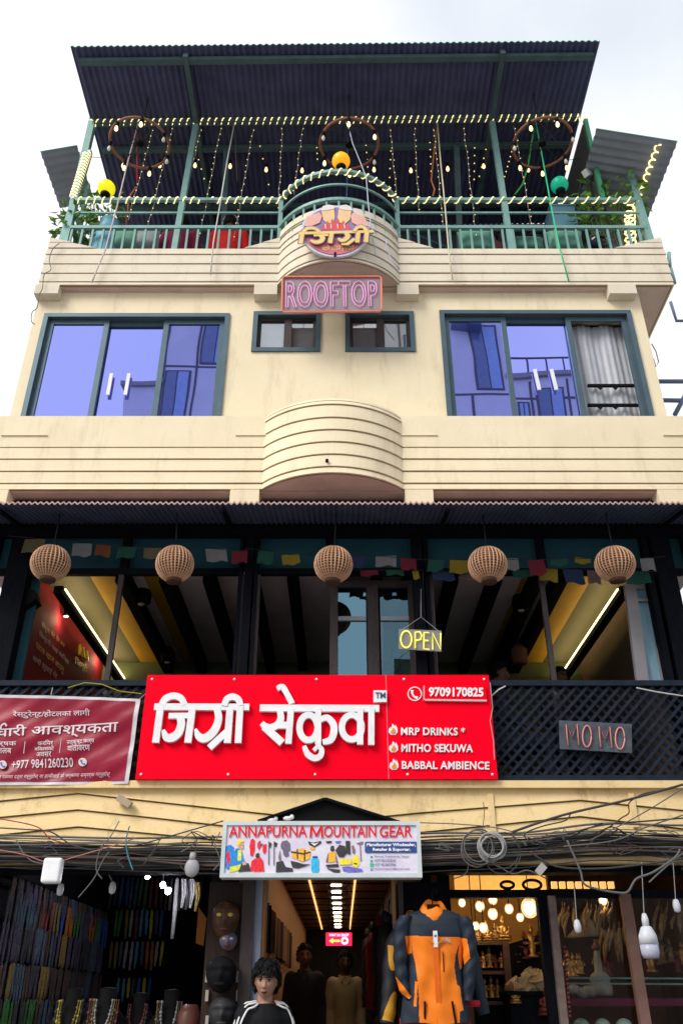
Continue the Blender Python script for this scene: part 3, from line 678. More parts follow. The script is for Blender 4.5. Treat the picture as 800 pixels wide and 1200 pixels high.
# globe lamps on the rail
def globe(px, py, Y, c, lab, e):
    p = W(px, py, Y); t = thing('globe_lamp', lab, 'lamp', (p.x, p.y, ZR1 + .02))
    gm = mat('globe_' + lab.split()[0], c, .3, emit=c, estr=e)
    m = MB(); m.ball(p, .105, 20, 14); m.build('globe', gm, t)
    m = MB(); z0 = ZR1 + .02 - p.z; m.lathe(p, [(.02, z0), (.025, z0 + .01), (.025, min(-.15, z0 + .08)), (.055, -.14), (.06, -.10), (.05, -.085)], 14); m.build('lamp_base', M['black'], t)
globe(125, 221, 6.88, (.75, .70, .01), 'yellow globe lamp standing on the left top rail', .35)
globe(399.5, 189, rarc[12][1] + .03, (.85, .36, .01), 'orange globe lamp standing on the bulging rail over the logo', .35)
globe(655, 217, 6.88, (.01, .36, .21), 'green globe lamp standing on the right top rail', .2)

# security spotlight by the right wheel
t = thing('floodlight', 'small white floodlight clamped to the right terrace corner', 'floodlight', W(688, 204, 7.0))
p = W(688, 204, 7.0); m = MB(); m.bar(p + Vector((-.05, -.05, -.05)), p + Vector((.05, .03, .05)), .07, .09); m.build('housing', M['white'], t)
m = MB(); m.tube([p + Vector((.05, .03, .05)), W(697, 186, 7.05), W(696, 170, 7.05)], .012, 6); m.build('arm', M['black'], t)
m = MB(); m.tube([W(683, 212, 7.02), W(678, 228, 7.02), W(674, 246, 7.02)], .012, 6); tag(recentre(m.build('slack_rope', M['wire']), W(683, 212, 7.02)), 'short dark cable hanging below the white floodlight', 'cord')

# plants, tubs, cushions
def leaf(mb, c, d, ln, w):
    d = Vector(d).normalized(); s = d.cross(Vector((random.uniform(-1, 1), random.uniform(-1, 1), random.uniform(-1, 1)))).normalized(); nrm = d.cross(s)
    c = Vector(c); mb.add([c, c + d * ln * .5 + s * w, c + d * ln + nrm * ln * -.12, c + d * ln * .5 - s * w, c + d * ln * .5 + nrm * .012], [(0, 1, 4), (1, 2, 4), (2, 3, 4), (3, 0, 4)], False)
leafm = [mat('leaf_green', (.12, .27, .05), .45, col2=(.07, .17, .03), nscale=20), mat('leaf_light', (.24, .42, .08), .45, col2=(.15, .30, .05), nscale=20)]
def plant(px, py, Y, rad, hgt, n, lab, potm=None, zb=8.56, lf=.11):
    p = W(px, py, Y); t = thing('potted_plant', lab, 'plant', (p.x, p.y, zb))
    m = MB(); m.lathe((p.x, p.y, zb), [(.10, 0), (.13, .02), (.16, .30), (.17, .32), (.15, .32), (.14, .28)], 16); m.build('pot', potm or mat('clay_pot', (.28, .12, .07), .7), t)
    m = MB(); f = MB()
    for k in range(9):
        a = random.uniform(0, 6.28); e = p + Vector((rad * .6 * math.cos(a), rad * .6 * math.sin(a) * .6, random.uniform(-.2, .9) * hgt / 2))
        m.tube([(p.x, p.y, zb + .3), Vector((p.x, p.y, zb + .3)).lerp(e, .55) + Vector((.03, 0, .05)), e], [.012, .008, .004], 5)
    m.build('stem', mat('stem_green', (.10, .12, .04), .6), t)
    for k in range(n):
        a = random.uniform(0, 6.28); q = random.random() ** .5 * rad; c = p + Vector((q * math.cos(a), q * math.sin(a) * .6, random.uniform(-.5, .5) * hgt))
        f.mat(1 if random.random() < .4 else 0); leaf(f, c, (math.cos(a) + random.uniform(-.6, .6), math.sin(a), random.uniform(-.9, .5)), lf * random.uniform(.7, 1.3), lf * .24)
    f.build('foliage', leafm, t)
plant(90, 264, 7.05, .26, .46, 150, 'leafy potted plant at the left end of the terrace, lit from behind')
plant(119, 242, 7.25, .27, .30, 90, 'bushy green plant rising behind the light blue tub under the yellow globe')
plant(716, 232, 7.1, .38, .44, 115, 'broad leaved green plant spreading at the right end of the terrace', lf=.15)
plant(698, 256, 7.1, .24, .34, 80, 'smaller leafy plant low beside the light blue box at the right')
m = MB(); p = W(129, 262, 7.12); m.lathe((p.x, p.y, 8.56), [(.12, 0), (.15, .02), (.17, .5), (.15, .9), (.11, 1.12), (.12, 1.15), (.09, 1.13)], 20); recentre(m.build('tub', mat('blue_tub', (.18, .45, .58), .45)), (p.x, p.y, 8.56)); tag(bpy.data.objects['tub'], 'light blue tall rounded tub behind the left railing', 'tub')
m = MB(); p = W(662, 260, 7.25); m.box(p.x - .15, p.x + .15, p.y, p.y + .3, 8.56, p.z + .28); m.box(p.x - .16, p.x + .16, p.y - .01, p.y + .31, p.z + .283, p.z + .31); tag(recentre(m.build('storage_box', mat('blue_box', (.18, .38, .50), .5)), (p.x, p.y, 8.56)), 'light blue upright box under the green globe lamp', 'box')
def cushion(px, py, Y, w, h, c, lab, tilt=0):
    p = W(px, py, Y); m = MB(); n = 14; vs = []
    for s in (-1, 1):
        for j in range(n + 1):
            for i in range(n + 1):
                u, v = i / n * 2 - 1, j / n * 2 - 1; th = .085 * (max(0, (1 - u**4) * (1 - v**4))) ** .5; k = 1 - .06 * (1 - u * u) * abs(v) ; kk = 1 - .06 * (1 - v * v) * abs(u)
                vs.append((p.x + u * w / 2 * kk, p.y + s * th, p.z + v * h / 2 * k))
    N = n + 1; fs = [(j*N+i, j*N+i+1, (j+1)*N+i+1, (j+1)*N+i) for j in range(n) for i in range(n)]; fs += [tuple(q + N*N for q in f)[::-1] for f in fs]
    m.add(vs, fs, True); o = m.build('cushion', mat('cushion_%.2f_%.2f' % c[:2], c, .85, bump=.2, bscale=80)); tag(recentre(o, p - Vector((0, 0, h / 2))), lab, 'cushion'); return o
def sofa(xa, xb, y, lab, c):
    t = thing('sofa', lab, 'sofa', ((xa + xb) / 2, y + .4, 8.56)); cm = mat('sofa_fabric', c, .9)
    m = MB(); m.box(xa, xb, y + .16, y + .75, 8.62, 8.98); m.build('seat', cm, t); m = MB(); m.box(xa, xb, y + .04, y + .16, 8.62, 9.12); m.build('backrest', cm, t)
    for x in (xa + .05, xb - .05):
        for q in (y + .1, y + .7): m = MB(); m.box(x - .03, x + .03, q - .03, q + .03, 8.555, 8.62); m.build('leg', M['black'], t)
sofa(-2.7, -.9, YR + .02, 'long dark sofa with its back to the left railing', (.03, .03, .035)); sofa(1.15, 3.05, YR + .02, 'long dark sofa with its back to the right railing', (.03, .03, .035))
cushion(149, 281, 7.08, .30, .32, (.17, .38, .27), 'rounded sea green cushion behind the left railing')
cushion(173, 279, 7.10, .30, .36, (.36, .40, .40), 'grey cushion beside the maroon shirted guest')
cushion(557, 284, 7.06, .42, .34, (.13, .33, .25), 'square green cushion leaning on the right railing next to the bay')
cushion(616, 288, 7.06, .42, .22, (.10, .28, .21), 'low dark green cushion between two other green cushions')
cushion(662, 283, 7.06, .42, .32, (.15, .36, .27), 'square green cushion beneath the light blue box')
t = thing('motor_helmet', 'dark rounded helmet lying by the right end of the railing', 'helmet', W(700, 285, 7.1))
p = W(700, 286, 7.1); m = MB(); m.ball(p, .12, 16, 10, 1.1, 1, .9); m.build('shell', mat('helmet_paint', (.02, .025, .05), .25, coat=.5), t); m = MB(); m.ball(p + Vector((0, -.05, -.01)), .085, 12, 8, 1.1, .9, .5); m.build('visor', M['black'], t)
# neighbour's pipework at the far right, drainpipe stub at the parapet corner
t = thing('neighbour_railing', 'blue grey pipe railing of the neighbouring roof at the right edge', 'railing', (4.4, 9.0, 6.9))
m = MB(); bl_ = mat('blue_pipe', (.16, .22, .34), .5)
for a, b in (((768, 447), (830, 447)), ((772, 469), (830, 470)), ((790, 486), (812, 445))): m.tube([W(a[0], a[1], 9.0), W(b[0], b[1], 9.0)], .03, 8)
m.build('pipe', bl_, t); m = MB(); m.tube([W(768, 447, 9.0), W(768, 560, 9.0)], .03, 8); m.build('rail_post', bl_, t)
m = MB(); m.tube([W(785, 354, 8.6), W(792, 376, 8.6), W(825, 376, 8.6)], .022, 6); tag(recentre(m.build('bent_pipe', bl_), W(785, 354, 8.6)), 'bent blue grey pipe sticking out below the parapet at the right', 'pipe')
m = MB(); m.tube([(3.665, 6.9, 8.72), (3.665, 6.9, 8.50)], .03, 8); m.tube([(3.69, 6.88, 8.95), (3.665, 6.9, 8.72)], .022, 8); tag(recentre(m.build('drainpipe', M['rail']), (3.665, 6.9, 8.5)), 'short green drainpipe at the right corner of the parapet', 'pipe')
m = MB(); q = W(772, 410, 7.2); m.tube([W(763, 403, 7.2), W(768, 412, 7.2), W(771, 424, 7.2), W(768, 430, 7.2), W(765, 420, 7.2)], .007, 5); tag(recentre(m.build('loose_cable', M['palewire']), q), 'pale cable loop hanging at the right wall edge', 'cable')
# curtain in the open right hand sash
m = MB(); n = 60; xa, xb = 2.47, 3.10; vs = []
for j, z in enumerate((6.4, 7.2, 8.06)):
    for i in range(n + 1):
        u = i / n; vs.append((xa + (xb - xa) * u, YW + .16 + .016 * math.sin(u * 15 + j * .5) + .006 * math.sin(u * 61), z))
m.add(vs, [(j*(n+1)+i, j*(n+1)+i+1, (j+1)*(n+1)+i+1, (j+1)*(n+1)+i) for j in range(2) for i in range(n)], True)
tag(recentre(m.build('curtain', mat('grey_satin', (.44, .46, .51), .4, bump=.1, bscale=8)), (2.8, YW + .17, 6.4)), 'grey satin curtain behind the open right sash', 'curtain')

# ------------------------------------------------------------ signs
def pl(Y): return lambda a, b: W(a, b, Y)
OUT = (0, -.0045, 0)
# big red restaurant sign with raised white letters
YS = 6.60
sx0, sx1, sz0, sz1 = -1.558, 1.182, Zat(913, YS), Zat(791, YS)
M['signred'] = mat('sign_red', (.90, .0, .018), .6, col2=(.88, .0, .015), nscale=1.2, spec=.04, bump=.06, bscale=3)
M['acryl'] = mat('white_acrylic', (.86, .87, .90), .4)
SG = thing('restaurant_sign', 'large bright red signboard with raised white Devanagari letters and a phone number', 'sign', (-.2, YS + .03, sz0))
m = MB(); m.box(sx0, sx1, YS, YS + .06, sz0, sz1); m.build('board', M['signred'], SG)
m = MB(); x = Xat(453.5, 850, YS); m.box(x - .003, x + .003, YS - .002, YS, sz0, sz1); m.build('panel_seam', mat('seam_pink', (.75, .16, .19), .5), SG)
def c1(p): return [(170 + a / 5.714, 790 + b / 5.714) for a, b in p]
def c2(p): return [(295 + a / 5.0, 790 + b / 5.0) for a, b in p]
def ell(cx, cy, rx, ry, a0=0, a1=360, n=20): return [(cx + rx * math.cos(R(a0 + (a1 - a0) * i / n)), cy + ry * math.sin(R(a0 + (a1 - a0) * i / n))) for i in range(n + 1)]
def smooth(p, n=5):
    out = []; P = [p[0]] + p + [p[-1]]
    for i in range(1, len(P) - 2):
        for k in range(n):
            t = k / n; q = []
            for d in (0, 1): a, b, c, e = P[i-1][d], P[i][d], P[i+1][d], P[i+2][d]; q.append(.5 * ((2*b) + (c-a)*t + (2*a-5*b+4*c-e)*t*t + (3*b-a-3*c+e)*t**3))
            out.append(tuple(q))
    return out + [p[-1]]
def lin(w0, w1, n): return [w0 + (w1 - w0) * i / (n - 1) for i in range(n)]
K = 5.714
word1 = []
def w1(p, w, sm=False):
    p = smooth(p) if sm else p; p = c1(p); word1.append((p, [v / K for v in w] if isinstance(w, list) else w / K))
def wl(p, ws):                                            # smoothed stroke with interpolated widths
    n = len(p); s = smooth(p); N = len(s); return s, [ws[min(n-2, int(i/(N-1)*(n-1)-1e-9))] * (1 - (i/(N-1)*(n-1) - min(n-2, int(i/(N-1)*(n-1)-1e-9)))) + ws[min(n-1, int(i/(N-1)*(n-1)-1e-9)+1)] * (i/(N-1)*(n-1) - min(n-2, int(i/(N-1)*(n-1)-1e-9))) for i in range(N)]
w1([(62, 217), (697, 219)], 44)
w1([(106, 200), (71, 458)], 46); s, w = wl([(112, 205), (138, 163), (190, 144), (240, 160), (266, 205)], [44, 46, 44, 42, 40]); w1(s, w)
w1([(158, 278), (300, 276)], 38); s, w = wl([(236, 285), (242, 335), (222, 392), (180, 424), (142, 420), (122, 372)], [50, 52, 55, 58, 50, 20]); w1(s, w)
w1([(316, 230), (286, 458)], 46)
s, w = wl([(480, 225), (492, 290), (472, 360), (432, 410), (388, 430), (355, 410), (338, 365)], [46, 48, 52, 56, 56, 44, 14]); w1(s, w)
w1([(545, 386), (430, 492)], 44); w1([(568, 230), (550, 460)], 46); w1([(636, 212), (622, 460)], 44)
s, w = wl([(638, 210), (624, 168), (585, 150), (546, 168), (530, 210)], [42, 42, 44, 42, 40]); w1(s, w)
word2 = []
def w2(p, w): word2.append((c2(p), [v / 5 for v in w] if isinstance(w, list) else w / 5))
w2([(47, 197), (746, 200)], 40)
s, w = wl([(164, 212), (170, 258), (150, 296), (112, 312), (78, 304), (58, 286)], [36, 40, 42, 40, 36, 30]); w2(s, w)
w2([(72, 306), (178, 402)], [44, 44]); w2([(150, 298), (222, 298)], 40); w2([(229, 200), (214, 407)], 37)
s, w = wl([(148, 84), (178, 74), (205, 112), (236, 172)], [26, 36, 32, 34]); w2(s, w)
w2(ell(332, 312, 53, 74, 0, 360, 28), 37); w2([(388, 200), (388, 408)], 36)
s, w = wl([(398, 268), (440, 254), (476, 290), (480, 340), (460, 385), (415, 398)], [30, 36, 40, 42, 40, 30]); w2(s, w)
s, w = wl([(306, 420), (328, 468), (368, 492), (402, 476), (408, 440), (388, 424), (362, 446)], [24, 36, 36, 34, 30, 24, 22]); w2(s, w); w2([(388, 400), (392, 430)], 32)
w2(ell(585, 310, 58, 72, 0, 360, 28), 37); w2([(634, 200), (634, 412)], 36); w2([(700, 200), (699, 414)], 36)
def letters(strokes, Y, th):
    m = MB()
    for i, (p, w) in enumerate(strokes): m.stroke(p, w, Y - .0007 * i, th)
    return m
letters(word1, YS - .034, .034).build('raised_word', M['acryl'], SG)
letters(word2, YS - .034, .034).build('raised_word', M['acryl'], SG)
m = MB(); m.ppoly(rect(437.5, 809, 453, 822.5), YS - .03, .03); o = m.build('mark_plate', M['acryl'], SG)
m = MB(); text(m, 'TM', rect(439.5, 811.5, 451.5, 818.5), pl(YS - .03), OUT, .02); m.build('mark_text', mat('dark_blue_print', (.05, .07, .16), .5), o)
m = MB(); text(m, '9709170825', rect(502, 805.5, 566, 816.5, .4), pl(YS - .018), OUT, .035); o = m.build('phone_number', M['acryl'], SG)
m = MB(); m.ppoly([(497.5, 803), (569, 804), (570, 820), (497.5, 819)], YS - .018, .016); m.build('number_plate', M['signred'], SG)
m = MB(); m.ppoly([(497.3, 819), (570, 820), (570, 822), (497.3, 821)], YS - .02, .019); m.ppoly([(496, 803.5), (497.2, 803.5), (497.2, 820), (496, 820)], YS - .02, .019); m.build('plate_edge', mat('pale_pink_edge', (.68, .45, .48), .5), SG)
m = MB(); m.stroke(ell(485.7, 813, 7.8, 7.8, 0, 360, 24), 1.1, YS - .006, .005); s, w = wl([(482.6, 808.6), (483, 813), (485.5, 816.6), (489.2, 817.6)], [3.4, 2, 2, 3.4]); m.stroke(s, w, YS - .007, .006); m.build('phone_symbol', M['acryl'], SG)
for body, q in (('MRP DRINKS *', rect(469.5, 852.3, 544.5, 861.8, .5)), ('MITHO SEKUWA', rect(470, 872, 553.5, 881.5, .5)), ('BABBAL AMBIENCE', rect(470.5, 892, 572.8, 901.5, .7))):
    m = MB(); text(m, body, q, pl(YS), OUT, .022, 0, .004, 1.05); m.build('slogan_text', M['acryl'], SG)
for cx, cy in ((460.5, 855), (461, 875.5), (461.5, 896)):
    m = MB(); m.mat(0); m.ppoly([(cx-1, cy-7), (cx+2.5, cy-3.5), (cx+2.8, cy-6), (cx+5, cy-1), (cx+5.2, cy+3), (cx+2.5, cy+6), (cx-2.5, cy+6), (cx-5.4, cy+3), (cx-5, cy-1), (cx-3, cy-3), (cx-2.5, cy-1)], YS - .005, .004)
    m.mat(1); m.ppoly([(cx, cy-3), (cx+2.8, cy+1), (cx+2.4, cy+4), (cx, cy+5), (cx-2.6, cy+4), (cx-3, cy+1.5), (cx-1.2, cy+.5)], YS - .009, .003)
    m.build('flame_symbol', [M['acryl'], mat('flame_orange', (.80, .28, .05), .5)], SG)
m = MB(); m.tube([W(574, 800, YS - .01), W(576, 820, YS - .01), (W(577, 830, YS - .01)), W(574, 845, YS - .01), W(578, 868, YS - .01), W(579, 890, YS - .01)], .0035, 4); tag(recentre(m.build('loose_cable', M['palewire']), W(574, 800, YS)), 'thin white cable hanging down the right edge of the red signboard', 'cable')

for x in (sx0 + .04, sx0 + .7, -.2, .5, sx1 - .04):
    for z in (sz0 + .035, sz1 - .035): m = MB(); m.lathe((x, YS - .005, z), [(.008, 0), (.010, .004)], 8, 'y'); m.build('screw', M['acryl'], SG)
# maroon vacancy banner
YBN = 6.63
def bump_b(x, z): return .007 * math.sin(5 * x + 16 * z) + .003 * math.sin(13 * x - 21 * z + 1) + .0022 * math.sin(27 * x - 39 * z) + .0035 * abs(math.sin(14 * z - 6 * x + .8))
TL, TR, BR, BL = W(-52, 812, YBN), W(164.5, 818.5, YBN), W(150.5, 918.5, YBN), W(-58, 921, YBN)
BN = thing('vacancy_banner', 'wrinkled maroon flex banner with white Devanagari writing tied to the left balcony', 'banner', (BL + BR) / 2)
def grid(a0, a1, b0, b1, nx, ny, dy):
    vs = []
    for j in range(ny + 1):
        for i in range(nx + 1):
            u = a0 + (a1 - a0) * i / nx; v = b0 + (b1 - b0) * j / ny; p = TL.lerp(TR, u).lerp(BL.lerp(BR, u), v); vs.append((p.x, YBN + dy + bump_b(p.x, p.z), p.z))
    return vs, [(j*(nx+1)+i, j*(nx+1)+i+1, (j+1)*(nx+1)+i+1, (j+1)*(nx+1)+i) for j in range(ny) for i in range(nx)]
m = MB(); m.add(*grid(0, 1, 0, 1, 130, 70, .002), True); m.build('border', mat('flex_white', (.66, .62, .66), .4, bump=.15, bscale=9), BN)
m = MB(); m.add(*grid(0, .975, .035, .965, 130, 70, -.002), True); m.build('flex_sheet', mat('flex_maroon', (.31, .004, .032), .38, col2=(.23, .003, .024), nscale=2.5, bump=.18, bscale=9, spec=.35), BN)
M['flextext'] = mat('flex_print', (.72, .62, .66), .5)
def btext(body, q, off=.01, shear=0):
    m = MB(); text(m, body, q, pl(YBN), (0, -.009, 0), off, shear)
    m.v = [(x, y + bump_b(x, z), z) for x, y, z in m.v]; m.build('printed_line', M['flextext'], BN)
btext("रेस्टुरेन्ट/होटलका लागी", [(16, 833), (106, 831), (106, 841), (16, 842)], .008)
btext("कमचारी आवश्यकता", [(-36, 853), (140, 842), (138, 862), (-36, 869)], .011)
m = MB(); m.stroke(smooth([(1, 855), (2, 850), (6, 848), (8, 851)]), 2, YBN - .012, .003); m.build('printed_line', M['flextext'], BN)
btext("आकर्षक", [(-20, 870), (20, 869), (20, 876), (-20, 876)]); btext("तलब", [(-2, 877), (14, 877), (14, 883), (-2, 883)])
btext("करियर", [(45, 868), (63, 867), (63, 873), (45, 874)]); btext("विकासको", [(41, 875), (64, 874), (64, 880), (41, 880)]); btext("अवसर", [(43, 882), (61, 881), (61, 887), (43, 887)])
btext("उत्कृष्ट कार्य", [(79, 868), (111, 866), (111, 872), (79, 874)]); btext("वातावरण", [(80, 875), (106, 873), (106, 880), (80, 881)])
btext("+977 9841260230", [(14, 891), (86, 888), (86, 899), (14, 901)], .012)
btext("िनज नाममा दर्ता गर्नुहोस् वा हामीलाई यो नम्बरमा सम्पर्क गर्नुहोस्", [(-6, 908), (130, 904), (129, 911), (-6, 915)], 0, .2)
m = MB()
for a, b in ((30, 867), (72, 866)): m.stroke([(a, b), (a - 2, b + 16)], .6, YBN - .01, .003)
m.build('divider', M['flextext'], BN)
for cx, cy in ((3.3, 896), (97, 893)):
    m = MB(); m.mat(0); m.pell(cx, cy, 5, 5, YBN - .014, .004); m.mat(1); s, w = wl([(cx-2, cy-2.6), (cx-1.4, cy), (cx+.6, cy+2), (cx+2.6, cy+2.2)], [2, 1.1, 1.1, 2]); m.stroke(s, w, YBN - .019, .004)
    m.build('phone_symbol', [M['flextext'], mat('icon_blue', (.10, .16, .40), .5)], BN)
m = MB()
for a, b, c, d in ((164, 819, 172, 812), (150, 918, 158, 922), (60, 815, 62, 806)): m.tube([W(a, b, YBN), W(c, d, 6.70)], .005, 5)
m.build('tie_cord', M['palewire'], BN)

# mountain gear sign box above the passage
YG = 6.43
gx0, gx1, gz0, gz1 = -.848, .562, Zat(1028.5, YG), Zat(962.5, YG)
GS = thing('gear_shop_sign', 'pale lilac shop sign with red ANNAPURNA MOUNTAIN GEAR letters above the passage', 'sign', (-.14, YG + .05, gz0))
m = MB(); frame_rect(m, gx0, gx1, gz0, gz1, YG - .012, YG + .12, .028); m.build('frame', mat('sign_alu', (.60, .66, .68), .5), GS)
m = MB(); m.box(gx0 + .026, gx1 - .026, YG, YG + .1, gz0 + .026, gz1 - .026); m.build('printed_face', mat('lilac_print', (.60, .56, .74), .5, col2=(.76, .72, .82), nscale=3.5, nstretch=(1.2, 1, 2.2)), GS)
q = [(268.5, 967.5), (482.5, 966.5), (482.5, 981.6), (267.5, 981.9)]
GT = (('ANNAPURNA', 268.7, 359.6), ('OUNTAIN', 379.6, 440.5), ('GEAR', 444.6, 482.5))
for (off, dy, dz, nm, mt_) in ((.05, .0012, .6, 'title_outline', mat('print_white', (.82, .80, .84), .5)), (.012, .006, 0, 'title', mat('print_red', (.78, .01, .03), .5))):
    m = MB()
    for body, a, b in GT: text(m, body, [(a - dz, 968.0 - dz), (b + dz, 967.4 - dz), (b + dz, 981.0 + dz), (a - dz - .3, 981.3 + dz)], pl(YG), (0, -dy, 0), off)
    for i, st in enumerate(([(363.6, 981.2 + dz), (364.6, 967.8 - dz)], [(364.8, 967.8 - dz), (370.6, 979.5)], [(370.6, 979.5), (376.4, 967.7 - dz)], [(376.5, 967.7 - dz), (377.4, 981.2 + dz)])): m.stroke(st, 2.3 + 2 * dz, YG - dy - .0005 * i - .002, .0015)
    m.build(nm, mt_, GS)
def A(p): return [(250 + a / 6.154, 920 + b / 6.154) for a, b in p]
def Bq(p): return [(370 + a / 6.154, 920 + b / 6.154) for a, b in p]
PM = {'k': (.03, .03, .035), 'b': (.02, .19, .52), 'g': (.55, .58, .04), 's': (.48, .27, .19), 'o': (.78, .36, .03), 'r': (.62, .015, .03), 'd': (.12, .10, .15), 'y': (.72, .55, .03), 'n': (.02, .06, .22), 'c': (.02, .36, .62), 'v': (.12, .11, .42), 'e': (.02, .42, .20), 'w': (.75, .74, .78), 'm': (.16, .12, .14)}
pics = [('b', A([(90, 440), (125, 430), (150, 450), (140, 600), (105, 610), (84, 590)])), ('r', A([(92, 500), (112, 470), (124, 540), (108, 590)])), ('b', A([(140, 500), (165, 455), (200, 460), (228, 560), (205, 590), (150, 600), (130, 570)])), ('g', A([(178, 470), (205, 465), (200, 545), (175, 545)])), ('g', A([(122, 590), (210, 570), (215, 595), (160, 622), (115, 628)])), ('k', A([(205, 560), (255, 565), (270, 620), (180, 628)])), ('s', A([(182, 415), (215, 415), (218, 455), (198, 466), (182, 455)])), ('y', A([(165, 425), (180, 395), (212, 392), (220, 405), (195, 415), (180, 440)])), ('s', A([(205, 560), (232, 552), (238, 575), (215, 580)])),
 ('r', A([(270, 395), (285, 385), (300, 400), (300, 470), (285, 515), (268, 510), (260, 440)])), ('r', A([(318, 415), (340, 400), (345, 440), (330, 470), (318, 450)])), ('r', A([(355, 430), (382, 425), (382, 480), (366, 498), (356, 480)])), ('k', A([(338, 430), (355, 420), (345, 445)])), ('r', A([(300, 530), (340, 520), (360, 550), (368, 625), (350, 625), (345, 580), (345, 625), (288, 625), (290, 580), (280, 625), (264, 622), (275, 550)])), ('k', A([(306, 495), (328, 488), (334, 520), (318, 530), (304, 518)])),
 ('k', A([(398, 405), (403, 405), (402, 575), (397, 575)])), ('k', A([(436, 405), (441, 405), (439, 578), (434, 578)])), ('k', A([(398, 408), (420, 420), (410, 455), (402, 440)])), ('k', A([(440, 408), (462, 420), (455, 450), (442, 440)])),
 ('d', A([(485, 430), (495, 405), (530, 398), (552, 420), (555, 470), (540, 480), (545, 510), (520, 520), (505, 500), (500, 460), (488, 460)])), ('m', A([(480, 470), (490, 540), (475, 545), (468, 520)])), ('k', A([(455, 555), (500, 545), (520, 590), (570, 600), (575, 625), (450, 630)])),
 ('o', A([(565, 480), (640, 455), (700, 480), (695, 530), (640, 552), (565, 520)])), ('k', A([(600, 462), (610, 460), (612, 535), (602, 532)])), ('k', A([(655, 468), (664, 470), (662, 545), (652, 545)])), ('k', A([(560, 476), (650, 490), (700, 478), (700, 488), (650, 502), (560, 488)])), ('k', A([(555, 545), (600, 555), (650, 570), (700, 570), (660, 585), (610, 600), (570, 595)])),
 ('k', A([(682, 405), (720, 415), (775, 402), (778, 420), (730, 450), (690, 430)])), ('w', A([(700, 415), (730, 424), (762, 412), (728, 438)])), ('o', A([(692, 445), (730, 450), (728, 468), (700, 466)])), ('c', A([(706, 540), (715, 525), (750, 525), (760, 540), (760, 622), (745, 634), (715, 634), (706, 620)])), ('n', A([(715, 512), (750, 512), (750, 527), (715, 527)])),
 ('k', Bq([(70, 405), (115, 403), (110, 418), (80, 420)])), ('v', Bq([(138, 405), (182, 402), (170, 418), (145, 418)])), ('k', Bq([(140, 470), (170, 430), (210, 440), (214, 500), (200, 520), (165, 518)])), ('k', Bq([(215, 402), (246, 402), (248, 500), (232, 500), (230, 460), (224, 500), (214, 490)])), ('m', Bq([(258, 440), (270, 432), (285, 470), (280, 500), (264, 490)])), ('m', Bq([(290, 420), (340, 405), (338, 430), (322, 430), (330, 550), (322, 550), (316, 435)])),
 ('o', Bq([(92, 485), (140, 480), (148, 550), (90, 560)])), ('k', Bq([(108, 440), (128, 436), (134, 470), (120, 482), (104, 470)])), ('d', Bq([(72, 555), (88, 490), (92, 500), (84, 560)])), ('d', Bq([(140, 490), (158, 560), (148, 562), (142, 530)])), ('k', Bq([(70, 575), (160, 568), (165, 590), (80, 594)])), ('k', Bq([(78, 600), (175, 610), (170, 635), (130, 630)])),
 ('y', Bq([(170, 535), (250, 530), (258, 572), (172, 575)])), ('k', Bq([(178, 545), (240, 540), (244, 560), (180, 564)])), ('y', Bq([(262, 530), (280, 505), (305, 510), (315, 570), (290, 598), (264, 580)])), ('k', Bq([(275, 560), (300, 565), (296, 575), (272, 570)])), ('v', Bq([(190, 590), (230, 585), (330, 605), (340, 625), (240, 632), (196, 620)]))]
m = MB(); keys = list(PM); pmats = [mat('print_' + k, PM[k], .5, col2=tuple(min(1, c * 1.5 + .02) for c in PM[k]), nscale=60) for k in keys]
for i, (k, p) in enumerate(pics): m.mat(keys.index(k)); m.ppoly(p, YG - .003 - .0004 * (i % 9), .002)
m.build('printed_products', pmats, GS)
m = MB(); m.ppoly(Bq([(358, 408), (722, 408), (730, 416), (730, 480), (722, 488), (362, 488), (353, 478), (353, 416)]), YG - .006, .004); o = m.build('blue_label', pmats[keys.index('n')], GS)
for body, q in (('Manufacturer Wholesaler,', Bq([(366, 418), (718, 418), (718, 446), (366, 446)])), ('Retailer & Exporter.', Bq([(410, 454), (682, 454), (682, 482), (410, 482)]))):
    m = MB(); text(m, body, q, pl(YG - .006), OUT, .03); m.build('label_text', pmats[keys.index('w')], o)
M['print_violet'] = mat('print_violet_text', (.16, .13, .30), .5)
for body, q in (('Thamel, Kathmandu, Nepal', (418, 508, 668, 526)), ('+977 9851028392', (418, 536, 576, 556)), ('+977 9818850906', (418, 566, 576, 584)), ('mountaingear@gmail.com', (418, 596, 676, 614))):
    m = MB(); text(m, body, Bq([(q[0], q[1]), (q[2], q[1]), (q[2], q[3]), (q[0], q[3])]), pl(YG), OUT, .01); m.build('contact_text', M['print_violet'], GS)
m = MB(); m.mat(0)
for b in (510, 540, 600): m.ppoly(Bq([(392, b), (408, b), (408, b + 14), (392, b + 14)]), YG - .004, .003)
m.mat(1); m.ppoly(Bq([(390, 562), (414, 562), (414, 588), (390, 588)]), YG - .004, .003); m.build('contact_symbol', [mat('icon_teal', (.12, .42, .45), .5), pmats[keys.index('e')]], GS)
# black gable awning behind it
t = thing('gable_hood', 'black pitched hood peaking over the top of the mountain gear sign', 'awning', (0, 6.6, 2.7))
m = MB(); A_, B_, C_ = W(302, 964, 6.5), W(381, 937.5, 6.5), W(468, 965, 6.5)
m.prism([(A_.x, A_.z), (B_.x, B_.z), (C_.x, C_.z), (C_.x, C_.z - .06), (A_.x, A_.z - .06)], 6.52, 6.735); m.build('hood', M['black'], t)
m = MB(); m.bar(A_ + Vector((0, .0, .008)), B_ + Vector((0, 0, .008)), .04, .018); m.bar(B_ + Vector((0, 0, .008)), C_ + Vector((0, .0, .008)), .04, .018); m.build('ridge_trim', M['darkwood'], t)

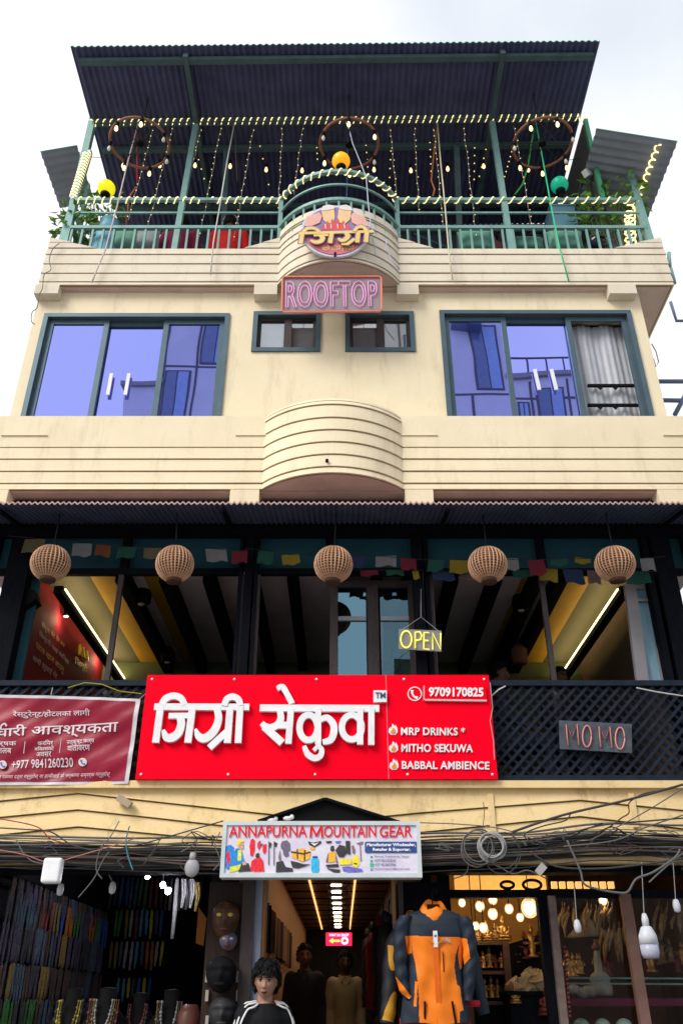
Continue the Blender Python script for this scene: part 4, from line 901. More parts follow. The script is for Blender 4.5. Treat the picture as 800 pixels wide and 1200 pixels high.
# neon ROOFTOP sign under the bay
YN = 6.60
NS = thing('rooftop_neon_sign', 'pink neon ROOFTOP letters on a smoky panel with an orange border under the bay', 'sign', W(388, 365, YN))
m = MB(); m.ppoly([(331, 324), (446.5, 323.5), (447.5, 364.5), (330, 366)], YN, .012); m.build('panel', mat('smoky_acrylic', (.36, .29, .32), .3, alpha=.82), NS)
M['neonpink'] = mat('neon_pink', (.80, .36, .64), .4, emit=(1, .40, .80), estr=.10); M['neonorange'] = mat('neon_orange', (.70, .20, .13), .4, emit=(1, .18, .10), estr=.04)
m = MB(); m.tube([W(a, b, YN - .012) for a, b in [(333.5, 324.5), (444, 324), (446.6, 326.5), (447.2, 362), (445, 365), (333, 366), (330.4, 363.5), (331, 327)]], .011, 6, True); m.build('neon_border', M['neonorange'], NS)
def neon_outline(body, q, Y, rad):
    c = bpy.data.curves.new('t', 'FONT'); c.body = body; c.resolution_u = 3; c.space_character = 1.08; c.offset = .012
    c.fill_mode = 'NONE' if 'NONE' in [e.identifier for e in c.bl_rna.properties['fill_mode'].enum_items] else c.fill_mode
    o = bpy.data.objects.new('t', c); COL.objects.link(o); bpy.context.view_layer.update()
    me = bpy.data.meshes.new_from_object(o.evaluated_get(bpy.context.evaluated_depsgraph_get()))
    bm = bmesh.new(); bm.from_mesh(me)
    vs = [v.co.copy() for v in bm.verts]; x0 = min(v.x for v in vs); x1 = max(v.x for v in vs); y0 = min(v.y for v in vs); y1 = max(v.y for v in vs)
    edges = [e for e in bm.edges if len(e.link_faces) < 2]; adj = {}
    for e in edges: a, b = e.verts[0].index, e.verts[1].index; adj.setdefault(a, []).append(b); adj.setdefault(b, []).append(a)
    tl, tr, br, bl = [W(*p, Y) for p in q]; mp_ = lambda v: bl.lerp(br, (v.x-x0)/(x1-x0)).lerp(tl.lerp(tr, (v.x-x0)/(x1-x0)), (v.y-y0)/(y1-y0))
    seen = set(); m = MB()
    for st in adj:
        if st in seen: continue
        loop = [st]; seen.add(st); cur = st
        while True:
            nx = [k for k in adj[cur] if k not in seen]
            if not nx: break
            cur = nx[0]; seen.add(cur); loop.append(cur)
        if len(loop) > 3: m.tube([mp_(vs[k]) for k in loop], rad, 5, True)
    bm.free(); bpy.data.objects.remove(o); bpy.data.curves.remove(c); bpy.data.meshes.remove(me); return m
neon_outline('ROOFTOP', [(335.5, 329.5), (441, 329), (442, 359), (335, 360.5)], YN - .014, .0055).build('neon_letters', M['neonpink'], NS)
m = MB(); m.tube([W(352, 324, YN), W(352, 324, YN) + Vector((0, .1, .14))], .004, 4); m.tube([W(428, 324, YN), W(428, 324, YN) + Vector((0, .1, .14))], .004, 4); m.build('hanging_wire', M['palewire'], NS)

# round logo on the bay
YO = larc and uarc[12][1] - .05
LG = thing('logo_sign', 'round restaurant emblem with gold letters and mugs over flames on the curved bay', 'sign', W(392.5, 300.5, YO))
cx, cy = 392.5, 270.8
lm = [mat('logo_rim', (.66, .66, .74), .45), mat('logo_purple', (.30, .20, .42), .5), mat('logo_red', (.66, .17, .24), .5), mat('logo_gold', (.83, .60, .22), .45), mat('logo_beer', (.84, .57, .30), .5), mat('logo_skin', (.78, .44, .36), .5), mat('logo_foam', (.80, .72, .72), .5), mat('logo_flame', (.70, .10, .10), .5)]
m = MB(); m.pell(cx, cy, 40, 30, YO, .03, 48); m.build('rim', lm[0], LG)
m = MB(); m.pell(cx, cy - .3, 37.2, 27.6, YO - .004, .003, 48); m.build('disc', lm[1], LG)
m = MB(); m.ppoly([(cx + 37 * math.cos(R(a)), cy - .3 + 27.4 * math.sin(R(a))) for a in range(18, 163, 6)] , YO - .008, .003); m.build('lower_band', lm[2], LG)
def LL(p): return [(335 + a / 6.957, 230 + b / 6.957) for a, b in p]
m = MB(); m.mat(0)
for p in (LL([(288, 110), (392, 95), (398, 170), (385, 215), (340, 225), (305, 190)]), LL([(430, 100), (535, 110), (520, 190), (480, 225), (432, 215), (420, 170)])): m.ppoly(p, YO - .012, .004)
m.mat(1)
for p in (LL([(170, 165), (270, 130), (295, 160), (275, 215), (190, 250), (150, 240)]), LL([(550, 130), (640, 165), (670, 240), (600, 245), (540, 215), (525, 160)])): m.ppoly(p, YO - .014, .004)
m.mat(2)
for p in (LL([(285, 115), (300, 80), (345, 68), (392, 75), (398, 98), (340, 112)]), LL([(432, 98), (440, 75), (490, 68), (530, 85), (540, 115), (480, 112)])): m.ppoly(p, YO - .016, .004)
m.mat(3); m.ppoly(LL([(290, 275), (300, 225), (325, 245), (335, 195), (360, 230), (375, 180), (400, 220), (425, 180), (440, 230), (470, 195), (480, 245), (505, 225), (525, 275)]), YO - .018, .003)
m.mat(2)
for q in (320, 365, 420, 475): m.stroke(LL([(q, 225), (q + 4, 262)]), 1.1, YO - .022, .003)
m.build('picture', [lm[4], lm[5], lm[6], lm[7]], LG)
s1 = [(LL([(105, 300), (715, 285)]), 4.0), (LL([(135, 290), (120, 385)]), 5.0)]
s, w = wl([(140, 290), (175, 262), (235, 262), (275, 290)], [4, 4.5, 4.5, 4]); s1.append((LL(s), w))
s1.append((LL([(225, 318), (345, 315)]), 3)); s, w = wl([(285, 318), (300, 340), (280, 368), (235, 372), (200, 355)], [5, 5.5, 5.5, 5, 2]); s1.append((LL(s), w)); s1.append((LL([(372, 300), (360, 380)]), 5))
s, w = wl([(490, 298), (505, 325), (480, 352), (450, 358), (425, 340)], [5, 5.5, 5.5, 5, 2]); s1.append((LL(s), w)); s1.append((LL([(560, 345), (500, 388), (450, 390)]), [4, 4, 2])); s1.append((LL([(590, 290), (580, 375)]), 5)); s1.append((LL([(660, 285), (652, 372)]), 5))
s, w = wl([(660, 285), (630, 250), (585, 252), (555, 285)], [4, 4.5, 4.5, 4]); s1.append((LL(s), w))
letters([(p, [v + 2.6 for v in w] if isinstance(w, list) else w + 2.6) for p, w in s1], YO - .028, .01).build('letter_outline', lm[1], LG)
letters(s1, YO - .042, .012).build('letters', lm[3], LG)
m = MB(); text(m, "खाने पिउने रमाउने", LL([(285, 405), (560, 398), (545, 445), (300, 448)]), pl(YO - .008), OUT, .01); m.build('small_text', lm[3], LG)
m = MB(); m.ppoly(LL([(392, 455), (410, 455), (408, 492), (390, 492)]), YO - .012, .004); m.build('bracket_strap', M['black'], LG)

# OPEN sign on its wires and MOMO panel on the lattice
YP = 6.72
OS = thing('open_neon_sign', 'yellow neon OPEN sign hanging by wires beside the middle post', 'sign', W(492, 763, YP))
m = MB(); m.ppoly([(467, 737), (517, 739), (517, 763.5), (467, 760.5)], YP, .008); m.build('panel', mat('grey_acrylic', (.33, .33, .35), .25, alpha=.7), OS)
M['neonyellow'] = mat('neon_yellow', (.85, .80, .10), .4, emit=(.95, .85, .08), estr=.55)
def O3(p): return [(380 + a / 3.636, 600 + b / 3.636) for a, b in p]
m = MB()
for i, p in enumerate(([*ell(348, 542, 23, 36, 0, 360, 20)], [(386, 580), (386, 512), (405, 510), (414, 525), (410, 542), (388, 548)], [(445, 514), (424, 513), (423, 583), (446, 585)], [(424, 547), (442, 548)], [(461, 585), (460, 515), (494, 586), (495, 516)])):
    m.tube([W(a, b, YP - .012) for a, b in O3(p)], .0055, 6)
m.build('neon_letters', M['neonyellow'], OS)
m = MB(); m.tube([W(471, 738, YP), W(493, 723, YP + .02), W(513, 739, YP)], .003, 4); m.tube([W(493, 723, YP + .02), W(493, 690, YF - .03)], .003, 4); m.build('hanging_wire', M['palewire'], OS)
YM = 6.66
MS = thing('momo_sign', 'grey wavy panel with thin red MOMO tube letters tied to the lattice', 'sign', W(697, 880, YM))
m = MB(); m.ppoly([(654.5, 844), (739.5, 848.5), (740, 882.5), (655.5, 877.5)], YM, .01); m.build('panel', mat('wet_grey_acrylic', (.10, .125, .15), .22, col2=(.05, .06, .075), nscale=9, bump=.4, bscale=7), MS)
def O6(p): return [(560 + a / 3.333, 780 + b / 3.333) for a, b in p]
m = MB()
for p in ([(350, 312), (343, 230), (366, 280), (384, 228), (392, 312)], ell(424, 276, 17, 42, 0, 360, 18), [(478, 318), (471, 238), (495, 288), (512, 238), (521, 320)], ell(553, 284, 18, 43, 0, 360, 18)):
    m.tube([W(a, b, YM - .01) for a, b in O6(p)], .006, 6)
m.build('tube_letters', mat('neon_salmon', (.60, .24, .22), .4, emit=(.9, .25, .2), estr=.05), MS)

# lattice balcony
LT = thing('lattice_balcony', 'dark diamond lattice balcony front of the restaurant storey', 'railing', (0, 6.72, ZF))
zr0, zr1 = Zat(914, YL), Zat(802, YL)
def lattice(mb, x0, x1, z0, z1, d, w):
    H = z1 - z0
    for s, yy in ((1, 6.715), (-1, 6.732)):
        t = x0 - H
        while t < x1 + H:
            xa, xb = (t, t + H) if s > 0 else (t + H, t); za, zb = z0, z1
            def clip(xa, za, xb, zb):
                P = []
                for X in (x0, x1):
                    pass
                u0, u1 = 0.0, 1.0; dx = xb - xa
                for lim, sg in ((x0, 1), (x1, -1)):
                    a = (xa - lim) * sg; b = (xb - lim) * sg
                    if a < 0 and b < 0: return None
                    if a < 0: u0 = max(u0, a / (a - b))
                    elif b < 0: u1 = min(u1, a / (a - b))
                return (u0, u1) if u1 - u0 > .03 else None
            c = clip(xa, za, xb, zb)
            if c:
                f = lambda u: (xa + (xb - xa) * u, yy, za + (zb - za) * u)
                mb.bar(f(c[0]), f(c[1]), .024, .012, (0, 1, 0))
            t += d
M['lattice'] = mat('lattice_paint', (.016, .024, .04), .55, col2=(.009, .014, .025), nscale=12, spec=.12)
m = MB(); lattice(m, 1.12, 3.4, zr0 + .03, zr1 - .01, .088, .022); m.build('lattice_panel', M['lattice'], LT)
m = MB(); lattice(m, -3.4, -1.45, zr0 + .03, zr1 - .01, .088, .022); m.build('lattice_panel', M['lattice'], LT)
m = MB(); m.box(-3.5, 3.5, 6.69, 6.79, zr1 - .012, zr1 + .032); m.build('handrail', M['lattice'], LT)
m = MB(); m.box(-3.5, 3.5, 6.695, 6.78, ZF + .005, zr0 + .035); m.build('bottom_rail', M['lattice'], LT)
m = MB(); m.box(-1.5, 1.15, 6.70, 6.74, zr0 + .03, zr1 - .01); m.build('solid_panel', M['darkwood'], LT)
m = MB(); m.tube([W(80, 806, 6.66), W(100, 800, 6.66), W(120, 802, 6.66), W(140, 810, 6.66), W(166, 813, 6.66)], .004, 4); tag(recentre(m.build('loose_cable', mat('yellow_wire', (.5, .40, .04), .5)), W(80, 806, 6.66)), 'thin yellow wire drooping over the left lattice above the banner', 'cable')
m = MB(); m.tube([W(745, 806, 6.67), W(770, 811, 6.67), W(803, 816, 6.67)], .005, 4); tag(recentre(m.build('loose_cable', M['white']), W(745, 806, 6.67)), 'white cable across the top right of the lattice', 'cable')
m = MB(); m.tube([W(576, 815, 6.67), W(584, 808, 6.67), W(592, 804, 6.69)], .005, 4); tag(recentre(m.build('loose_cable', M['white']), W(576, 815, 6.67)), 'short white cable between the red signboard and the handrail', 'cable')

# corrugated awning over the restaurant windows
AW = thing('corrugated_awning', 'dark corrugated awning with a terracotta scalloped edge over the restaurant windows', 'awning', (0, 6.5, 5.26))
zaf, zab = Zat(590.5, 6.2), Zat(613, 6.80)
m = MB(); corrugated(m, -3.7, 3.7, [6.2, 6.5, 6.84], lambda x, y: zaf + (zab - zaf) * (y - 6.2) / .6, .048, .010, .017); m.build('roof_sheet', [M['awning'], M['awning_edge']], AW)
m = MB(); m.box(-3.6, 3.6, 6.80, 6.90, zab - .10, zab - .02); m.build('batten', M['darkwood'], AW)
for x in (-2.9, -1.0, .9, 2.9): m = MB(); m.bar((x, 6.26, zaf - .03), (x, 6.80, zab - .05), .03, .03); m.build('bracket', M['darkwood'], AW)

# ------------------------------------------------------------ rattan lanterns, prayer flags, inside lamps
M['rattan'] = mat('rattan', (.62, .37, .23), .55, col2=(.42, .24, .14), nscale=30); M['rattan_in'] = mat('rattan_inner', (.10, .05, .035), .7)
LW = ['rattan globe lantern hanging in front of the red wall, leftmost of the five', 'rattan globe lantern left of the double timber post', 'rattan globe lantern hanging in the middle between two posts', 'rattan globe lantern hanging right of the OPEN sign', 'rattan globe lantern in front of the right light strip, rightmost of the five']
first = None
for (px, py), lab in zip(((59.5, 660), (205, 661), (390.5, 661.5), (571, 662), (720, 661)), LW):
    c = W(px, py, 6.5)
    if first is None:
        t = thing('rattan_lantern', lab, 'lantern', c, 'rattan lanterns under the awning'); r = .160; zc = .147
        m = MB()
        for k in range(30):
            a = 2 * math.pi * k / 30; m.tube([c + Vector((r * math.cos(b) * math.cos(a), r * math.cos(b) * math.sin(a), r * .97 * math.sin(b))) for b in [R(-66 + 132 * i / 10) for i in range(11)]], .0068, 4)
        for k in range(15):
            b = R(-60 + 120 * k / 14); m.tube([c + Vector((r * .992 * math.cos(b) * math.cos(a), r * .992 * math.cos(b) * math.sin(a), r * .965 * math.sin(b))) for a in [2 * math.pi * i / 30 for i in range(30)]], .0042, 4, True)
        m.build('shade', M['rattan'], t)
        m = MB(); m.ball(c, .150, 20, 12); m.build('inner_shade', M['rattan_in'], t)
        m = MB(); m.lathe(c + Vector((0, 0, -.165)), [(.05, -.004), (.066, 0), (.066, .022), (.055, .024), (.05, .01)], 18); m.build('bottom_ring', M['rattan_in'], t)
        m = MB(); m.tube([c + Vector((0, 0, .14)), c + Vector((0, 0, .52))], .006, 5); m.build('hanging_cord', M['wire'], t); first = t
    else:
        d_ = dup(first, c, lab, None, random.uniform(0, 6)); k_ = random.uniform(.97, 1.05); d_.scale = (k_, k_, random.uniform(.97, 1.03)); d_.rotation_euler.x = random.uniform(-.05, .05); d_.rotation_euler.y = random.uniform(-.05, .05)
FC_ = {'w': (.45, .45, .47), 'r': (.33, .03, .06), 'y': (.55, .42, .04), 'b': (.05, .09, .22), 'g': (.03, .17, .12), 'o': (.38, .12, .05), 'l': (.30, .24, .13), 'p': (.35, .22, .22)}; FC = {k: tuple(q * .40 for q in v) for k, v in FC_.items()}
def flags(lab, Y, wpts, items):
    P = [W(a, b, Y) for a, b in wpts]; t = thing('prayer_flag_string', lab, 'flags', P[0], 'prayer flag strings under the awning')
    m = MB(); m.tube(P, .003, 4); m.build('cord', M['wire'], t)
    for k, px, w, h in items:
        py = None
        for (a, b), (c, d) in zip(wpts[:-1], wpts[1:]):
            if a <= px <= c: py = b + (d - b) * (px - a) / (c - a)
        if py is None: continue
        w *= random.uniform(.68, .92); h *= random.uniform(.8, 1); p = W(px - w / 2, py + random.uniform(-1.5, 1.5), Y); q = W(px + w / 2, py + random.uniform(-1.5, 2.5), Y); hh = h * mpp(py, Y) * 1.05; n = 8; vs = []; ph = px * .7; sk = random.uniform(-.02, .02)
        for j in range(5):
            for i in range(n + 1):
                u = i / n; v = j / 4; a = p.lerp(q, u); vs.append((a.x + sk * v, Y + .012 * math.sin(u * 5 + ph) * v + .02 * v, a.z - hh * v + .006 * math.sin(u * 9 + ph) * v))
        mb = MB(); mb.add(vs, [(j*(n+1)+i, j*(n+1)+i+1, (j+1)*(n+1)+i+1, (j+1)*(n+1)+i) for j in range(4) for i in range(n)], True)
        mb.build('flag', mat('flag_cloth_' + k, FC[k], .85, nscale=9), t)
flags('faded prayer flags on a string at the left, starting with a beige flag', 6.72, [(10, 628), (45, 631), (150, 641), (250, 643), (290, 647)], [('l', 42, 28, 16), ('w', 97, 26, 16), ('o', 122, 24, 16), ('g', 150, 24, 15), ('l', 180, 24, 14), ('b', 215, 24, 14), ('w', 253, 28, 18), ('r', 281, 22, 17)])
flags('string of prayer flags across the middle bays with a yellow and a green flag', 6.74, [(285, 642), (340, 650), (400, 650), (450, 652), (500, 656), (545, 655), (600, 653)], [('g', 312, 26, 17), ('y', 340, 25, 13), ('b', 420, 22, 16), ('w', 452, 27, 14), ('r', 478, 20, 16), ('g', 511, 26, 16), ('y', 538, 26, 15), ('b', 556, 14, 14)])
flags('string of prayer flags at the right with a red flag beside a yellow one', 6.70, [(590, 655), (628, 656), (680, 654), (722, 656), (780, 652)], [('w', 600, 18, 16), ('r', 627, 27, 18), ('g', 655, 24, 9), ('y', 682, 26, 7), ('w', 757, 22, 14)])
flags('lower string of prayer flags hanging from the timber rod behind the other strings', 6.80, [(410, 668), (470, 668), (520, 669), (580, 670), (640, 666), (700, 668), (770, 670)], [('r', 432, 27, 6), ('g', 462, 27, 7), ('y', 486, 10, 10), ('b', 518, 30, 10), ('p', 548, 26, 9), ('g', 610, 28, 10), ('y', 642, 26, 18), ('b', 670, 28, 18), ('p', 695, 22, 16), ('g', 745, 36, 14)])
def inlamp(px, py, Y, r, lab):
    c = W(px, py, Y); t = thing('basket_lamp', lab, 'lamp', c); m = MB()
    m.lathe(c, [(r * .55, -r), (r * .95, -r * .8), (r, 0), (r * .75, r * .8), (r * .3, r * 1.25), (r * .1, r * 1.3)], 14); m.build('shade', M['darkwood'], t)
    m = MB(); m.ball(c - Vector((0, 0, r * .95)), r * .42, 10, 6, 1, 1, .5); m.build('bulb', mat('unlit_bulb', (.45, .42, .38), .3), t)
    m = MB(); m.tube([c + Vector((0, 0, r)), (c.x, c.y, ZC)], .004, 4); m.build('hanging_cord', M['wire'], t)
inlamp(167, 698, 7.6, .09, 'dark basket lamp hanging indoors left of the mullion bar near the yellow glow on the ceiling')
inlamp(609, 706, 7.7, .085, 'dark basket lamp hanging indoors behind the right hand window bay')
inlamp(197, 768, 9.0, .08, 'small dark basket lamp far inside near the back wall at the left')
m = MB(); p = W(608, 768, 8.8); m.lathe((p.x, p.y, p.z - .1), [(.07, 0), (.085, .02), (.09, .18), (.07, .24)], 10); m.tube([(p.x, p.y, p.z + .13), (p.x, p.y, ZC)], .004, 4); tag(recentre(m.build('wood_lamp', mat('lamp_wood', (.16, .075, .045), .6)), (p.x, p.y, p.z - .1)), 'brown wooden pendant lamp deep inside at the right beside the yellow beam', 'lamp')
for a, b, lab in ((428, 8, 'dark speaker box high on the left post of the glazed door'), (372, 6, 'dark speaker box under the rod right of the glazed door')):
    pass
p = W(28, 700, 6.96); m = MB(); m.prism([(p.x - .17, p.z + .14), (p.x + .10, p.z + .05), (p.x + .13, p.z - .03), (p.x - .02, p.z - .16), (p.x - .17, p.z - .14)], 6.92, 7.08)
t = thing('wall_speaker', 'dark angular loudspeaker mounted left of the red wall', 'speaker', p); m.build('cabinet', M['black'], t); m = MB(); m.bar((p.x - .2, 7.0, p.z), (p.x - .33, 7.0, p.z + .02), .04); m.build('wall_bracket', M['darkwood'], t)

# ------------------------------------------------------------ overhead cables and what hangs on them
random.seed(5)
def cable(pts, Y, r, mt, lab, group=None):
    P = [W(a, b, Y + (e[0] if e else 0)) for a, b, *e in pts]; s = []
    for i in range(len(P) - 1):
        p0, p1, p2, p3 = P[max(i-1, 0)], P[i], P[i+1], P[min(i+2, len(P)-1)]
        for k in range(6):
            t = k / 6; s.append(.5 * ((2*p1) + (p2-p0)*t + (2*p0-5*p1+4*p2-p3)*t*t + (3*p1-p0-3*p2+p3)*t**3))
    s.append(P[-1]); m = MB(); m.tube(s, r, 5); o = m.build('cable', mt); recentre(o, P[0]); return tag(o, lab, 'cable', group)
cm = [mat('cable_black', (.022, .022, .024), .5), mat('cable_grey', (.13, .13, .13), .5), mat('cable_dark_grey', (.06, .06, .062), .5), mat('cable_brown', (.09, .06, .05), .6)]
xs_ = [-60, 40, 140, 240, 330, 430, 520, 610, 700, 780, 860]
def base(x): return 998 + 5 * math.sin((x - 60) / 130) + (-6 if x > 640 else 0)
for k in range(58):
    off = random.gauss(0, 8); ph = random.uniform(0, 6.28); am = random.uniform(.5, 3.5); c = random.choices([0, 1, 2, 3], [3, 4, 5, 1])[0]
    pts = [(x, base(x) + off + am * math.sin(x / 90 + ph) + random.gauss(0, 1.6)) for x in xs_]
    cable(pts, 6.50 + random.uniform(0, .16), random.choice([.003, .004, .004, .005, .006, .008, .010]), cm[c], ['black', 'grey', 'dark grey', 'brown'][c] + ' cable running along the tangled bundle above the shops', 'cables of the bundle above the shops')
cable([(600, 975), (660, 955), (740, 936), (850, 905)], 6.35, .009, cm[2], 'dark cable rising from the bundle up to the right edge across the ochre boards')
cable([(485, 964), (540, 966), (590, 972), (640, 990)], 6.5, .004, cm[1], 'thin grey cable slanting from the gear sign to the bundle')
cable([(640, 985), (700, 968), (760, 962), (850, 955)], 6.42, .006, cm[2], 'dark cable slanting above the right end of the bundle')
cable([(660, 992), (720, 985), (760, 968), (850, 940)], 6.40, .005, cm[1], 'thin grey cable fanning up to the right edge')
cable([(690, 985), (740, 960), (790, 930), (840, 895)], 6.40, .004, cm[1], 'thin pale cable crossing the other cables at the right edge')
cable([(-40, 968), (30, 972), (60, 975), (90, 992), (140, 995), (262, 962)], 6.46, .005, cm[2], 'dark cable from the left edge up to the corner of the gear sign')
cable([(-30, 955), (20, 963), (46, 970), (58, 982), (75, 988)], 6.5, .004, mat('cable_red', (.36, .05, .05), .5), 'thin red wire zigzagging over the ochre boards at the left')
cable([(0, 996), (30, 1002), (60, 1011), (92, 1003), (130, 992), (160, 982)], 6.44, .004, mat('cable_pink', (.42, .16, .14), .5), 'pale red wire looping under the left bundle')
cable([(20, 985), (28, 1000), (40, 1010), (60, 1013)], 6.45, .005, cm[1], 'grey wire sagging beside the white box')
cable([(152, 968), (148, 985), (150, 1002), (156, 1020)], 6.42, .005, mat('cable_teal', (.06, .24, .30), .5), 'teal wire dangling in front of the left bundle')
cable([(140, 962), (130, 980), (118, 995), (113, 1018), (120, 1030)], 6.44, .004, cm[1], 'grey twisted wire hanging left of the teal wire')
cable([(92, 1052), (110, 1030), (120, 1010), (128, 998)], 6.44, .004, cm[1], 'straight thin grey wire slanting up into the left bundle')
cable([(190, 980), (178, 1000), (168, 1014)], 6.44, .004, cm[2], 'dark wire curving down left of the lit bulbs')
cable([(228, 985), (230, 1004), (222, 1022), (212, 1015), (212, 1004)], 6.44, .004, cm[2], 'dark wire loop around the white oval lamp')
cable([(258, 975), (252, 990), (258, 1008), (250, 1020)], 6.42, .004, cm[1], 'grey wire loop at the left end of the gear sign')
cable([(664, 985), (673, 1005), (680, 1022), (684, 1036), (700, 1042), (722, 1046), (735, 1045), (745, 1030), (765, 1022), (790, 1005), (796, 995)], 6.40, .008, cm[1], 'thick grey cable drooping in a wide curve over the right shop window')
cable([(620, 998), (650, 1015), (700, 1018), (760, 1012), (840, 1000)], 6.44, .007, cm[2], 'dark cable sagging below the right bundle')
cable([(840, 985), (800, 1000), (775, 1020), (760, 1034)], 6.40, .006, cm[1], 'grey cable coming down from the right edge')
cable([(540, 990), (548, 1010), (545, 1024), (530, 1030)], 6.42, .004, cm[2], 'thin dark wire hanging below the coil')
cable([(566, 940), (567, 955), (565, 975), (570, 985)], 6.55, .003, cm[3], 'thin brown wire going down the boards above the coil')
cable([(580, 1012), (600, 1024), (618, 1020), (640, 1030)], 6.44, .005, cm[1], 'grey wire sagging right of the coil')
for q_ in range(22):
    x0_ = random.choice([random.uniform(-10, 255), random.uniform(500, 800)]); y0_ = base(x0_) + random.uniform(-15, 8); pp_ = [(x0_, y0_)]
    for _ in range(random.randint(3, 6)): pp_.append((pp_[-1][0] + random.uniform(-14, 26), pp_[-1][1] + random.uniform(-13, 13)))
    cable(pp_, 6.42 + random.uniform(0, .06), random.choice([.003, .004, .005]), random.choice(cm), 'short loose wire end curling out of the tangled bundle', 'loose wire ends of the bundle')
cable([(70, 285), (62, 292), (58, 305), (60, 316), (52, 322), (50, 338), (46, 346), (44, 360), (38, 366), (37, 376), (41, 380)], 6.80, .005, cm[1], 'thin pale cable looping down the left wall edge below the parapet')
def coil(px, py, r, n, mt, lab, thick=.006):
    c = W(px, py, 6.40); t = []; 
    for i in range(n * 22):
        a = 2 * math.pi * i / 22; k = 1 + .16 * math.sin(a * .37 + i * .01) + .05 * math.sin(a * .113); t.append(c + Vector((r * k * math.cos(a) + .012 * math.sin(i * .3), .02 * math.sin(i * .11), r * 1.05 * k * math.sin(a) + .01 * math.cos(i * .23))))
    m = MB(); m.tube(t, thick, 5); tag(recentre(m.build('cable_coil', mt), c), lab, 'cable coil')
coil(576, 991, .078, 8, mat('cable_pale_grey', (.34, .34, .33), .5), 'pale grey coil of cable hung on the bundle right of the gear sign')
coil(560, 992, .10, 3, cm[1], 'looser grey coil of cable left of the pale coil', .005)
coil(589, 998, .11, 2, cm[2], 'large thin loop of dark cable around the pale coil', .004)
# boxes and lamps in the cables
p = W(62, 1020, 6.40); m = MB(); m.box(-.065, .065, -.04, .04, -.085, .08); bm = bmesh.new(); me0 = None
o = m.build('junction_box', M['acryl']); bv = o.modifiers.new('b', 'BEVEL'); bv.width = .02; bv.segments = 3; o.location = p; tag(o, 'white plastic junction box hanging under the left cables', 'box')
p = W(225, 1017, 6.45); m = MB(); m.ball((0, 0, 0), .052, 16, 10, 1, .6, 1.2); m.lathe((0, 0, .05), [(.02, 0), (.025, .02), (.02, .05)], 10); o = m.build('oval_lamp', mat('dull_white_plastic', (.35, .35, .37), .4)); o.location = p; tag(o, 'unlit white oval lamp under the cables left of the gear sign', 'lamp')
p = W(146, 939, 6.64); m = MB(); m.bar(p + Vector((-.05, 0, .03)), p + Vector((.05, 0, -.03)), .05, .05); o = m.build('meter_box', mat('tan_plastic', (.42, .33, .24), .6)); tag(recentre(o, p), 'tilted small tan box fixed on the ochre boards at the left', 'box')
p = W(632, 1019, 6.42); m = MB(); m.prism([(p.x - .04, p.z - .01), (p.x + .015, p.z + .045), (p.x + .05, p.z + .01), (p.x - .005, p.z - .045)], 6.40, 6.405); tag(recentre(m.build('paper_tag', mat('tag_grey', (.38, .38, .37), .6)), p), 'grey tag dangling below the cables right of the coil', 'tag')
for px, py, lab in ((318, 961, 'small white scrap lying on the left top of the gear sign'), (337, 959, 'larger white scrap of plastic on top of the gear sign near its middle')):
    p = W(px, py, 6.5); m = MB(); m.ball(p, .022, 8, 5, 1.6, 1, .7); m.ball(p + Vector((.03, 0, .01)), .018, 8, 5); tag(recentre(m.build('plastic_scrap', M['white']), p), lab, 'scrap')
def hangbulb(px, py, Y, kind, lab, top=1010):
    p = W(px, py, Y); t = thing('hanging_bulb', lab, 'bulb', p)
    m = MB(); m.tube([p + Vector((0, 0, .03)), W(px - 4, top, Y)], .003, 4); m.build('cord', M['palewire'], t)
    wm = mat('bulb_white', (.62, .64, .70), .3)
    if kind == 'big':
        m = MB(); m.lathe(p, [(.02, -.24), (.05, -.235), (.06, -.21), (.062, -.15)], 18); m.lathe(p, [(.0615, -.15), (.056, -.10), (.035, -.055), (.025, -.05)], 18); m.build('bulb', [mat('bulb_diffuser', (.46, .47, .60), .35, coat=.2)], t)
        m = MB(); m.lathe(p, [(.064, -.155), (.059, -.10), (.037, -.052), (.028, -.045)], 18); m.build('bulb_body', wm, t)
        m = MB(); m.lathe(p, [(.022, -.05), (.024, 0), (.014, .035)], 12); m.build('socket', wm, t)
    else: m = MB(); m.lathe(p, [(.008, -.045), (.022, -.035), (.026, 0), (.020, .03), (.01, .04)], 12); m.build('bulb', wm, t)
hangbulb(755, 1077, 6.45, 'big', 'large white LED bulb hanging in front of the right shop window')
hangbulb(676, 1085, 6.6, 'small', 'small white socket hanging left of the big white bulb', 1035)
hangbulb(792, 1061, 6.5, 'small', 'small white socket hanging at the right edge')
hangbulb(71, 1042, 6.9, 'small', 'slim white socket hanging among the bead strands', 1020)
hangbulb(132, 1040, 6.9, 'small', 'slim pale socket hanging left of the lit shop bulbs', 1025)
M['coldbulb'] = mat('cold_bulb_glow', (.9, .9, 1), .3, emit=(.86, .84, 1), estr=120); M['warmbulb'] = mat('warm_bulb_glow', (1, .8, .5), .3, emit=(1, .55, .18), estr=22); M['warmwhite'] = mat('warm_white_glow', (1, .9, .7), .3, emit=(1, .74, .42), estr=26)
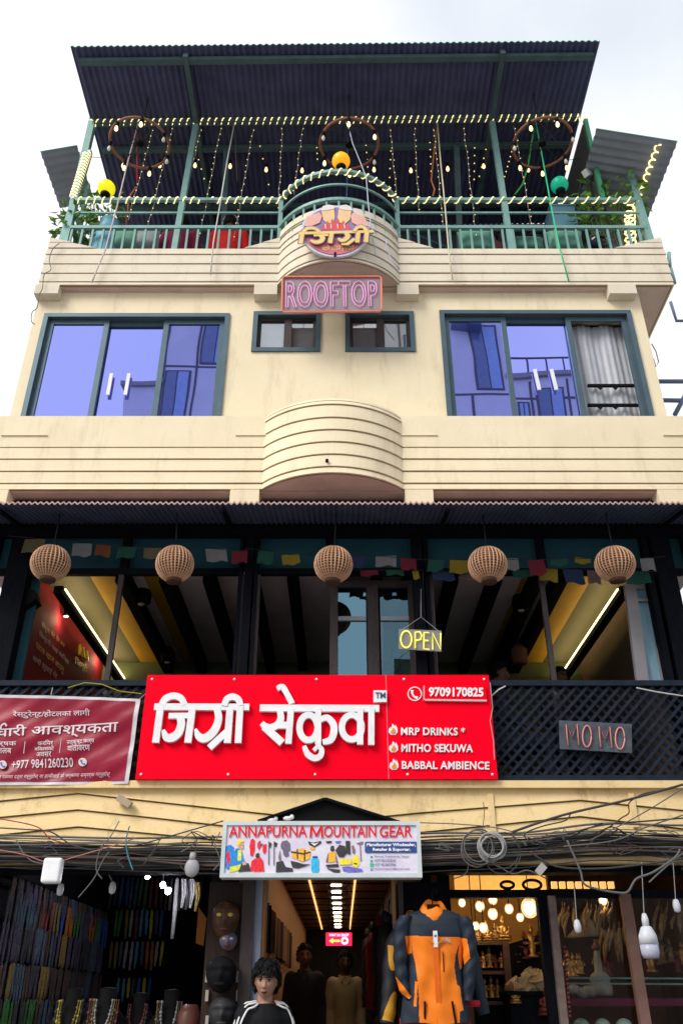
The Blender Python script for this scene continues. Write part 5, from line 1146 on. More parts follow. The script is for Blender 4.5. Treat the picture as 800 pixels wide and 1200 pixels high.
def litbulb(px, py, Y, r, mt, lab, ztop=None, sz=1.1):
    r *= .58; p = W(px, py, Y); t = thing('lit_bulb', lab, 'bulb', p); m = MB()
    if mt is not M['coldbulb']: m.ball(p, r * 1.55, 14, 10, 1, 1, sz); m.build('glow_shell', MATS.get('amber_halo') or halo_shell('amber_halo', (1, .62, .26), .85, .5), t); m = MB()  # thin glowing shell added round the warm bulb as its halo
    m = MB(); m.ball(p, r, 14, 10, 1, 1, sz); m.build('bulb', mt, t)
    m = MB(); m.lathe(p + Vector((0, 0, r * .9)), [(r * .5, 0), (r * .55, r * .8), (r * .25, r)], 10); m.tube([p + Vector((0, 0, r * 1.8)), (p.x, p.y, ztop or 2.86)], .004, 4); m.build('socket', M['black'], t)
litbulb(173, 1028, 7.9, .035, M['coldbulb'], 'flat cold white bulb glowing at the top of the bead shop', None, .6)
litbulb(191, 1037, 7.8, .038, M['coldbulb'], 'cold white bulb glowing above the bead strands, left of its twin')
litbulb(197, 1044, 7.7, .042, M['coldbulb'], 'lowest and brightest cold bulb of the bead shop')

# ------------------------------------------------------------ ground floor shells
SH = 2.90
m = MB()
def slab(x0, x1, y0, y1, z0, z1): m.box(x0, x1, y0, y1, z0, z1)
slab(-4, 4, 6.9, 22, -.1, .14)
floor = m.build('shop_floor', M['paving'], B)
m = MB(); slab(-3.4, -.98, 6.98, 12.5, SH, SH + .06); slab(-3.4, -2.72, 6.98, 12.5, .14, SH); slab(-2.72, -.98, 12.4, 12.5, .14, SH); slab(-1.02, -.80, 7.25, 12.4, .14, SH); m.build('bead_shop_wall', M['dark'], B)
m = MB(); slab(-.80, -.74, 7.25, 20, .14, 2.98); m.build('passage_wall', mat('orange_wall', (.46, .25, .10), .7, col2=(.38, .19, .07), nscale=2), B)
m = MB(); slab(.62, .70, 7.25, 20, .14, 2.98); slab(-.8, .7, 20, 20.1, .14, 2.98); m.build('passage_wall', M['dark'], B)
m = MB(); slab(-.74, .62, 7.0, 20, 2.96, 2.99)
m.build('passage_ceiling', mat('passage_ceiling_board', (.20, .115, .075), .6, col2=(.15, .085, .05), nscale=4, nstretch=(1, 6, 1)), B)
m = MB()
for k in range(14): slab(-.74, .62, 7.4 + k * .9, 7.43 + k * .9, 2.945, 2.957)
m.build('ceiling_rib', M['darkwood'], B)
gl_ = mat('passage_strip_glow', (1, .6, .25), .5, emit=(1, .50, .16), estr=.8)
for x in (-.40, .17): m = MB(); slab(x - .012, x + .012, 7.4, 19.5, 2.938, 2.955); m.build('edge_light', gl_, B)
m = MB(); slab(-.74, .62, 6.98, 20, .14, .42); m.build('passage_floor', M['paving'], B)
for k in range(16):
    y = 12.1 + (k - 6) * .78; m = MB(); m.box(-.135, -.005, y - .12, y + .12, 2.951, 2.957); tag(recentre(m.build('ceiling_light', mat('passage_lamp_glow', (1, .9, .7), .3, emit=(1, .80, .55), estr=9)), (-.07, y, 2.955)), 'glowing ceiling light in the row along the passage ceiling', 'ceiling light', 'ceiling lights of the passage')
# jambs and pillars
m = MB(); x = Xat(290, 1100, 6.95); slab(x - .05, x + .04, 6.93, 7.25, .14, 2.42); m.build('door_jamb', M['greywood'], B)
m = MB(); x = Xat(301, 1100, 6.97); slab(x - .03, x + .03, 6.96, 7.25, .14, 2.42); m.build('door_jamb', mat('pale_jamb', (.25, .29, .38), .5), B)
m = MB(); x = Xat(308, 1060, 6.99); slab(x - .015, x + .02, 7.0, 7.2, 1.9, 2.42); m.build('door_jamb', mat('orange_jamb', (.52, .24, .09), .6), B)
m = MB(); slab(-.99, -.74, 6.97, 7.24, .14, 2.40); m.build('carved_pillar', mat('pillar_wood', (.04, .021, .014), .6, col2=(.02, .011, .008), nscale=6, nstretch=(5, 5, 1)), B)
m = MB(); slab(.42, .80, 6.97, 7.24, .14, 2.40); m.build('dark_pillar', M['darkwood'], B)
m = MB(); x = Xat(461, 1060, 6.96); slab(x - .012, x + .012, 6.94, 6.966, 1.75, 2.42); m.build('door_jamb', mat('orange_jamb2', (.40, .20, .09), .6), B)
m = MB(); x = Xat(470, 1080, 6.96); slab(x - .018, x + .018, 6.93, 6.966, .14, 2.42); m.build('door_jamb', M['greywood'], B)
# direction sign hanging in the passage
t = thing('direction_sign', 'small lit red sign with a yellow arrow hanging in the passage', 'sign', W(397, 1109, 11.8))
sg_ = mat('lit_red', (.8, .02, .05), .4, emit=(1, .01, .06), estr=1.1); yl_ = mat('lit_yellow', (1, .5, .05), .4, emit=(1, .45, .04), estr=1.6); pk_ = mat('lit_pink', (1, .6, .75), .4, emit=(1, .5, .7), estr=1.3)
m = MB(); m.ppoly(rect(382, 1093, 412, 1108), 11.8, .05); m.build('panel', sg_, t)
m = MB(); m.ppoly([(385.5, 1102.5), (390, 1099.3), (390, 1101.3), (398, 1101.3), (398, 1103.7), (390, 1103.7), (390, 1105.7)], 11.79, .006); m.build('arrow', yl_, t)
m = MB(); text(m, 'WAY IN SHOP', rect(385.5, 1094.2, 408.5, 1097.4), pl(11.8), (0, -.008, 0), .02); m.stroke(ell(403.8, 1102.4, 3.2, 3.4), 2.2, 11.79, .006); m.build('lettering', pk_, t)
m = MB(); 
for px in (385, 409): p = W(px, 1093, 11.82); m.tube([p, (p.x, p.y, 2.96)], .006, 5)
m.build('hanging_rod', M['black'], t)

# ------------------------------------------------------------ bead shop stock
random.seed(21)
BC = {'dark grey': (.055, .055, .065), 'brown': (.085, .06, .052), 'blue grey': (.07, .11, .15), 'blue': (.03, .09, .30), 'orange': (.36, .12, .03), 'green': (.05, .16, .05), 'ochre': (.22, .16, .05), 'violet grey': (.075, .065, .105), 'red brown': (.18, .05, .05), 'sky blue': (.07, .26, .42), 'yellow': (.45, .36, .04), 'white': (.30, .30, .30)}
BC = {k: tuple(min(.8, q * 1.9) for q in v) for k, v in BC.items()}
bm_ = {k: mat('beads_' + k.replace(' ', '_'), v, .4, col2=tuple(c * .5 for c in v), nscale=70, nstretch=(1, 1, 1), bump=.5, bscale=160) for k, v in BC.items()}
protos = {}
def strand_mesh(L, color, v):
    key = (round(L, 2), color, v)
    if key in protos: return protos[key]
    m = MB(); rr = random.Random(v)
    for s in (-1, 1):
        pts = [(rr.uniform(-.004, .004), s * (.004 + .006 * math.sin(math.pi * min(1, i / 8 * 1.15))) + rr.uniform(-.002, .002), -L * i / 8) for i in range(9)]
        m.tube(pts, [.006] + [rr.uniform(.0055, .0085) for _ in range(8)], 5)
    m.tube([(.006, rr.uniform(-.004, .004), -L * i / 6 * .97) for i in range(7)], [.006] + [rr.uniform(.006, .008) for _ in range(6)], 5)
    m.tube([(0, -.006, -L), (0, 0, -L - .012), (0, .006, -L)], .007, 5)
    o = m.build('bead_strand', bm_[color]); COL.objects.unlink(o); protos[key] = o.data; return o.data
on_wall, on_back = 'on the left bead shop wall', 'at the back of the bead shop'
rows = ['top', 'second', 'third', 'fourth', 'bottom']
def strand(row, x, y, z, L, color, where, rot=0):
    me = strand_mesh(L, color, random.randint(0, 2)); o = bpy.data.objects.new('bead_strand', me); COL.objects.link(o); o.location = (x, y, z); o.rotation_euler = (random.uniform(-.05, .05), random.uniform(-.03, .03), rot)
    tag(o, '%s bead strand in the %s row %s' % (color, row, where), 'bead strand', 'bead strands in the souvenir shop')
rowz = []
for py in (1040, 1062, 1098, 1138, 1178): pass
shelf = MB()
pal = [(['dark grey'] * 3 + ['brown', 'violet grey', 'blue grey']), ['dark grey', 'blue grey', 'blue grey', 'brown', 'red brown', 'ochre', 'blue', 'orange', 'green', 'blue grey', 'violet grey', 'orange', 'green', 'blue'], ['violet grey', 'blue grey', 'violet grey', 'dark grey', 'violet grey', 'blue', 'ochre', 'violet grey', 'brown'], ['brown', 'brown', 'blue grey', 'ochre', 'dark grey', 'brown', 'dark grey'], ['dark grey', 'blue grey', 'brown', 'green', 'dark grey']]
XWALL = -2.66; Ls = [.17, .25, .27, .25, .30]
ztops = [WX(0, py, XWALL + .02).z for py in (1022, 1036, 1077, 1127, 1170)]
for r, zt_ in enumerate(ztops):
    y = 7.32; shelf.box(XWALL - .05, XWALL + .03, 7.2, 10.6, zt_, zt_ + .02); pi = 0; run = 0; c = None
    while y < 10.5:
        if run <= 0:
            run = random.randint(1, 4); c = random.choice(pal[r]) if r != 1 else pal[1][min(len(pal[1]) - 1, int((y - 7.2) / 3.2 * len(pal[1])))]
        strand(rows[r], XWALL + .05 + random.uniform(0, .02), y, zt_ - random.uniform(0, .01), Ls[r] * random.choice([.92, 1.0, 1.05]), c, on_wall); run -= 1; y += .062 + random.uniform(0, .012)
shelf.build('hanging_rail', M['darkwood'], B)
shelf = MB(); YB2 = 10.9
for r, (py, L, x0, x1, cols) in enumerate(((1027, .33, 128, 240, ['dark grey', 'blue', 'blue grey', 'green', 'red brown', 'brown', 'white', 'ochre', 'dark grey']), (1066, .27, 138, 192, ['green', 'ochre', 'white', 'red brown', 'sky blue', 'sky blue', 'yellow', 'violet grey', 'blue']), (1103, .26, 132, 196, ['ochre', 'blue grey', 'white', 'sky blue', 'blue grey', 'orange', 'white', 'yellow']), (1146, .20, 140, 182, ['sky blue', 'yellow', 'dark grey', 'blue', 'yellow', 'blue']))):
    a, b = W(x0, py, YB2), W(x1, py, YB2); shelf.box(a.x, b.x, YB2 + .02, YB2 + .06, a.z, a.z + .02); x = a.x; n = 0
    while x < b.x:
        strand(rows[r], x, YB2 - random.uniform(0, .03), a.z - .002, L * random.choice([.9, 1, 1.08]), cols[min(len(cols) - 1, int((x - a.x) / (b.x - a.x) * len(cols)))], on_back, math.pi / 2); x += .058
shelf.box(-2.7, -1.05, YB2 + .06, YB2 + .1, .14, SH)
shelf.build('hanging_rail', M['darkwood'], B)
# long pale strand, busts with necklaces, masks
m = MB(); m.tube([W(208, 1030, 8.3), W(206, 1060, 8.3), W(202, 1100, 8.3)], [.018, .022, .016], 6); tag(recentre(m.build('bead_strand', bm_['white']), W(208, 1030, 8.3)), 'long thick cream bead strand hanging beside the lit bulbs', 'bead strand')
for k, (px, py, h) in enumerate(((214, 1030, .34), (219, 1032, .30), (224, 1030, .36), (230, 1034, .28))):
    m = MB(); m.tube([W(px, py, 8.2), W(px + 1, py + 16, 8.2), W(px - 1, py + 34, 8.2)], .012, 5); m.tube([W(px + 3, py, 8.2), W(px + 4, py + 16, 8.2), W(px - 1, py + 34, 8.2)], .010, 5)
    tag(recentre(m.build('bead_strand', bm_[['white', 'dark grey', 'white', 'ochre'][k]]), W(px, py, 8.2)), 'loose bead strand hanging right of the thick cream strand', 'bead strand', 'loose strands right of the cream strand')
def bust(px, py, Y, s, lab, cols):
    c = W(px, py, Y); t = thing('necklace_bust', lab, 'display bust', (c.x, c.y, c.z - .34 * s)); m = MB()
    m.lathe((c.x, c.y, c.z - .34 * s), [(.16 * s, 0), (.20 * s, .10 * s), (.21 * s, .26 * s), (.10 * s, .38 * s), (.065 * s, .44 * s), (.065 * s, .52 * s), (.02, .53 * s)], 18, 'z', 1, .55); m.build('bust', M['black'], t)
    for k, cl in enumerate(cols):
        m = MB(); w = (.06 + .016 * k) * s; d = (.20 + .07 * k) * s; th_ = []
        for i in range(25):
            a = math.pi * i / 24; P_ = Vector((c.x - w * math.cos(a), c.y - .085 * s - .055 * s * math.sin(a) ** .7, c.z + .10 * s - d * math.sin(a) ** .8)); th_.append(P_); m.ball(P_, .010 * s * random.uniform(.6, 1.4), 6, 4)
        m.tube(th_, .004, 4); m.build('necklace', mat('necklace_' + cl.replace(' ', '_'), tuple(q * .45 for q in BC[cl]), .4, nscale=60), t)
    m = MB(); m.box(c.x - .1, c.x + .1, c.y - .08, c.y + .08, .14, c.z - .34 * s); m.build('stand', M['black'], t)
bust(84, 1192, 7.2, 1.0, 'black bust with gold bead necklaces, left of the others', ['ochre', 'yellow', 'dark grey']); bust(124, 1190, 7.15, .95, 'black bust with heavy mixed bead necklaces beside the left bust', ['white', 'ochre', 'brown', 'red brown'])
bust(163, 1194, 7.3, .9, 'black bust with a red bead necklace in the middle of the display', ['red brown', 'dark grey']); bust(200, 1192, 7.25, .95, 'black bust with pale and brown beads next to the dark figures', ['white', 'brown', 'ochre'])
def mask(px, py, Y, w, h, mt, lab, eye, nose=True):
    c = W(px, py, Y); t = thing('carved_mask', lab, 'mask', c); m = MB(); n = 14; vs = []
    for j in range(n + 1):
        v = j / n * 2 - 1
        for i in range(n + 1):
            u = i / n * 2 - 1; k = (max(0, 1 - abs(v) ** 2.4)) ** .5 * (1 if v > 0 else 1 - .22 * abs(v)); x = u * w / 2 * k; dep = .55 * w * (max(0, 1 - (u * .95) ** 2)) ** .5 * (.35 + .65 * k)
            dep += .13 * w * math.exp(-((u / .16) ** 2)) * math.exp(-(((v + .08) / .25) ** 2)) + .07 * w * math.exp(-((v - .42) / .1) ** 2) - .07 * w * math.exp(-(((abs(u) - .42) / .2) ** 2)) * math.exp(-(((v - .2) / .12) ** 2)) + .06 * w * math.exp(-((u / .35) ** 2)) * math.exp(-(((v + .5) / .09) ** 2))
            vs.append((c.x + x, c.y - dep, c.z + v * h / 2))
    N = n + 1; m.add(vs, [(j*N+i, j*N+i+1, (j+1)*N+i+1, (j+1)*N+i) for j in range(n) for i in range(n)], True); m.box(c.x - w * .3, c.x + w * .3, c.y - .02, c.y + .02, c.z - h * .4, c.z + h * .4); m.build('face', mt, t)
    if eye:
        for s in (-1, 1): m = MB(); m.ball((c.x + s * w * .2, c.y - w * .50, c.z + h * .1), w * .085, 8, 6, 1.3, .6, .8); m.build('painted_eye', eye, t)
    m = MB(); m.ball((c.x, c.y - w * (.56 if eye else .50), c.z - h * .25), w * .17, 10, 6, 1.2, .35, .4); m.build('mouth', mat('mask_lip', (.07, .02, .018), .5) if eye else mt, t); return t
brm = mat('mask_brown', (.11, .05, .028), .5, col2=(.03, .014, .008), nscale=16); bkm = mat('mask_black', (.009, .009, .011), .75, spec=.08)
mask(265, 1078, 6.94, .20, .27, brm, 'brown painted wooden mask with yellow eyes high on the pillar', mat('mask_eye', (.50, .36, .08), .4))
mask(268, 1103, 6.93, .13, .13, mat('mask_blue', (.04, .07, .20), .45, col2=(.22, .12, .05), nscale=9), 'small blue and gold mask just below the brown mask', mat('mask_eye2', (.45, .42, .30), .4))
mask(260, 1142, 6.90, .22, .24, bkm, 'large black carved mask in the middle of the pillar', None); mask(262, 1188, 6.92, .20, .22, mat('mask_grey', (.028, .028, .032), .5), 'dark grey mask at the bottom of the pillar', None)
0
m = MB(); p = W(236, 1085, 7.3); m.prism([(p.x - .03, p.z + .13), (p.x + .04, p.z + .05), (p.x + .03, p.z - .14), (p.x - .03, p.z - .12)], 7.28, 7.31); tag(recentre(m.build('orange_cloth', mat('orange_cloth', (.30, .11, .02), .8)), p), 'orange cloth hanging left of the pillar masks', 'cloth')
m = MB(); p = W(222, 1188, 7.2); m.lathe((p.x, p.y, p.z - .2), [(.07, 0), (.10, .05), (.09, .2), (.05, .26)], 12); tag(recentre(m.build('wooden_vase', mat('vase_wood', (.14, .05, .04), .4)), (p.x, p.y, p.z - .2)), 'reddish brown vase shape beside the rightmost bust', 'vase')
for k, py in enumerate((1128, 1138, 1160, 1175, 1190)):
    for px in (243, 279):
        if (k + px) % 3 == 0: continue
        p = W(px, py, 6.95); m = MB(); m.bar(p, p - Vector((0, 0, .07)), .022, .012); tag(recentre(m.build('price_tag', mat('bone_white', (.40, .38, .35), .5)), p), 'small bone white pendant hanging at the edge of the pillar', 'pendant', 'bone pendants on the pillar')

# ------------------------------------------------------------ right shop: timber window front and its stock
random.seed(31)
YSH = 7.05
m = MB()
zt1, zt2_ = Zat(1043, YSH), Zat(1052, YSH)
m.box(.80, 3.6, YSH - .03, YSH + .06, zt2_, zt1)
m.box(.74, .82, YSH - .02, YSH + .1, .14, 2.5)
def up(px, py, w, d=.09): x = Xat(px, py, YSH); m.box(x - w / 2, x + w / 2, YSH - .05, YSH - .05 + d, .14, zt2_)
up(642, 1100, .12); up(653, 1130, .045, .07)
shopf = m.build('shop_front', M['darkwood'], B)
m = MB(); m.bar(W(625 + 20, 1050, YSH - .08), W(661, 1205, YSH - .08), .055, .05, (0, 1, 0)); m.build('shop_mullion', mat('worn_wood', (.22, .16, .145), .6, col2=(.11, .075, .065), nscale=9), B)
m = MB(); m.bar(W(731, 1048, YSH - .06), W(756, 1205, YSH - .06), .075, .06, (0, 1, 0)); m.build('shop_mullion', mat('brown_frame', (.20, .115, .095), .55, col2=(.14, .075, .06), nscale=5), B)
p = MB(); xa, xb = Xat(655, 1120, YSH), 3.5; p.add([(xa, YSH, .2), (xb, YSH, .2), (xb, YSH, zt2_), (xa, YSH, zt2_)], [(0, 1, 2, 3)]); p.build('shop_window', M['clear'], B)
m = MB(); m.box(.70, 3.5, YSH + .02, 10.6, SH, SH + .06); m.box(.70, .76, 7.25, 10.6, .14, SH); m.box(3.44, 3.5, YSH + .1, 10.6, .14, SH); m.box(.76, 3.44, 10.5, 10.6, .14, SH)
m.build('souvenir_shop_wall', mat('warm_shop_wall', (.30, .15, .06), .8, col2=(.20, .09, .035), nscale=2), B)
m = MB(); m.box(.78, 1.95, 8.75, 8.8, 1.85, 2.89); m.build('bulb_glow_panel', mat('painted_bulb_glow', (.62, .36, .10), .7, col2=(.50, .26, .06), nscale=3), B)  # panel added behind the bulbs, their glow put into its amber colour
# shelf units
def shelves(x0, x1, y, zs, lab, d=.3):
    t = thing('shelf_unit', lab, 'shelf', ((x0 + x1) / 2, y + d / 2, .14)); wm = mat('shelf_wood', (.10, .045, .03), .5, col2=(.06, .03, .02), nscale=5, nstretch=(1, 1, 6))
    for x in (x0, x1): m = MB(); m.box(x - .025, x + .025, y, y + d, .14, zs[-1]); m.build('side_panel', wm, t)
    for z in zs: m = MB(); m.box(x0 + .026, x1 - .026, y + .01, y + d - .02, z - .025, z); m.build('shelf_board', wm, t)
    m = MB(); m.box(x0 + .026, x1 - .026, y + d - .018, y + d, .14, zs[-1]); m.build('back_panel', M['dark'], t)
za = Zat(1103, 7.7)
shelves(Xat(549, 1150, 7.7), Xat(596, 1150, 7.7), 7.7, [.6, 1.0, 1.35, za - .42, za - .21, za], 'dark wooden shelf unit right of the orange jacket with statues on top')
shelves(.95, 2.0, 9.9, [.8, 1.3, 1.72, 2.05], 'wide brown shelf at the back of the souvenir shop')
def figure(px, py, Y, h, mt, lab, kind='buddha', group=None):
    p = W(px, py, Y); t = thing('statuette', lab, 'statuette', p, group); m = MB()
    if kind == 'buddha':
        m.lathe(p, [(.34*h, 0), (.38*h, .05*h), (.30*h, .12*h)], 12, 'z', 1, .7); m.lathe(p + Vector((0, 0, .12*h)), [(.30*h, 0), (.34*h, .08*h), (.22*h, .16*h), (.17*h, .30*h), (.20*h, .42*h), (.08*h, .50*h), (.06*h, .54*h)], 14, 'z', 1, .65)
        for s in (-1, 1): m.tube([p + Vector((s*.2*h, 0, .52*h)), p + Vector((s*.26*h, -.06*h, .38*h)), p + Vector((s*.05*h, -.2*h, .24*h))], [.07*h, .06*h, .045*h], 6); m.tube([p + Vector((s*.28*h, -.05*h, .16*h)), p + Vector((s*.12*h, -.24*h, .17*h)), p + Vector((-s*.1*h, -.22*h, .18*h))], [.09*h, .07*h, .05*h], 6)
        m.ball(p + Vector((0, -.01*h, .74*h)), .115*h, 10, 8, 1, 1, 1.2); m.lathe(p + Vector((0, 0, .84*h)), [(.10*h, 0), (.06*h, .06*h), (.04*h, .13*h), (.01*h, .18*h)], 8)
    else:
        m.lathe(p, [(.20*h, 0), (.22*h, .04*h), (.13*h, .10*h), (.16*h, .3*h), (.12*h, .45*h), (.17*h, .58*h), (.06*h, .66*h), (.05*h, .69*h)], 12, 'z', 1, .7)
        for s in (-1, 1): m.tube([p + Vector((s*.15*h, 0, .58*h)), p + Vector((s*.24*h, -.05*h, .42*h)), p + Vector((s*.08*h, -.14*h, .40*h))], [.05*h, .04*h, .035*h], 6)
        m.ball(p + Vector((0, 0, .78*h)), .095*h, 10, 8, 1, 1, 1.15); m.lathe(p + Vector((0, 0, .86*h)), [(.08*h, 0), (.05*h, .05*h), (.01*h, .13*h)], 8)
    m.build('figure', mt, t); return t
goldm = mat('brass_figure', (.50, .30, .09), .35, metal=.7, col2=(.30, .16, .05), nscale=20); redm = mat('red_figure', (.14, .022, .018), .5); whm = mat('stone_white', (.30, .275, .235), .6, col2=(.22, .20, .16), nscale=12); brz = mat('bronze_figure', (.20, .12, .05), .4, metal=.5)
for i, (px, h) in enumerate(((559, .11), (570, .15), (580, .13), (590, .19))): figure(px, 1102.5, 7.8, h, goldm if i != 2 else brz, ['tiny brass seated statuette at the left end of the shelf top', 'middle sized brass seated statuette on the shelf top', 'dark bronze seated statuette on the shelf top', 'tallest brass seated statuette at the right end of the shelf top'][i])
for i, (px, py, h) in enumerate(((616, 1124, .22), (624, 1122, .26), (632, 1118, .18), (638, 1116, .24), (607, 1128, .15))): figure(px, py, 8.1, h, [redm, goldm, redm, redm, brz][i], ['red standing figurine at the left of the sloped shelf', 'brass standing figurine among the red ones', 'short red standing figurine on the sloped shelf', 'tall red standing figurine next to the mullion', 'dark small figurine lowest on the sloped shelf'][i], 'stand')
m = MB(); m.bar(W(596, 1131, 8.1), W(645, 1116, 8.1), .04, .3); tag(recentre(m.build('sloped_shelf', M['darkwood']), W(596, 1131, 8.1)), 'dark sloping shelf carrying red figurines', 'shelf')
for i, (px, py, r) in enumerate(((604, 1157, .07), (618, 1158, .085), (630, 1150, .08), (640, 1157, .09), (622, 1144, .06), (645, 1147, .05))):
    p = W(px, py, 7.5); m = MB(); m.ball(p, r, 10, 7, 1.1, .9, .9); bm = MB(); rr = random.Random(i); m.v = [(x + rr.uniform(-.26, .26) * r, y + rr.uniform(-.26, .26) * r, z + rr.uniform(-.26, .26) * r) for x, y, z in m.v]; m.sm = [False] * len(m.sm)
    tag(recentre(m.build('stone_lump', mat('pale_crystal', (.52, .40, .22), .5, col2=(.34, .24, .12), nscale=12)), p - Vector((0, 0, r))), 'pale yellow crystal lump piled on the counter of the warm shop', 'crystal', 'crystal lumps on the counter')
m = MB(); pa, pb = W(596, 1166, 7.4), W(648, 1166, 7.4); m.box(pa.x, pb.x, 7.36, 7.75, .14, pa.z); m.box(pa.x - .02, pb.x + .02, 7.34, 7.77, pa.z, pa.z + .025); tag(recentre(m.build('counter', M['darkwood']), ((pa.x + pb.x) / 2, 7.5, .14)), 'dark counter carrying the crystal lumps', 'counter')
figure(604, 1176, 7.36, .12, goldm, 'small brass statuette in front of the counter at its left'); figure(642, 1190, 7.33, .2, redm, 'red statuette at the foot of the worn mullion')
for k_, (zz, nm) in enumerate(((za - .40, 'lower'), (za - .19, 'middle'))):
    for q_ in range(6): pz = W(553 + q_ * 7.4, 1150, 7.78); t_ = figure(0, 0, 7.78, random.uniform(.10, .16), random.choice([brz, goldm, whm, redm]), 'small statuette on the %s shelf of the dark shelf unit' % nm, 'stand', 'statuettes inside the dark shelf unit'); d_ = Vector((pz.x, 7.80, zz + .002)); t_.location = d_
# right window: stupa vase, bowls, glass shelf, hanging knives
t = thing('stupa_vase', 'tall pale stone stupa with a long spire on the glass shelf in the right window', 'stupa', W(705, 1167, 7.45)); p = W(705, 1167, 7.45); m = MB()
m.lathe(p, [(r_ * .72, h_ * .60) for r_, h_ in [(.10, 0), (.115, .02), (.12, .10), (.095, .15), (.105, .17), (.11, .20), (.085, .24), (.045, .27), (.042, .33), (.036, .42), (.028, .50), (.02, .51)]], 20); m.build('body', whm, t); m = MB(); m.lathe(p + Vector((0, 0, .307)), [(.012, 0), (.03, .012), (.034, .025), (.012, .05), (.003, .085)], 14); m.build('finial', mat('finial_brown', (.16, .07, .03), .5), t)
for i, (a, b, py) in enumerate(((665, 800, 1146), (665, 800, 1152.5))):
    m = MB(); pa, pb = W(a, py, 7.25 + .0 * i), W(b + 40, py + 1, 7.25); m.bar(pa, pb, .012, .012); tag(recentre(m.build('glass_shelf', mat('glass_edge', (.10, .17, .16), .2)), pa), ['upper', 'lower'][i] + ' pale glass shelf edge crossing the right shop window', 'shelf')
m = MB(); pa, pb = W(664, 1170, 7.4), W(830, 1172, 7.4); m.box(pa.x, pb.x, 7.3, 7.7, pa.z - .05, pa.z); tag(recentre(m.build('display_shelf', mat('velvet_shelf', (.10, .012, .03), .9)), pa), 'dark red velvet display shelf behind the right shop window', 'shelf')
m = MB(); pa, pb = W(640, 1215, 7.3), W(830, 1215, 7.3); m.box(pa.x, pb.x, 7.16, 7.6, .14, pa.z); tag(recentre(m.build('counter', M['dark']), pa), 'low dark counter under the right shop window', 'counter')
for i, px in enumerate((681, 706, 731)):
    p = W(px, 1204, 7.3); m = MB(); m.ball(p, .062, 18, 10, 1, 1, .95); m.lathe(p, [(.045, -.06), (.05, -.055), (.045, -.05)], 12); tag(recentre(m.build('stone_bowl', mat('celadon', (.30, .40, .34), .3, col2=(.22, .31, .26), nscale=12)), p - Vector((0, 0, .06))), 'pale green glazed domed pot, %s of three at the bottom of the right window' % ['leftmost', 'middle', 'rightmost'][i], 'pot')
for i, (px, py, r) in enumerate(((682, 1164, .05), (690, 1162, .055), (672, 1160, .045))): p = W(px, py, 7.42); m = MB(); m.ball(p, r, 9, 6, 1.2, 1, .8); tag(recentre(m.build('shell_lump', whm), p), 'pale stone lump on the velvet shelf left of the stupa', 'stone', 'pale stones beside the stupa')
for i in range(8): figure(668 + i * 4.5 + (14 if i > 3 else 0) + random.uniform(-1, 1), 1148 - random.uniform(0, 8), 7.75, random.uniform(.12, .20), random.choice([goldm, brz, redm]), 'small metal or red statuette crowded behind the glass shelf', 'stand', 'statuettes crowded behind the glass shelf')
for i in range(9): figure(762 + i * 8 + random.uniform(-2, 2), 1132 + random.uniform(-6, 8), 7.9, random.uniform(.14, .24), random.choice([goldm, brz, brz, redm]), 'dim statuette in the far right window behind the big bulb', 'stand', 'dim statuettes in the far right window')
kn = mat('bone_handle', (.34, .22, .09), .5, col2=(.16, .09, .035), nscale=20)
def blade(px, py, Y, L, lean, lab, grp):
    px += random.uniform(-3.5, 3.5); L *= random.uniform(.55, 1.25); lean += random.uniform(-.045, .03); p = W(px, py + random.uniform(-4, 5), Y + random.uniform(-.12, .12)); q = p + Vector((lean, 0, -L)); m = MB(); m.tube([p, p.lerp(q, .5) + Vector((lean * .3, 0, 0)), q], [.012, .016, .004], 6); m.tube([p, p + Vector((-lean * .2, 0, .05))], .003, 4); tag(recentre(m.build('hanging_carving', kn), p), lab, 'carving', grp)
for i in range(10): blade(684 + i * 3.4, 1062 + (i % 3) * 2, 7.55, .13 + .04 * (i % 2), -.05, 'slim pale carved horn hanging under the warm bulb of the right window', 'carved horns under the warm bulb')
for i in range(9): blade(708 + i * 2.9, 1088 + (i % 2) * 2, 7.5, .17, -.03, 'slim pale carved horn in the lower bunch beside the brown frame', 'carved horns in the lower bunch')
for i in range(8): blade(768 + i * 5, 1065 + (i % 3) * 4, 7.6, .16, -.04, 'slim pale carved horn hanging behind the big white bulb', 'carved horns behind the big bulb')
for i in range(7): blade(658 + i * 2.2, 1065 + (i % 2) * 3, 7.6, .14, -.02, 'slim pale carved horn at the left of the right window', 'carved horns at the left of the right window')
m = MB()
for i in range(16): m.ball(W(661 + .45 * i, 1110 + 5.4 * i, 6.93), .012, 6, 4)
tag(recentre(m.build('bead_strand', mat('dark_red_beads', (.10, .018, .018), .4)), W(661, 1110, 6.93)), 'long dark red bead strand hanging along the worn mullion', 'bead strand')
m = MB(); p = W(690, 1098, 7.9); m.lathe(p, [(.19, 0), (.03, .13), (.02, .15)], 18); tag(recentre(m.build('cone_shade', mat('cone_grey', (.30, .24, .18), .6)), p), 'grey cone shaped shade behind the glass left of the stupa', 'shade')
for i in range(8): m = MB(); m.box(Xat(646 + i * 9.5, 1036, 7.2), Xat(652.5 + i * 9.5, 1036, 7.2), 7.2, 7.23, Zat(1041, 7.2), Zat(1033, 7.2)); tag(recentre(m.build('paper_lamp', mat('lit_paper', (.9, .6, .25), .6, emit=(1, .50, .14), estr=.5)), W(650 + i * 9.5, 1041, 7.2)), 'small lit amber tile in the row over the right shop window', 'lamp', 'lit amber tiles over the right shop window')
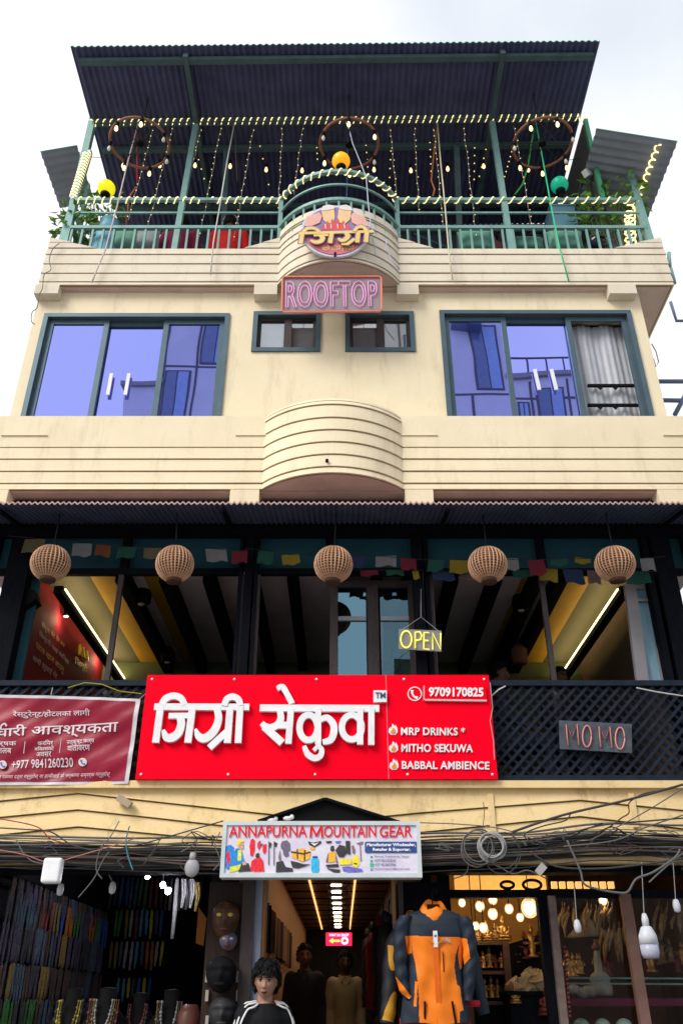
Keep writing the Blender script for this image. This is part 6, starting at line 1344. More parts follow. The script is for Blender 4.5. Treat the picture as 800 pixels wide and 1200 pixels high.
m = MB(); a, b = W(533, 1042, 7.5), W(640, 1042, 7.5); m.box(a.x, b.x, 7.5, 7.53, a.z, Zat(1026, 7.5)); tag(recentre(m.build('light_panel', mat('amber_glow_patch', (.9, .6, .2), .6, col2=(.7, .4, .1), emit=(1, .46, .09), estr=.42)), a), 'glowing amber panel above the door of the warm shop', 'light panel')
for px, py, r in ((594, 1037, .05), (623, 1037, .07)): m = MB(); c = W(px, py, 7.12); m.tube([c + Vector((r * math.cos(a * .35), 0, .5 * r * math.sin(a * .35))) for a in range(18)], .012, 6, True); tag(recentre(m.build('hanging_ring', M['black']), c), 'dark %s ring hanging in front of the amber panel' % ('small' if r < .06 else 'larger'), 'ring')
for args in ((541, 1058, 7.6, .034, 'warmwhite', 'whitish bulb at the far left of the warm shop, beside the jacket'), (562, 1062, 8.0, .045, 'warmbulb', 'amber bulb between the two upper left shop bulbs'), (577, 1054, 8.2, .045, 'warmbulb', 'amber bulb close under the ceiling of the warm shop'), (577, 1071, 7.7, .046, 'warmwhite', 'round bulb above the statuettes on the shelf'), (596, 1065, 7.9, .042, 'warmwhite', 'round bulb just left of the largest globe'), (609, 1075, 7.6, .035, 'warmwhite', 'slim hanging bulb left below the largest globe'), (620, 1064, 7.4, .075, 'warmwhite', 'largest glowing globe of the warm shop'), (557, 1085, 7.6, .034, 'warmbulb', 'low amber bulb left of the lowest pair'), (566, 1087, 7.5, .040, 'warmwhite', 'low bright bulb above the shelf unit'), (554, 1098, 7.5, .018, 'warmwhite', 'tiny lowest bulb beside the jacket sleeve'), (706, 1055, 7.5, .040, 'warmwhite', 'bulb glowing at the top of the right window')):
    litbulb(*args[:4], M[args[4]], args[5])

# ------------------------------------------------------------ clothes hanging by the passage
navy = (.018, .028, .045); orange = (.80, .20, .012)
jm = [mat('jacket_navy', navy, .6, col2=(.012, .018, .030), nscale=4, bump=.12, bscale=9), mat('jacket_orange', orange, .55, col2=(.76, .18, .010), nscale=4, bump=.12, bscale=9)]
def jacket(px, py, Y, s, lab, mats, colf, detail=True, rotz=0, sleeve2=None, hood=True):
    """jacket hung on a hanger; px, py is the neck on the photograph"""
    c = W(px, py, Y); t = thing('hanging_jacket', lab, 'jacket', c)
    def tr(x, y, z): x *= .90; y *= .85; ca, sa = math.cos(rotz), math.sin(rotz); return (c.x + s * (x * ca - y * sa), c.y + s * (x * sa + y * ca), c.z + s * z)
    prof = [(0, .065, .06), (-.03, .11, .075), (-.055, .165, .085), (-.10, .190, .095), (-.2, .186, .11), (-.35, .176, .115), (-.5, .170, .115), (-.62, .172, .12), (-.72, .178, .12)]
    def pr(z):
        for (a, w, d), (b, w2, d2) in zip(prof[:-1], prof[1:]):
            if b <= z <= a: k = (a - z) / (a - b); return w + (w2 - w) * k, d + (d2 - d) * k
        return prof[-1][1:]
    nz, na = 130, 220; m = MB(); vs = []
    for j in range(nz + 1):
        z = -.72 * j / nz; w, d = pr(z)
        for i in range(na):
            a = 2 * math.pi * i / na; ca, sa = math.cos(a), math.sin(a); x = w * abs(ca) ** .8 * (1 if ca > 0 else -1); y = d * abs(sa) ** .75 * (1 if sa > 0 else -1)
            y += .007 * math.sin(x * 40 + z * 9) * (1 if z < -.15 else .3) + .005 * math.sin(z * 46 + x * 13); vs.append(tr(x, y, z + (.012 * math.sin(3 * a) if j == nz else 0)))
    for j in range(nz):
        for i in range(na):
            k = (i + .5) / na * 2 * math.pi; z = -.72 * (j + .5) / nz; w, d = pr(z); x = w * abs(math.cos(k)) ** .8 * (1 if math.cos(k) > 0 else -1)
            m.mat(colf(x, z, math.sin(k) < 0))
            m.f.append([j*na+i, j*na+(i+1) % na, (j+1)*na+(i+1) % na, (j+1)*na+i]); m.fm.append(m.cur); m.sm.append(True)
    m.v = vs; body = m.build('jacket_body', mats, t)
    for sd in (-1, 1):
        m = MB(); P = [(sd*.145, 0, -.06), (sd*.190, .0, -.12), (sd*.215, -.005, -.26), (sd*.228, -.015, -.40), (sd*.225, -.03, -.54), (sd*.212, -.04, -.66)] if not sleeve2 else [(sd*.145, 0, -.06), (sd*.20, 0, -.12), (sd*.25, 0, -.28), (sd*.28, -.02, -.44), (sd*.31, -.03, -.58), (sd*.33, -.03, -.66)]
        rs = [.060, .068, .064, .060, .055, .048]; seg = 90 if detail else 24; PP = [Vector(tr(*smp)) for smp in smooth3(P, 30 if detail else 8)]; N = len(PP); rr = [s * (rs[min(5, int(i / (N - 1) * 5))] + (rs[min(5, int(i / (N - 1) * 5) + 1)] - rs[min(5, int(i / (N - 1) * 5))]) * (i / (N - 1) * 5 % 1)) * (1 + .05 * math.sin(i * (.22 if detail else .8))) for i in range(N)]
        b0 = len(m.f); m.tube(PP, rr, seg)
        for fi in range(b0, len(m.f)):
            q = m.f[fi]; cxx = sum((Vector(m.v[k]) for k in q), Vector()) / len(q); u = min(range(N), key=lambda k: (PP[k] - cxx).length); m.sm[fi] = True
            if detail and fi - b0 < (N - 1) * seg:
                uu = (fi - b0) // seg / (N - 1); dd = (cxx - PP[u]).dot(Vector((-sd * .55, -.83, 0))) / rr[u]; lo, hi = (.30, .60) if sd > 0 else (.26, .46)
                if lo < uu < hi and dd > .05 + .75 * (uu - lo) / (hi - lo): m.fm[fi] = 1
                if sd < 0 and .62 < uu < .94 and dd > 1.0 - .9 * (uu - .62) / .32: m.fm[fi] = 1
        m.build('sleeve', mats, t)
    if hood:
        m = MB(); seg = 24
        ringp = [(.060, .055, .0, 0), (.085, .075, -.02, -.01), (.105, .088, -.005, .0), (.092, .078, .04, .0), (.072, .060, .078, .0), (.062, .052, .082, .01), (.054, .044, .045, .01)]
        vs = [tr(a * math.cos(2*math.pi*i/seg) * (1 + .05 * math.sin(5 * 2*math.pi*i/seg)), b * math.sin(2*math.pi*i/seg) + o, z + .028 * math.sin(2*math.pi*i/seg)) for a, b, z, o in ringp for i in range(seg)]
        m.add(vs, [(j*seg+i, j*seg+(i+1) % seg, (j+1)*seg+(i+1) % seg, (j+1)*seg+i) for j in range(len(ringp)-1) for i in range(seg)], True); m.build('collar', mats[-1] if len(mats) < 3 else mats[2], t)
    m = MB(); m.tube([tr(-.13, .0, -.03), tr(0, 0, .06), tr(.13, 0, -.03)], .012 * s, 6); m.tube([tr(0, 0, .06), tr(0, 0, .15), tr(.02, 0, .18), tr(.035, 0, .165), tr(.03, 0, .15)], .005 * s, 6); m.box(c.x - .06 * s, c.x + .06 * s, c.y - .062 * s, c.y - .05 * s, c.z + .02 * s, c.z + .075 * s) if detail else None; m.build('hanger', M['black'], t)
    return t, tr, body
def smooth3(p, n):
    P = [Vector(q) for q in ([p[0]] + p + [p[-1]])]; o = []
    for i in range(1, len(P) - 2):
        for k in range(n): t = k / n; a, b, c_, d = P[i-1:i+3]; o.append(.5 * ((2*b) + (c_-a)*t + (2*a-5*b+4*c_-d)*t*t + (3*b-a-3*c_+d)*t**3))
    return o + [P[-1]]
def colf(x, z, front):
    if z > -.185: return 0
    if not front: return 0
    e = .118 if z > -.32 else (.150 - .05 * (1 - min(1, abs(z + .46) / .14)) if z > -.60 else .150)
    return 1 if abs(x) < (.150 if z > -.235 else .120 - .016 * math.sin(min(1, max(0, (-z - .24) / .34)) * math.pi)) else 0
JY = 6.55
def JP(u, v, dy=0.0): p = W(446 + u / 3.791, 1044 + v / 3.791, JY); return Vector((p.x, JY + dy, p.z))
def inpoly(u, v, P):
    c = False; n = len(P)
    for a in range(n):
        (x1, y1), (x2, y2) = P[a], P[a - 1]
        if (y1 > v) != (y2 > v) and u < (x2 - x1) * (v - y1) / (y2 - y1) + x1: c = not c
    return c
OP = [[(130, 203), (345, 210), (341, 240), (326, 290), (320, 340), (330, 405), (345, 480), (342, 590), (165, 590), (164, 480), (158, 400), (150, 330), (140, 285), (134, 240)], [(104, 205), (137, 203), (134, 240), (136, 278), (116, 284)], [(344, 210), (374, 218), (388, 300), (347, 352), (338, 285), (342, 240)], [(62, 380), (132, 470), (122, 482), (70, 442)], [(147, 402), (158, 405), (154, 515), (142, 515)], [(329, 415), (344, 425), (360, 530), (344, 535)]]
def interp(tab, t):
    for a, b in zip(tab[:-1], tab[1:]):
        if a[0] <= t <= b[0]: k = (t - a[0]) / (b[0] - a[0]); k = k * k * (3 - 2 * k) * .4 + k * .6; return [p + (q - p) * k for p, q in zip(a[1:], b[1:])]
    return list(tab[-1][1:])
def fold(u, v): return .006 * math.sin(u * .062 + 1.2 * math.sin(v * .016) + .6) * min(1, max(0, (v - 170) / 120)) + .0035 * math.sin(v * .030 + .8 * math.sin(u * .03)) + .0016 * math.sin(v * .075 - u * .03 + 1.5 * math.sin(u * .02))
def colour_of(u, v, front): return 1 if front and any(inpoly(u, v, q) for q in OP) else 0
c = JP(232, 122); jk = thing('hanging_jacket', 'orange and navy hooded jacket hanging on a black hanger beside the passage', 'jacket', c)
def jtr(x, y, z): return (c.x + x * .9, c.y + y * .85, c.z + z)
TT = [(84, 172, 294, .030), (96, 140, 325, .050), (108, 112, 352, .064), (125, 98, 366, .074), (150, 94, 370, .082), (200, 97, 374, .090), (260, 106, 364, .096), (330, 112, 360, .098), (420, 106, 368, .100), (500, 94, 383, .102), (588, 84, 397, .104)]
m = MB(); nz, na = 170, 260; vs = []; uv = []
for a in range(nz + 1):
    v = 84 + 504 * a / nz; xl, xr, d = interp(TT, v)
    for b in range(na):
        t = 2 * math.pi * b / na; ca, sa = math.cos(t), math.sin(t); u = (xl + xr) / 2 + (xr - xl) / 2 * abs(ca) ** .75 * (1 if ca > 0 else -1); dd = d * abs(sa) ** .8 * (-1 if sa < 0 else 1)
        vv = v + (5 * math.sin(u * .03) if a == nz else 0); vs.append(JP(u, vv, dd + (fold(u, v) if sa < 0 else 0) * min(1, abs(sa) * 2))); uv.append((u, v, sa < .05))
for a in range(nz):
    for b in range(na):
        q = [a*na+b, a*na+(b+1) % na, (a+1)*na+(b+1) % na, (a+1)*na+b]; m.f.append(q); m.fm.append(colour_of(sum(uv[k][0] for k in q) / 4, sum(uv[k][1] for k in q) / 4, uv[q[0]][2])); m.sm.append(True)
m.v = [tuple(p) for p in vs]; m.build('jacket_body', jm, jk)
for tab in ([(112, 108, 26, .046), (150, 92, 33, .058), (220, 86, 32, .060), (310, 84, 30, .056), (390, 92, 28, .050), (440, 104, 24, .044), (482, 122, 17, .036)], [(118, 362, 24, .046), (150, 376, 31, .058), (230, 390, 32, .060), (320, 394, 30, .056), (400, 388, 27, .050), (450, 384, 24, .044), (488, 382, 20, .038)]):
    m = MB(); nz2, na2 = 150, 120; vs = []; uv = []; v0, v1 = tab[0][0], tab[-1][0]
    for a in range(nz2 + 1):
        v = v0 + (v1 - v0) * a / nz2; uc, hw, d = interp(tab, v)
        for b in range(na2):
            t = 2 * math.pi * b / na2; u = uc + hw * math.cos(t) * (1 + .06 * math.sin(v * .09)); sa = math.sin(t); vs.append(JP(u, v, -.045 + d * sa + ((.004 * math.sin(v * .085 + u * .05) + .003 * math.sin(v * .05 - u * .06 + 2)) if sa < 0 else 0))); uv.append((u, v, sa < .1))
    for a in range(nz2):
        for b in range(na2):
            q = [a*na2+b, a*na2+(b+1) % na2, (a+1)*na2+(b+1) % na2, (a+1)*na2+b]; m.f.append(q); m.fm.append(colour_of(sum(uv[k][0] for k in q) / 4, sum(uv[k][1] for k in q) / 4, uv[q[0]][2])); m.sm.append(True)
    m.f.append(list(range(na2))[::-1]); m.fm.append(0); m.sm.append(False); m.f.append([nz2*na2+b for b in range(na2)]); m.fm.append(0); m.sm.append(False)
    m.v = [tuple(p) for p in vs]; m.build('sleeve', jm, jk)
m = MB(); seg = 40; ringp = [(.064, .050, -.005), (.088, .068, -.02), (.104, .080, -.004), (.098, .076, .030), (.080, .062, .062), (.066, .054, .078), (.058, .047, .070), (.052, .042, .02)]
vs = [(c.x + a * math.cos(2*math.pi*k/seg) * (1 + .05 * math.sin(5 * 2*math.pi*k/seg + 1)), c.y + b * math.sin(2*math.pi*k/seg), c.z + z + .014 + .030 * math.sin(2*math.pi*k/seg) + .008 * math.sin(4 * 2*math.pi*k/seg)) for a, b, z in ringp for k in range(seg)]
m.add(vs, [(a*seg+b, a*seg+(b+1) % seg, (a+1)*seg+(b+1) % seg, (a+1)*seg+b) for a in range(len(ringp)-1) for b in range(seg)], True); m.build('collar', jm[1], jk)
m = MB(); m.tube([jtr(-.12, 0, .0), jtr(0, 0, .075), jtr(.12, 0, .0)], .011, 6); m.box(c.x - .042, c.x + .042, c.y - .05, c.y - .035, c.z + .035, c.z + .085); m.tube([jtr(0, 0, .07), jtr(0, 0, .16), jtr(.02, 0, .19), jtr(.04, 0, .17), jtr(.035, 0, .155)], .005, 6); m.build('hanger', M['black'], jk)
m = MB(); pts = [JP(84, 588), JP(240, 594), JP(397, 588)]; m.tube(pts, [.03, .045, .03], 8); m.build('red_lining', mat('lining_red', (.30, .02, .012), .6), jk)
m = MB()
def jq(x0, x1, z0, z1, y): m.box(*sorted((jtr(x0, 0, 0)[0], jtr(x1, 0, 0)[0])), jtr(0, y, 0)[1] - .004, jtr(0, y, 0)[1], *sorted((jtr(0, 0, z0)[2], jtr(0, 0, z1)[2])))
m = MB(); jq(-.02, .018, -.72, -.10, -.122); m.build('zip_flap', mat('jacket_orange_dark', (.70, .13, .008), .55, bump=.3, bscale=20), jk)
m = MB(); jq(.045, .052, -.33, -.21, -.126); m.build('pocket_zip', M['black'], jk); m = MB(); m.bar(jtr(-.100, -.121, -.50), jtr(-.108, -.119, -.66), .014, .006); m.build('pocket_zip', M['black'], jk); m = MB(); m.bar(jtr(.098, -.121, -.50), jtr(.122, -.117, -.66), .014, .006); m.build('pocket_zip', M['black'], jk)
m = MB(); jq(-.018, .014, -.185, -.085, -.128); m.build('price_tag', M['white'], jk)
m = MB(); o_ = jtr(0, -.127, 0)[1]; c0 = jtr(0, 0, 0)
for s in (-1, 1): m.bar((c0[0] + s * .05, o_, c0[2] - .13), (c0[0] + s * .012, o_, c0[2] - .165), .018, .004)
m.build('gold_chevron', mat('tag_gold', (.50, .36, .06), .4), jk)
m = MB(); m.lathe((c0[0] - .002, o_ - .006, c0[2] - .115), [(.009, 0), (.009, .003)], 12, 'y'); m.build('tag_mark', mat('tag_blue', (.05, .25, .50), .4), jk)
m = MB(); lx, lz = c0[0] + .088, c0[2] - .155
for i, r in enumerate((.014, .022, .030)): m.tube([(lx - .02 + r * math.cos(R(a)) , o_ + .010, lz + r * math.sin(R(a)) * .8) for a in range(0, 91, 15)], .0028, 4)
m.box(lx - .045, lx - .024, o_ + .008, o_ + .012, lz, lz + .004); m.box(lx - .045, lx - .024, o_ + .008, o_ + .012, lz + .009, lz + .013)
m.build('chest_emblem', mat('emblem_grey', (.45, .47, .50), .4), jk)
ora2 = mat('jacket_amber', (.50, .24, .02), .6, bump=.3, bscale=9); dk = mat('jacket_black', (.014, .014, .018), .6, bump=.3, bscale=9)
jacket(486, 1084, 6.80, .92, 'black jacket with an amber sleeve half hidden behind the orange jacket', [dk, ora2], lambda x, z, f: 0, True, .5, True)
t2, _, _ = jacket(517, 1080, 6.85, .88, 'dark navy jacket with red cuffs behind the orange jacket at the right', [jm[0], mat('jacket_olive', (.20, .17, .09), .6)], lambda x, z, f: 0, False, -.25, True)
for sx_ in (1,): p = W(553, 1176, 6.70); m = MB(); m.lathe(p, [(.05, -.02), (.056, 0), (.052, .02)], 14, 'z', 1, .8); m.build('cuff', mat('cuff_red', (.45, .01, .03), .6), t2)
redj = mat('jacket_red', (.30, .015, .03), .6, bump=.3, bscale=9)
for i, (px, py, Y, mm, lab) in enumerate(((449, 1085, 8.4, [dk, redj], 'black jacket with red collar hanging on the right passage wall'), (440, 1092, 9.6, [redj, dk], 'dark red jacket deeper along the right passage wall'), (434, 1098, 10.8, [dk, dk], 'black jacket deepest along the right passage wall'), (456, 1082, 7.6, [dk, jm[0]], 'black jacket nearest the entrance on the right passage wall'))):
    jacket(px, py, Y, .95, lab, mm, lambda x, z, f: 0, False, 1.35)
rag = [mat('scarf_brown', (.16, .085, .05), .8), mat('scarf_dark', (.05, .03, .025), .8), mat('scarf_tan', (.28, .17, .09), .8)]
for i in range(8):
    y = 8.6 + i * .62; z = 2.42 - .0 * i; m = MB(); n = 8; vs = []
    for j in range(7):
        for k in range(n + 1): u = k / n; vs.append((-.70 + .03 * math.sin(u * 9 + i), y + (u - .5) * .34 * (1 - .25 * j / 6), z - .38 * j / 6 + .02 * math.sin(u * 7)))
    m.add(vs, [(j*(n+1)+k, j*(n+1)+k+1, (j+1)*(n+1)+k+1, (j+1)*(n+1)+k) for j in range(6) for k in range(n)], True)
    tag(recentre(m.build('scarf', rag[i % 3]), (-.70, y, z - .38)), 'brownish scarf hanging in the row along the left passage wall', 'scarf', 'scarves along the left passage wall')

# ------------------------------------------------------------ people
def apply_mods(o):
    dg = bpy.context.evaluated_depsgraph_get(); me = bpy.data.meshes.new_from_object(o.evaluated_get(dg)); old = o.data; mats = list(old.materials); o.modifiers.clear(); o.data = me
    me.materials.clear()
    for mm in mats: me.materials.append(mm)
    for p in me.polygons: p.use_smooth = True; p.material_index = 0
    bpy.data.meshes.remove(old)
def fuse(m, name, mt, parent, vox, it=6):
    o = m.build(name, mt, parent); r = o.modifiers.new('r', 'REMESH'); r.mode = 'VOXEL'; r.voxel_size = vox; s = o.modifiers.new('s', 'SMOOTH'); s.iterations = it; s.factor = .5; bpy.context.view_layer.update(); apply_mods(o); return o
def person(lab, loc, H, yaw, shirt, skin, hairc, legc=(.03, .035, .05), pose='stand', sleeve='long', turn=0.0, nod=0.0, stripes=False, vox=.011, collar=None, hair='short', headtilt=0.0, headset=False, slim=1.0):
    t = thing('person', lab, 'person', loc); k = H / 1.72; L = Vector(loc); cy, sy = math.cos(yaw), math.sin(yaw)
    def T(x, y, z, f=None): x, y, z = x * k * (slim if f is None else f), y * k, z * k; return Vector((L.x + x * cy - y * sy, L.y + x * sy + y * cy, L.z + z))
    drop = 0 if pose == 'stand' else .43
    Z = lambda z: z - drop
    sk = mat('skin_%.2f_%.2f' % skin[:2], skin, .5, col2=tuple(c * .85 for c in skin), nscale=12); sm_ = mat('shirt_%.3f_%.3f_%.3f' % shirt, shirt, .8, bump=.3, bscale=14); hm = mat('hair_%.3f' % hairc[0], hairc, .55, bump=.4, bscale=90, spec=.10)
    b = MB()
    def chain(P, r, seg=12): b.tube([T(*p) for p in P], [q * k for q in r], seg); [b.ball(T(*p), q * k * .98, 10, 8) for p, q in zip(P, r)]
    def torso(mb, e):
        n = 16; rings = [(Z(.90), .150, .105), (Z(.98), .150, .108), (Z(1.08), .140, .10), (Z(1.2), .155, .108), (Z(1.32), .172, .112), (Z(1.40), .168, .10), (Z(1.455), .115, .075), (Z(1.485), .062, .058)]
        vs = [T((a + e) * math.cos(2*math.pi*i/n), (d + e) * math.sin(2*math.pi*i/n), z) for z, a, d in rings for i in range(n)]
        fs = [(j*n+i, j*n+(i+1) % n, (j+1)*n+(i+1) % n, (j+1)*n+i) for j in range(len(rings)-1) for i in range(n)] + [tuple(range(n))[::-1], tuple((len(rings)-1)*n+i for i in range(n))]
        mb.add(vs, fs, True)
    torso(b, 0)
    for s in (-1, 1):
        if pose == 'stand': arm = [(s*.165, 0, 1.415), (s*.215, .015, 1.15), (s*.225, -.05, .915)]
        else: arm = [(s*.165, 0, Z(1.415)), (s*.225, -.02, Z(1.15)), (s*.14, -.22, Z(1.08))]
        chain([arm[0], arm[1], arm[2]], [.056, .043, .029]); w = Vector(arm[2]); dirv = (w - Vector(arm[1])).normalized(); pm = w + dirv * .05
        chain([tuple(w), tuple(pm)], [.029, .036])
        for f in range(4): o_ = (f - 1.5) * .019; q = pm + Vector((o_ * .3, o_, 0)) + dirv * .03; ln = [.06, .075, .07, .055][f]; chain([tuple(q), tuple(q + dirv * ln * .5 + Vector((-s*.008, 0, 0))), tuple(q + dirv * ln + Vector((-s*.022, 0, 0)))], [.0095, .009, .008], 8)
        q = pm + Vector((-s*.01, -.03, .0)); chain([tuple(q), tuple(q + dirv * .03 + Vector((-s*.008, -.022, 0))), tuple(q + dirv * .055 + Vector((-s*.012, -.026, 0)))], [.012, .010, .008], 8)
        leg = [(s*.085, 0, Z(.92)), (s*.095, -.015, .50), (s*.10, .02, .085), (s*.11, -.13, .045)] if pose == 'stand' else [(s*.09, 0, .47), (s*.12, -.42, .48), (s*.12, -.40, .085), (s*.13, -.55, .045)]
        chain(leg, [.088, .058, .038, .034])
    chain([(0, .01, Z(1.44)), (0, -.005, Z(1.56))], [.06, .052])
    # head in its own frame
    hc = (0, -.018, Z(1.625)); Mh = Matrix.Rotation(turn, 4, 'Z') @ Matrix.Rotation(nod, 4, 'X') @ Matrix.Rotation(headtilt, 4, 'Y')
    def Hd(x, y, z): v = Mh @ Vector((x, y, z)); return T(hc[0] + v.x, hc[1] + v.y, hc[2] + v.z, 1.0)
    n, r = 28, 22; vs = []
    for j in range(r + 1):
        ph = math.pi * j / r; z = -math.cos(ph)
        for i in range(n):
            a = 2 * math.pi * i / n; x = math.sin(ph) * math.cos(a); y = math.sin(ph) * math.sin(a); X, Y_, Zz = .076 * x, .094 * y, .118 * z
            if z < 0: X *= 1 - .30 * (-z) ** 1.5; Y_ *= 1 - .06 * (-z); Y_ -= .012 * (-z)
            if y < 0:
                Y_ += .010 * math.exp(-(((abs(X) - .031) / .015) ** 2)) * math.exp(-(((Zz - .006) / .011) ** 2))          # eye sockets
                Y_ -= .005 * math.exp(-((Zz - .030) / .010) ** 2) * (abs(X) < .055)
                Y_ -= .006 * math.exp(-(((abs(X) - .040) / .018) ** 2)) * math.exp(-(((Zz + .022) / .018) ** 2))          # cheekbones
                Y_ -= .007 * math.exp(-((X / .018) ** 2)) * math.exp(-(((Zz + .102) / .014) ** 2))                      # chin
            vs.append(Hd(X, Y_, Zz))
    b.add(vs, [(j*n+i, j*n+(i+1) % n, (j+1)*n+(i+1) % n, (j+1)*n+i) for j in range(r) for i in range(n)], True)
    b.tube([Hd(0, -.088, .014), Hd(0, -.099, -.012), Hd(0, -.107, -.030), Hd(0, -.092, -.038)], [.008*k, .011*k, .0145*k, .009*k], 8); [b.ball(Hd(s*.012, -.094, -.034), .0095*k, 8, 6) for s in (-1, 1)]
    b.ball(Hd(0, -.088, -.060), .017*k, 10, 6, 1.35, .6, .42); b.ball(Hd(0, -.086, -.071), .015*k, 10, 6, 1.25, .6, .5)
    for s in (-1, 1): b.ball(Hd(s*.077, .005, -.005), .028*k, 10, 8, .42, .8, 1.1)
    fuse(b, 'body', sk, t, vox * .62 if vox < .012 else vox * .8, 3)
    for s in (-1, 1):
        e = MB(); e.ball(Hd(s*.031, -.0765, .005), .0125*k, 12, 8, 1.1, .75, .62); e.build('eye', mat('eye_white', (.42, .39, .36), .3), t)
        e = MB(); e.ball(Hd(s*.031, -.0852, .004), .0062*k, 10, 6, 1, .6, 1); e.build('iris', mat('iris_dark', (.012, .008, .006), .2), t)
        e = MB(); e.tube([Hd(s*.014, -.094, .021), Hd(s*.032, -.095, .026), Hd(s*.050, -.083, .021)], [.0032*k, .0042*k, .0022*k], 6); e.build('eyebrow', hm, t)
        e = MB(); e.tube([Hd(s*.017, -.0865, .009), Hd(s*.031, -.0895, .0125), Hd(s*.046, -.080, .008)], [.0018*k, .0026*k, .0018*k], 6); e.build('eyelid', hm, t)
    e = MB(); e.ball(Hd(0, -.0935, -.0605), .0165*k, 12, 6, 1.45, .55, .34); e.ball(Hd(0, -.0915, -.0705), .0145*k, 12, 6, 1.3, .6, .45); e.build('lips', mat('lip_%.2f' % skin[0], (skin[0] * .72, skin[1] * .5, skin[2] * .5), .45), t)
    e = MB(); e.tube([Hd(-.018, -.0985, -.0655), Hd(0, -.1015, -.0655), Hd(.018, -.0985, -.0655)], .0021*k, 6); e.build('mouth_line', M['black'], t)
    h = MB(); rr = random.Random(int(H * 1000))
    mop = hair == 'mop'
    for a in range(620 if mop else 260):
        th = rr.uniform(0, 2 * math.pi); el = math.asin(rr.uniform(-.35, 1)); d = Vector((math.cos(th) * math.cos(el), math.sin(th) * math.cos(el), math.sin(el)))
        if d.y < -.25 and d.z < (.50 if mop else .58): continue
        if abs(d.x) > .70 and d.y < -.02 and d.z < .12: continue
        if d.z < 0 and d.y < .05 and not mop: continue
        p = Vector((d.x * .078, d.y * .097 + .003, d.z * .122)); up_ = Vector((rr.uniform(-.35, .35), .25 + rr.uniform(-.3, .3), 1)).normalized(); tg = -(up_ - d * up_.dot(d)); tg = (tg.normalized() if tg.length > .05 else Vector((rr.uniform(-1, 1), -.6, 0))) + Vector((rr.uniform(-.22, .22), rr.uniform(-.2, .1), 0))
        ln = rr.uniform(.035, .065) if mop else rr.uniform(.015, .03); of = rr.uniform(.008, .018) if mop else rr.uniform(.004, .010)
        h.tube([Hd(*p), Hd(*(p + d * of * .8 + tg * ln * .3)), Hd(*(p + d * of * .9 + tg * ln * .65)), Hd(*(p + d * of * .35 + tg * ln))], [.009*k, .009*k, .007*k, .0015*k], 5)
    n2, r2 = 22, 12; vs = []
    for j in range(r2 + 1):
        el = -.45 + (1.5708 + .45) * j / r2
        for i in range(n2):
            a = 2 * math.pi * i / n2; d = Vector((math.cos(a) * math.cos(el), math.sin(a) * math.cos(el), math.sin(el))); front = max(0, -d.y); q = max(el, (.50 if hair != 'mop' else .40) * front ** .7) if front > 0.12 else el; q = min(q, 1.5708)
            d = Vector((math.cos(a) * math.cos(q), math.sin(a) * math.cos(q), math.sin(q))); e_ = 1.10 if hair == 'mop' else 1.0; vs.append(Hd(d.x * .083 * e_, d.y * .101 * e_ + .003, d.z * .127 * e_))
    h.add(vs, [(j*n2+i, j*n2+(i+1) % n2, (j+1)*n2+(i+1) % n2, (j+1)*n2+i) for j in range(r2) for i in range(n2)], True)
    h.build('hair', hm, t)
    c = MB(); torso(c, .014)
    def sl(P, r): c.tube([T(*p) for p in P], [q * k for q in r], 14); [c.ball(T(*p), q * k * .98, 12, 8) for p, q in zip(P[:-1], r[:-1])]
    for s in (-1, 1):
        if pose == 'stand': a = [(s*.165, 0, 1.415), (s*.215, .015, 1.15), (s*.225, -.05, .93)]
        else: a = [(s*.165, 0, Z(1.415)), (s*.225, -.02, Z(1.15)), (s*.145, -.20, Z(1.085))]
        if sleeve == 'short': mid = tuple(Vector(a[0]).lerp(Vector(a[1]), .75)); sl([a[0], mid], [.072, .066])
        else: sl(a, [.072, .060, .045])
    fuse(c, 'shirt', sm_, t, vox, 5)
    tr_ = MB()
    for s in (-1, 1):
        leg = [(s*.085, 0, Z(.93)), (s*.095, -.015, .50), (s*.10, .015, .10)] if pose == 'stand' else [(s*.09, 0, .48), (s*.12, -.42, .49), (s*.12, -.40, .12)]
        tr_.tube([T(*p) for p in leg], [.104*k, .076*k, .062*k], 14); [tr_.ball(T(*p), q*k, 12, 8) for p, q in zip(leg[:2], (.103, .075))]
    tr_.ball(T(0, 0, Z(.95)), .13 * k, 14, 10, 1.15, .9, .8); fuse(tr_, 'trousers', mat('trousers_%.3f' % legc[0], legc, .85), t, vox * 1.3, 4)
    if collar:
        e = MB(); e.tube([T(.075 * math.cos(a) , .065 * math.sin(a) - .002, Z(1.485) + .012 * math.sin(a)) for a in [2*math.pi*i/20 for i in range(20)]], .014*k, 8, True)
        for s in (-1, 1): e.tube([T(s*.03, -.070, Z(1.475)), T(s*.055, -.10, Z(1.43)), T(s*.03, -.118, Z(1.40))], [.016*k, .014*k, .005*k], 6)
        e.build('collar', mat('collar_%.2f' % collar[0], collar, .8), t)
    else:
        e = MB(); e.tube([T(.070 * math.cos(a), .064 * math.sin(a), Z(1.477) + .010 * math.sin(a)) for a in [2*math.pi*i/20 for i in range(20)]], .0085*k, 8, True); e.build('neckband', sm_, t)
    if stripes:
        e = MB()
        for s in (-1, 1):
            for q in range(3):
                fi = R((4, 30, 56)[q]); sf, cf = math.sin(fi), math.cos(fi)
                e.tube([T(*p) for p in smooth3([(s*.080, -.012 - .050*sf, 1.500 - .022*sf), (s*.125, -.008 - .080*sf, 1.425 + .068*cf), (s*.170, -.082*sf, 1.408 + .076*cf), (s*(.185 + .030*cf), -.080*sf, 1.380 + .058*cf), (s*(.196 + .058*cf), -.076*sf, 1.345 + .025*cf), (s*(.203 + .066*cf), -.072*sf, 1.28), (s*(.208 + .062*cf), -.066*sf, 1.215)], 4)], .0065, 6)
        e.build('shoulder_stripes', M['white'], t)
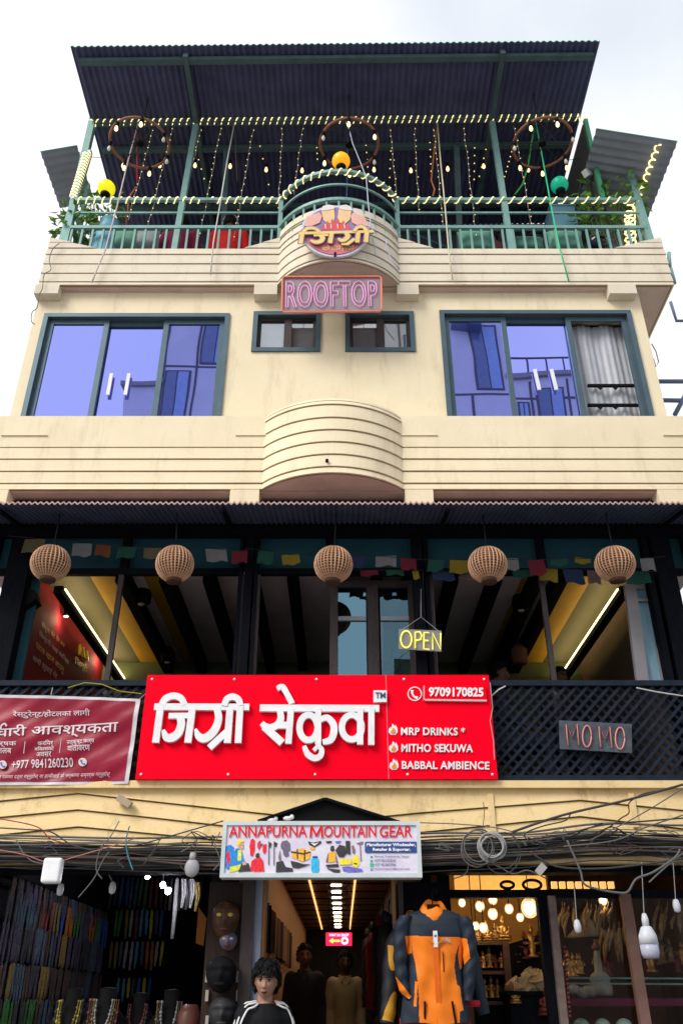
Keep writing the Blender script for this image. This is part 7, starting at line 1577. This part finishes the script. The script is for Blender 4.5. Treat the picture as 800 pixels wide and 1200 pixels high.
    if headset:
        e = MB(); e.tube([Hd(.088*math.cos(a), .02, .045 + .10 * math.sin(a)) for a in [math.pi*i/14 for i in range(15)]], .009*k, 6); [e.ball(Hd(s*.09, .01, 0), .03*k, 10, 6, .5, 1, 1.1) for s in (-1, 1)]; e.build('headphones', mat('headphone_grey', (.35, .37, .42), .4), t)
    return t
p = W(311, 1150, 6.72); person('boy with a dark mop of hair in a black tee with white shoulder stripes', (p.x, 6.72, .14), 1.70, .45, (.006, .0065, .009), (.36, .205, .14), (.008, .008, .010), sleeve='short', turn=-.50, nod=.10, stripes=True, vox=.010, hair='mop', headtilt=.03, slim=.84)
p = W(357, 1120, 10.6); person('man in a dark open shirt standing in the dim passage', (p.x, 10.6, .42), 1.74, 0, (.022, .02, .022), (.20, .10, .065), (.01, .009, .009), turn=.1, vox=.014, collar=(.03, .028, .03), slim=.86)
p = W(404, 1130, 11.0); person('man in a tan zipped jacket standing right behind in the passage', (p.x, 11.0, .42), 1.69, .05, (.36, .27, .15), (.10, .055, .04), (.008, .008, .009), turn=.0, vox=.014, collar=(.36, .27, .15), slim=.86)
p = W(581, 790, 8.1); t_ = p.z - 1.195 * 1.0
def stool(x, y, z0, z1, lab):
    t = thing('bar_stool', lab, 'stool', (x, y, z0)); m = MB(); m.lathe((x, y, z1 - .05), [(.16, 0), (.17, .01), (.17, .045), (.15, .05)], 18); m.build('seat', M['darkwood'], t)
    for a in range(4): an = a * 1.571 + .785; m = MB(); m.bar((x + .11 * math.cos(an), y + .11 * math.sin(an), z1 - .05), (x + .17 * math.cos(an), y + .17 * math.sin(an), z0), .03); m.build('leg', M['darkwood'], t)
stool(p.x, 8.1, ZF, t_ + .40, 'bar stool under the bearded guest indoors'); person('bearded guest in profile sitting just inside above the red sign corner', (p.x, 8.1, t_), 1.72, 1.45, (.03, .03, .04), (.17, .085, .055), (.008, .008, .010), pose='sit', vox=.014)
p = W(654, 796, 8.4); t_ = p.z - 1.195
stool(p.x, 8.4, ZF, t_ + .40, 'bar stool under the dim guest near the right window'); person('dim guest sitting deep inside near the right window', (p.x, 8.4, t_), 1.72, .4, (.05, .03, .03), (.15, .075, .05), (.008, .008, .010), pose='sit', vox=.014)
zt_ = 8.60
p = W(270, 262, 7.25); person('guest in a bright red shirt and headphones behind the left railing', (p.x, 7.25, p.z - 1.195), 1.72, math.pi, (.62, .015, .015), (.22, .12, .08), (.01, .009, .009), pose='sit', vox=.014, headset=True, collar=(.62, .015, .015))
p = W(213, 263, 7.27); person('guest in a maroon shirt seated behind the left railing', (p.x, 7.27, p.z - 1.195), 1.72, math.pi, (.20, .012, .05), (.22, .12, .08), (.01, .009, .009), pose='sit', vox=.014)
p = W(575, 275, 7.45); person('guest with brown hair half hidden behind the square cushion', (p.x, 7.45, p.z - 1.195), 1.68, math.pi, (.10, .03, .03), (.26, .14, .10), (.03, .014, .012), pose='sit', vox=.014)
p = W(618, 276, 7.45); person('guest in dark clothes low behind the right railing', (p.x, 7.45, p.z - 1.195), 1.68, math.pi - .5, (.04, .03, .03), (.26, .14, .10), (.02, .012, .012), pose='sit', vox=.014)

# ------------------------------------------------------------ house across the street (seen in the purple panes)
OL = thing('opposite_house', 'pale house across the street mirrored in the left purple panes', 'building', (-4, -6, 0)); ORt = thing('opposite_house', 'pale house with a roof railing across the street mirrored in the right purple panes', 'building', (4, -6, 0))
pr = mat('pale_render', (.86, .84, .86), .8, col2=(.76, .74, .76), nscale=1); sd_ = mat('seam_dark', (.16, .16, .20), .7); gw = mat('opposite_glass', (.34, .52, .78), .12, spec=.9); gw2 = mat('opposite_glass_dark', (.18, .24, .38), .12, spec=.9)
for x0, x1, zt_ in ((-5.1, -2.6, 19.8), (-6.1, -5.1, 16.7), (1.0, 4.7, 19.8), (4.7, 6.8, 17.0)): m = MB(); m.box(x0, x1, -10, -5, 0, zt_); m.build('wall', pr, OL if x0 < 0 else ORt)
m = MB(); m.box(-2.6, 1.0, -10, -7.5, 0, 9.0); m.build('garden_wing', pr, OL)
for x0, x1, z in ((-5.12, -2.58, 17.35), (-5.12, -2.58, 15.2), (-6.12, -2.58, 13.3), (.98, 4.72, 16.3), (.98, 6.82, 14.4), (4.68, 6.82, 16.2)): m = MB(); m.box(x0, x1, -5.02, -4.985, z, z + .07); m.build('seam_trim', sd_, OL if x0 < 0 else ORt)
for x, z0, z1 in ((-4.15, 13.3, 19.7), (-3.15, 13.3, 19.7), (-5.08, 11, 19.7), (3.6, 11, 16.3), (1.6, 11, 19.7), (5.3, 11, 16.9), (6.3, 11, 16.9)): m = MB(); m.box(x, x + .06, -5.03, -4.98, z0, z1); m.build('seam_trim', sd_, OL if x < 0 else ORt)
for k_, (a, b, c_, d) in enumerate(((-4.05, -3.2, 17.5, 19.4), (-3.05, -2.7, 17.5, 19.4), (-4.05, -3.2, 13.4, 15.1), (-5.0, -4.25, 15.35, 17.2), (-3.05, -2.7, 15.35, 17.2), (-4.95, -4.25, 11.3, 13.1), (3.75, 4.55, 16.5, 19.0), (3.75, 4.55, 12.2, 14.2), (4.9, 5.25, 14.6, 16.1), (5.45, 6.2, 14.6, 16.6), (1.75, 2.8, 16.6, 18.6), (5.45, 6.2, 12.0, 14.2))):
    m = MB(); m.box(a, b, -5.03, -4.97, c_, d); f = m.build('window', sd_, OL if a < 0 else ORt); m = MB(); m.box(a + .06, (a + b) / 2 - .02, -4.985, -4.96, c_ + .06, d - .06); m.build('pane', gw if k_ % 3 else gw2, f); m = MB(); m.box((a + b) / 2 + .02, b - .06, -4.985, -4.96, c_ + .06, d - .06); m.build('pane', gw, f)
m = MB(); m.box(3.2, 4.1, -5.35, -4.6, 18.7, 19.3); m.build('air_conditioner', gw2, ORt)
m = MB(); m.box(-6.2, -5.0, -10.2, -4.9, 16.7, 16.85); m.build('roof_slab', mat('roof_concrete', (.4, .4, .4), .9), OL); m = MB(); m.box(4.65, 6.9, -10.2, -4.9, 17.0, 17.14); m.build('roof_slab', mat('roof_concrete', (.4, .4, .4), .9), ORt)
m = MB(); m.bar((4.75, -5, 17.75), (6.8, -5, 17.75), .05); [m.bar((x, -5, 17.14), (x, -5, 17.75), .04) for x in (4.8, 5.3, 5.8, 6.3, 6.75)]; m.build('roof_rail', sd_, ORt)
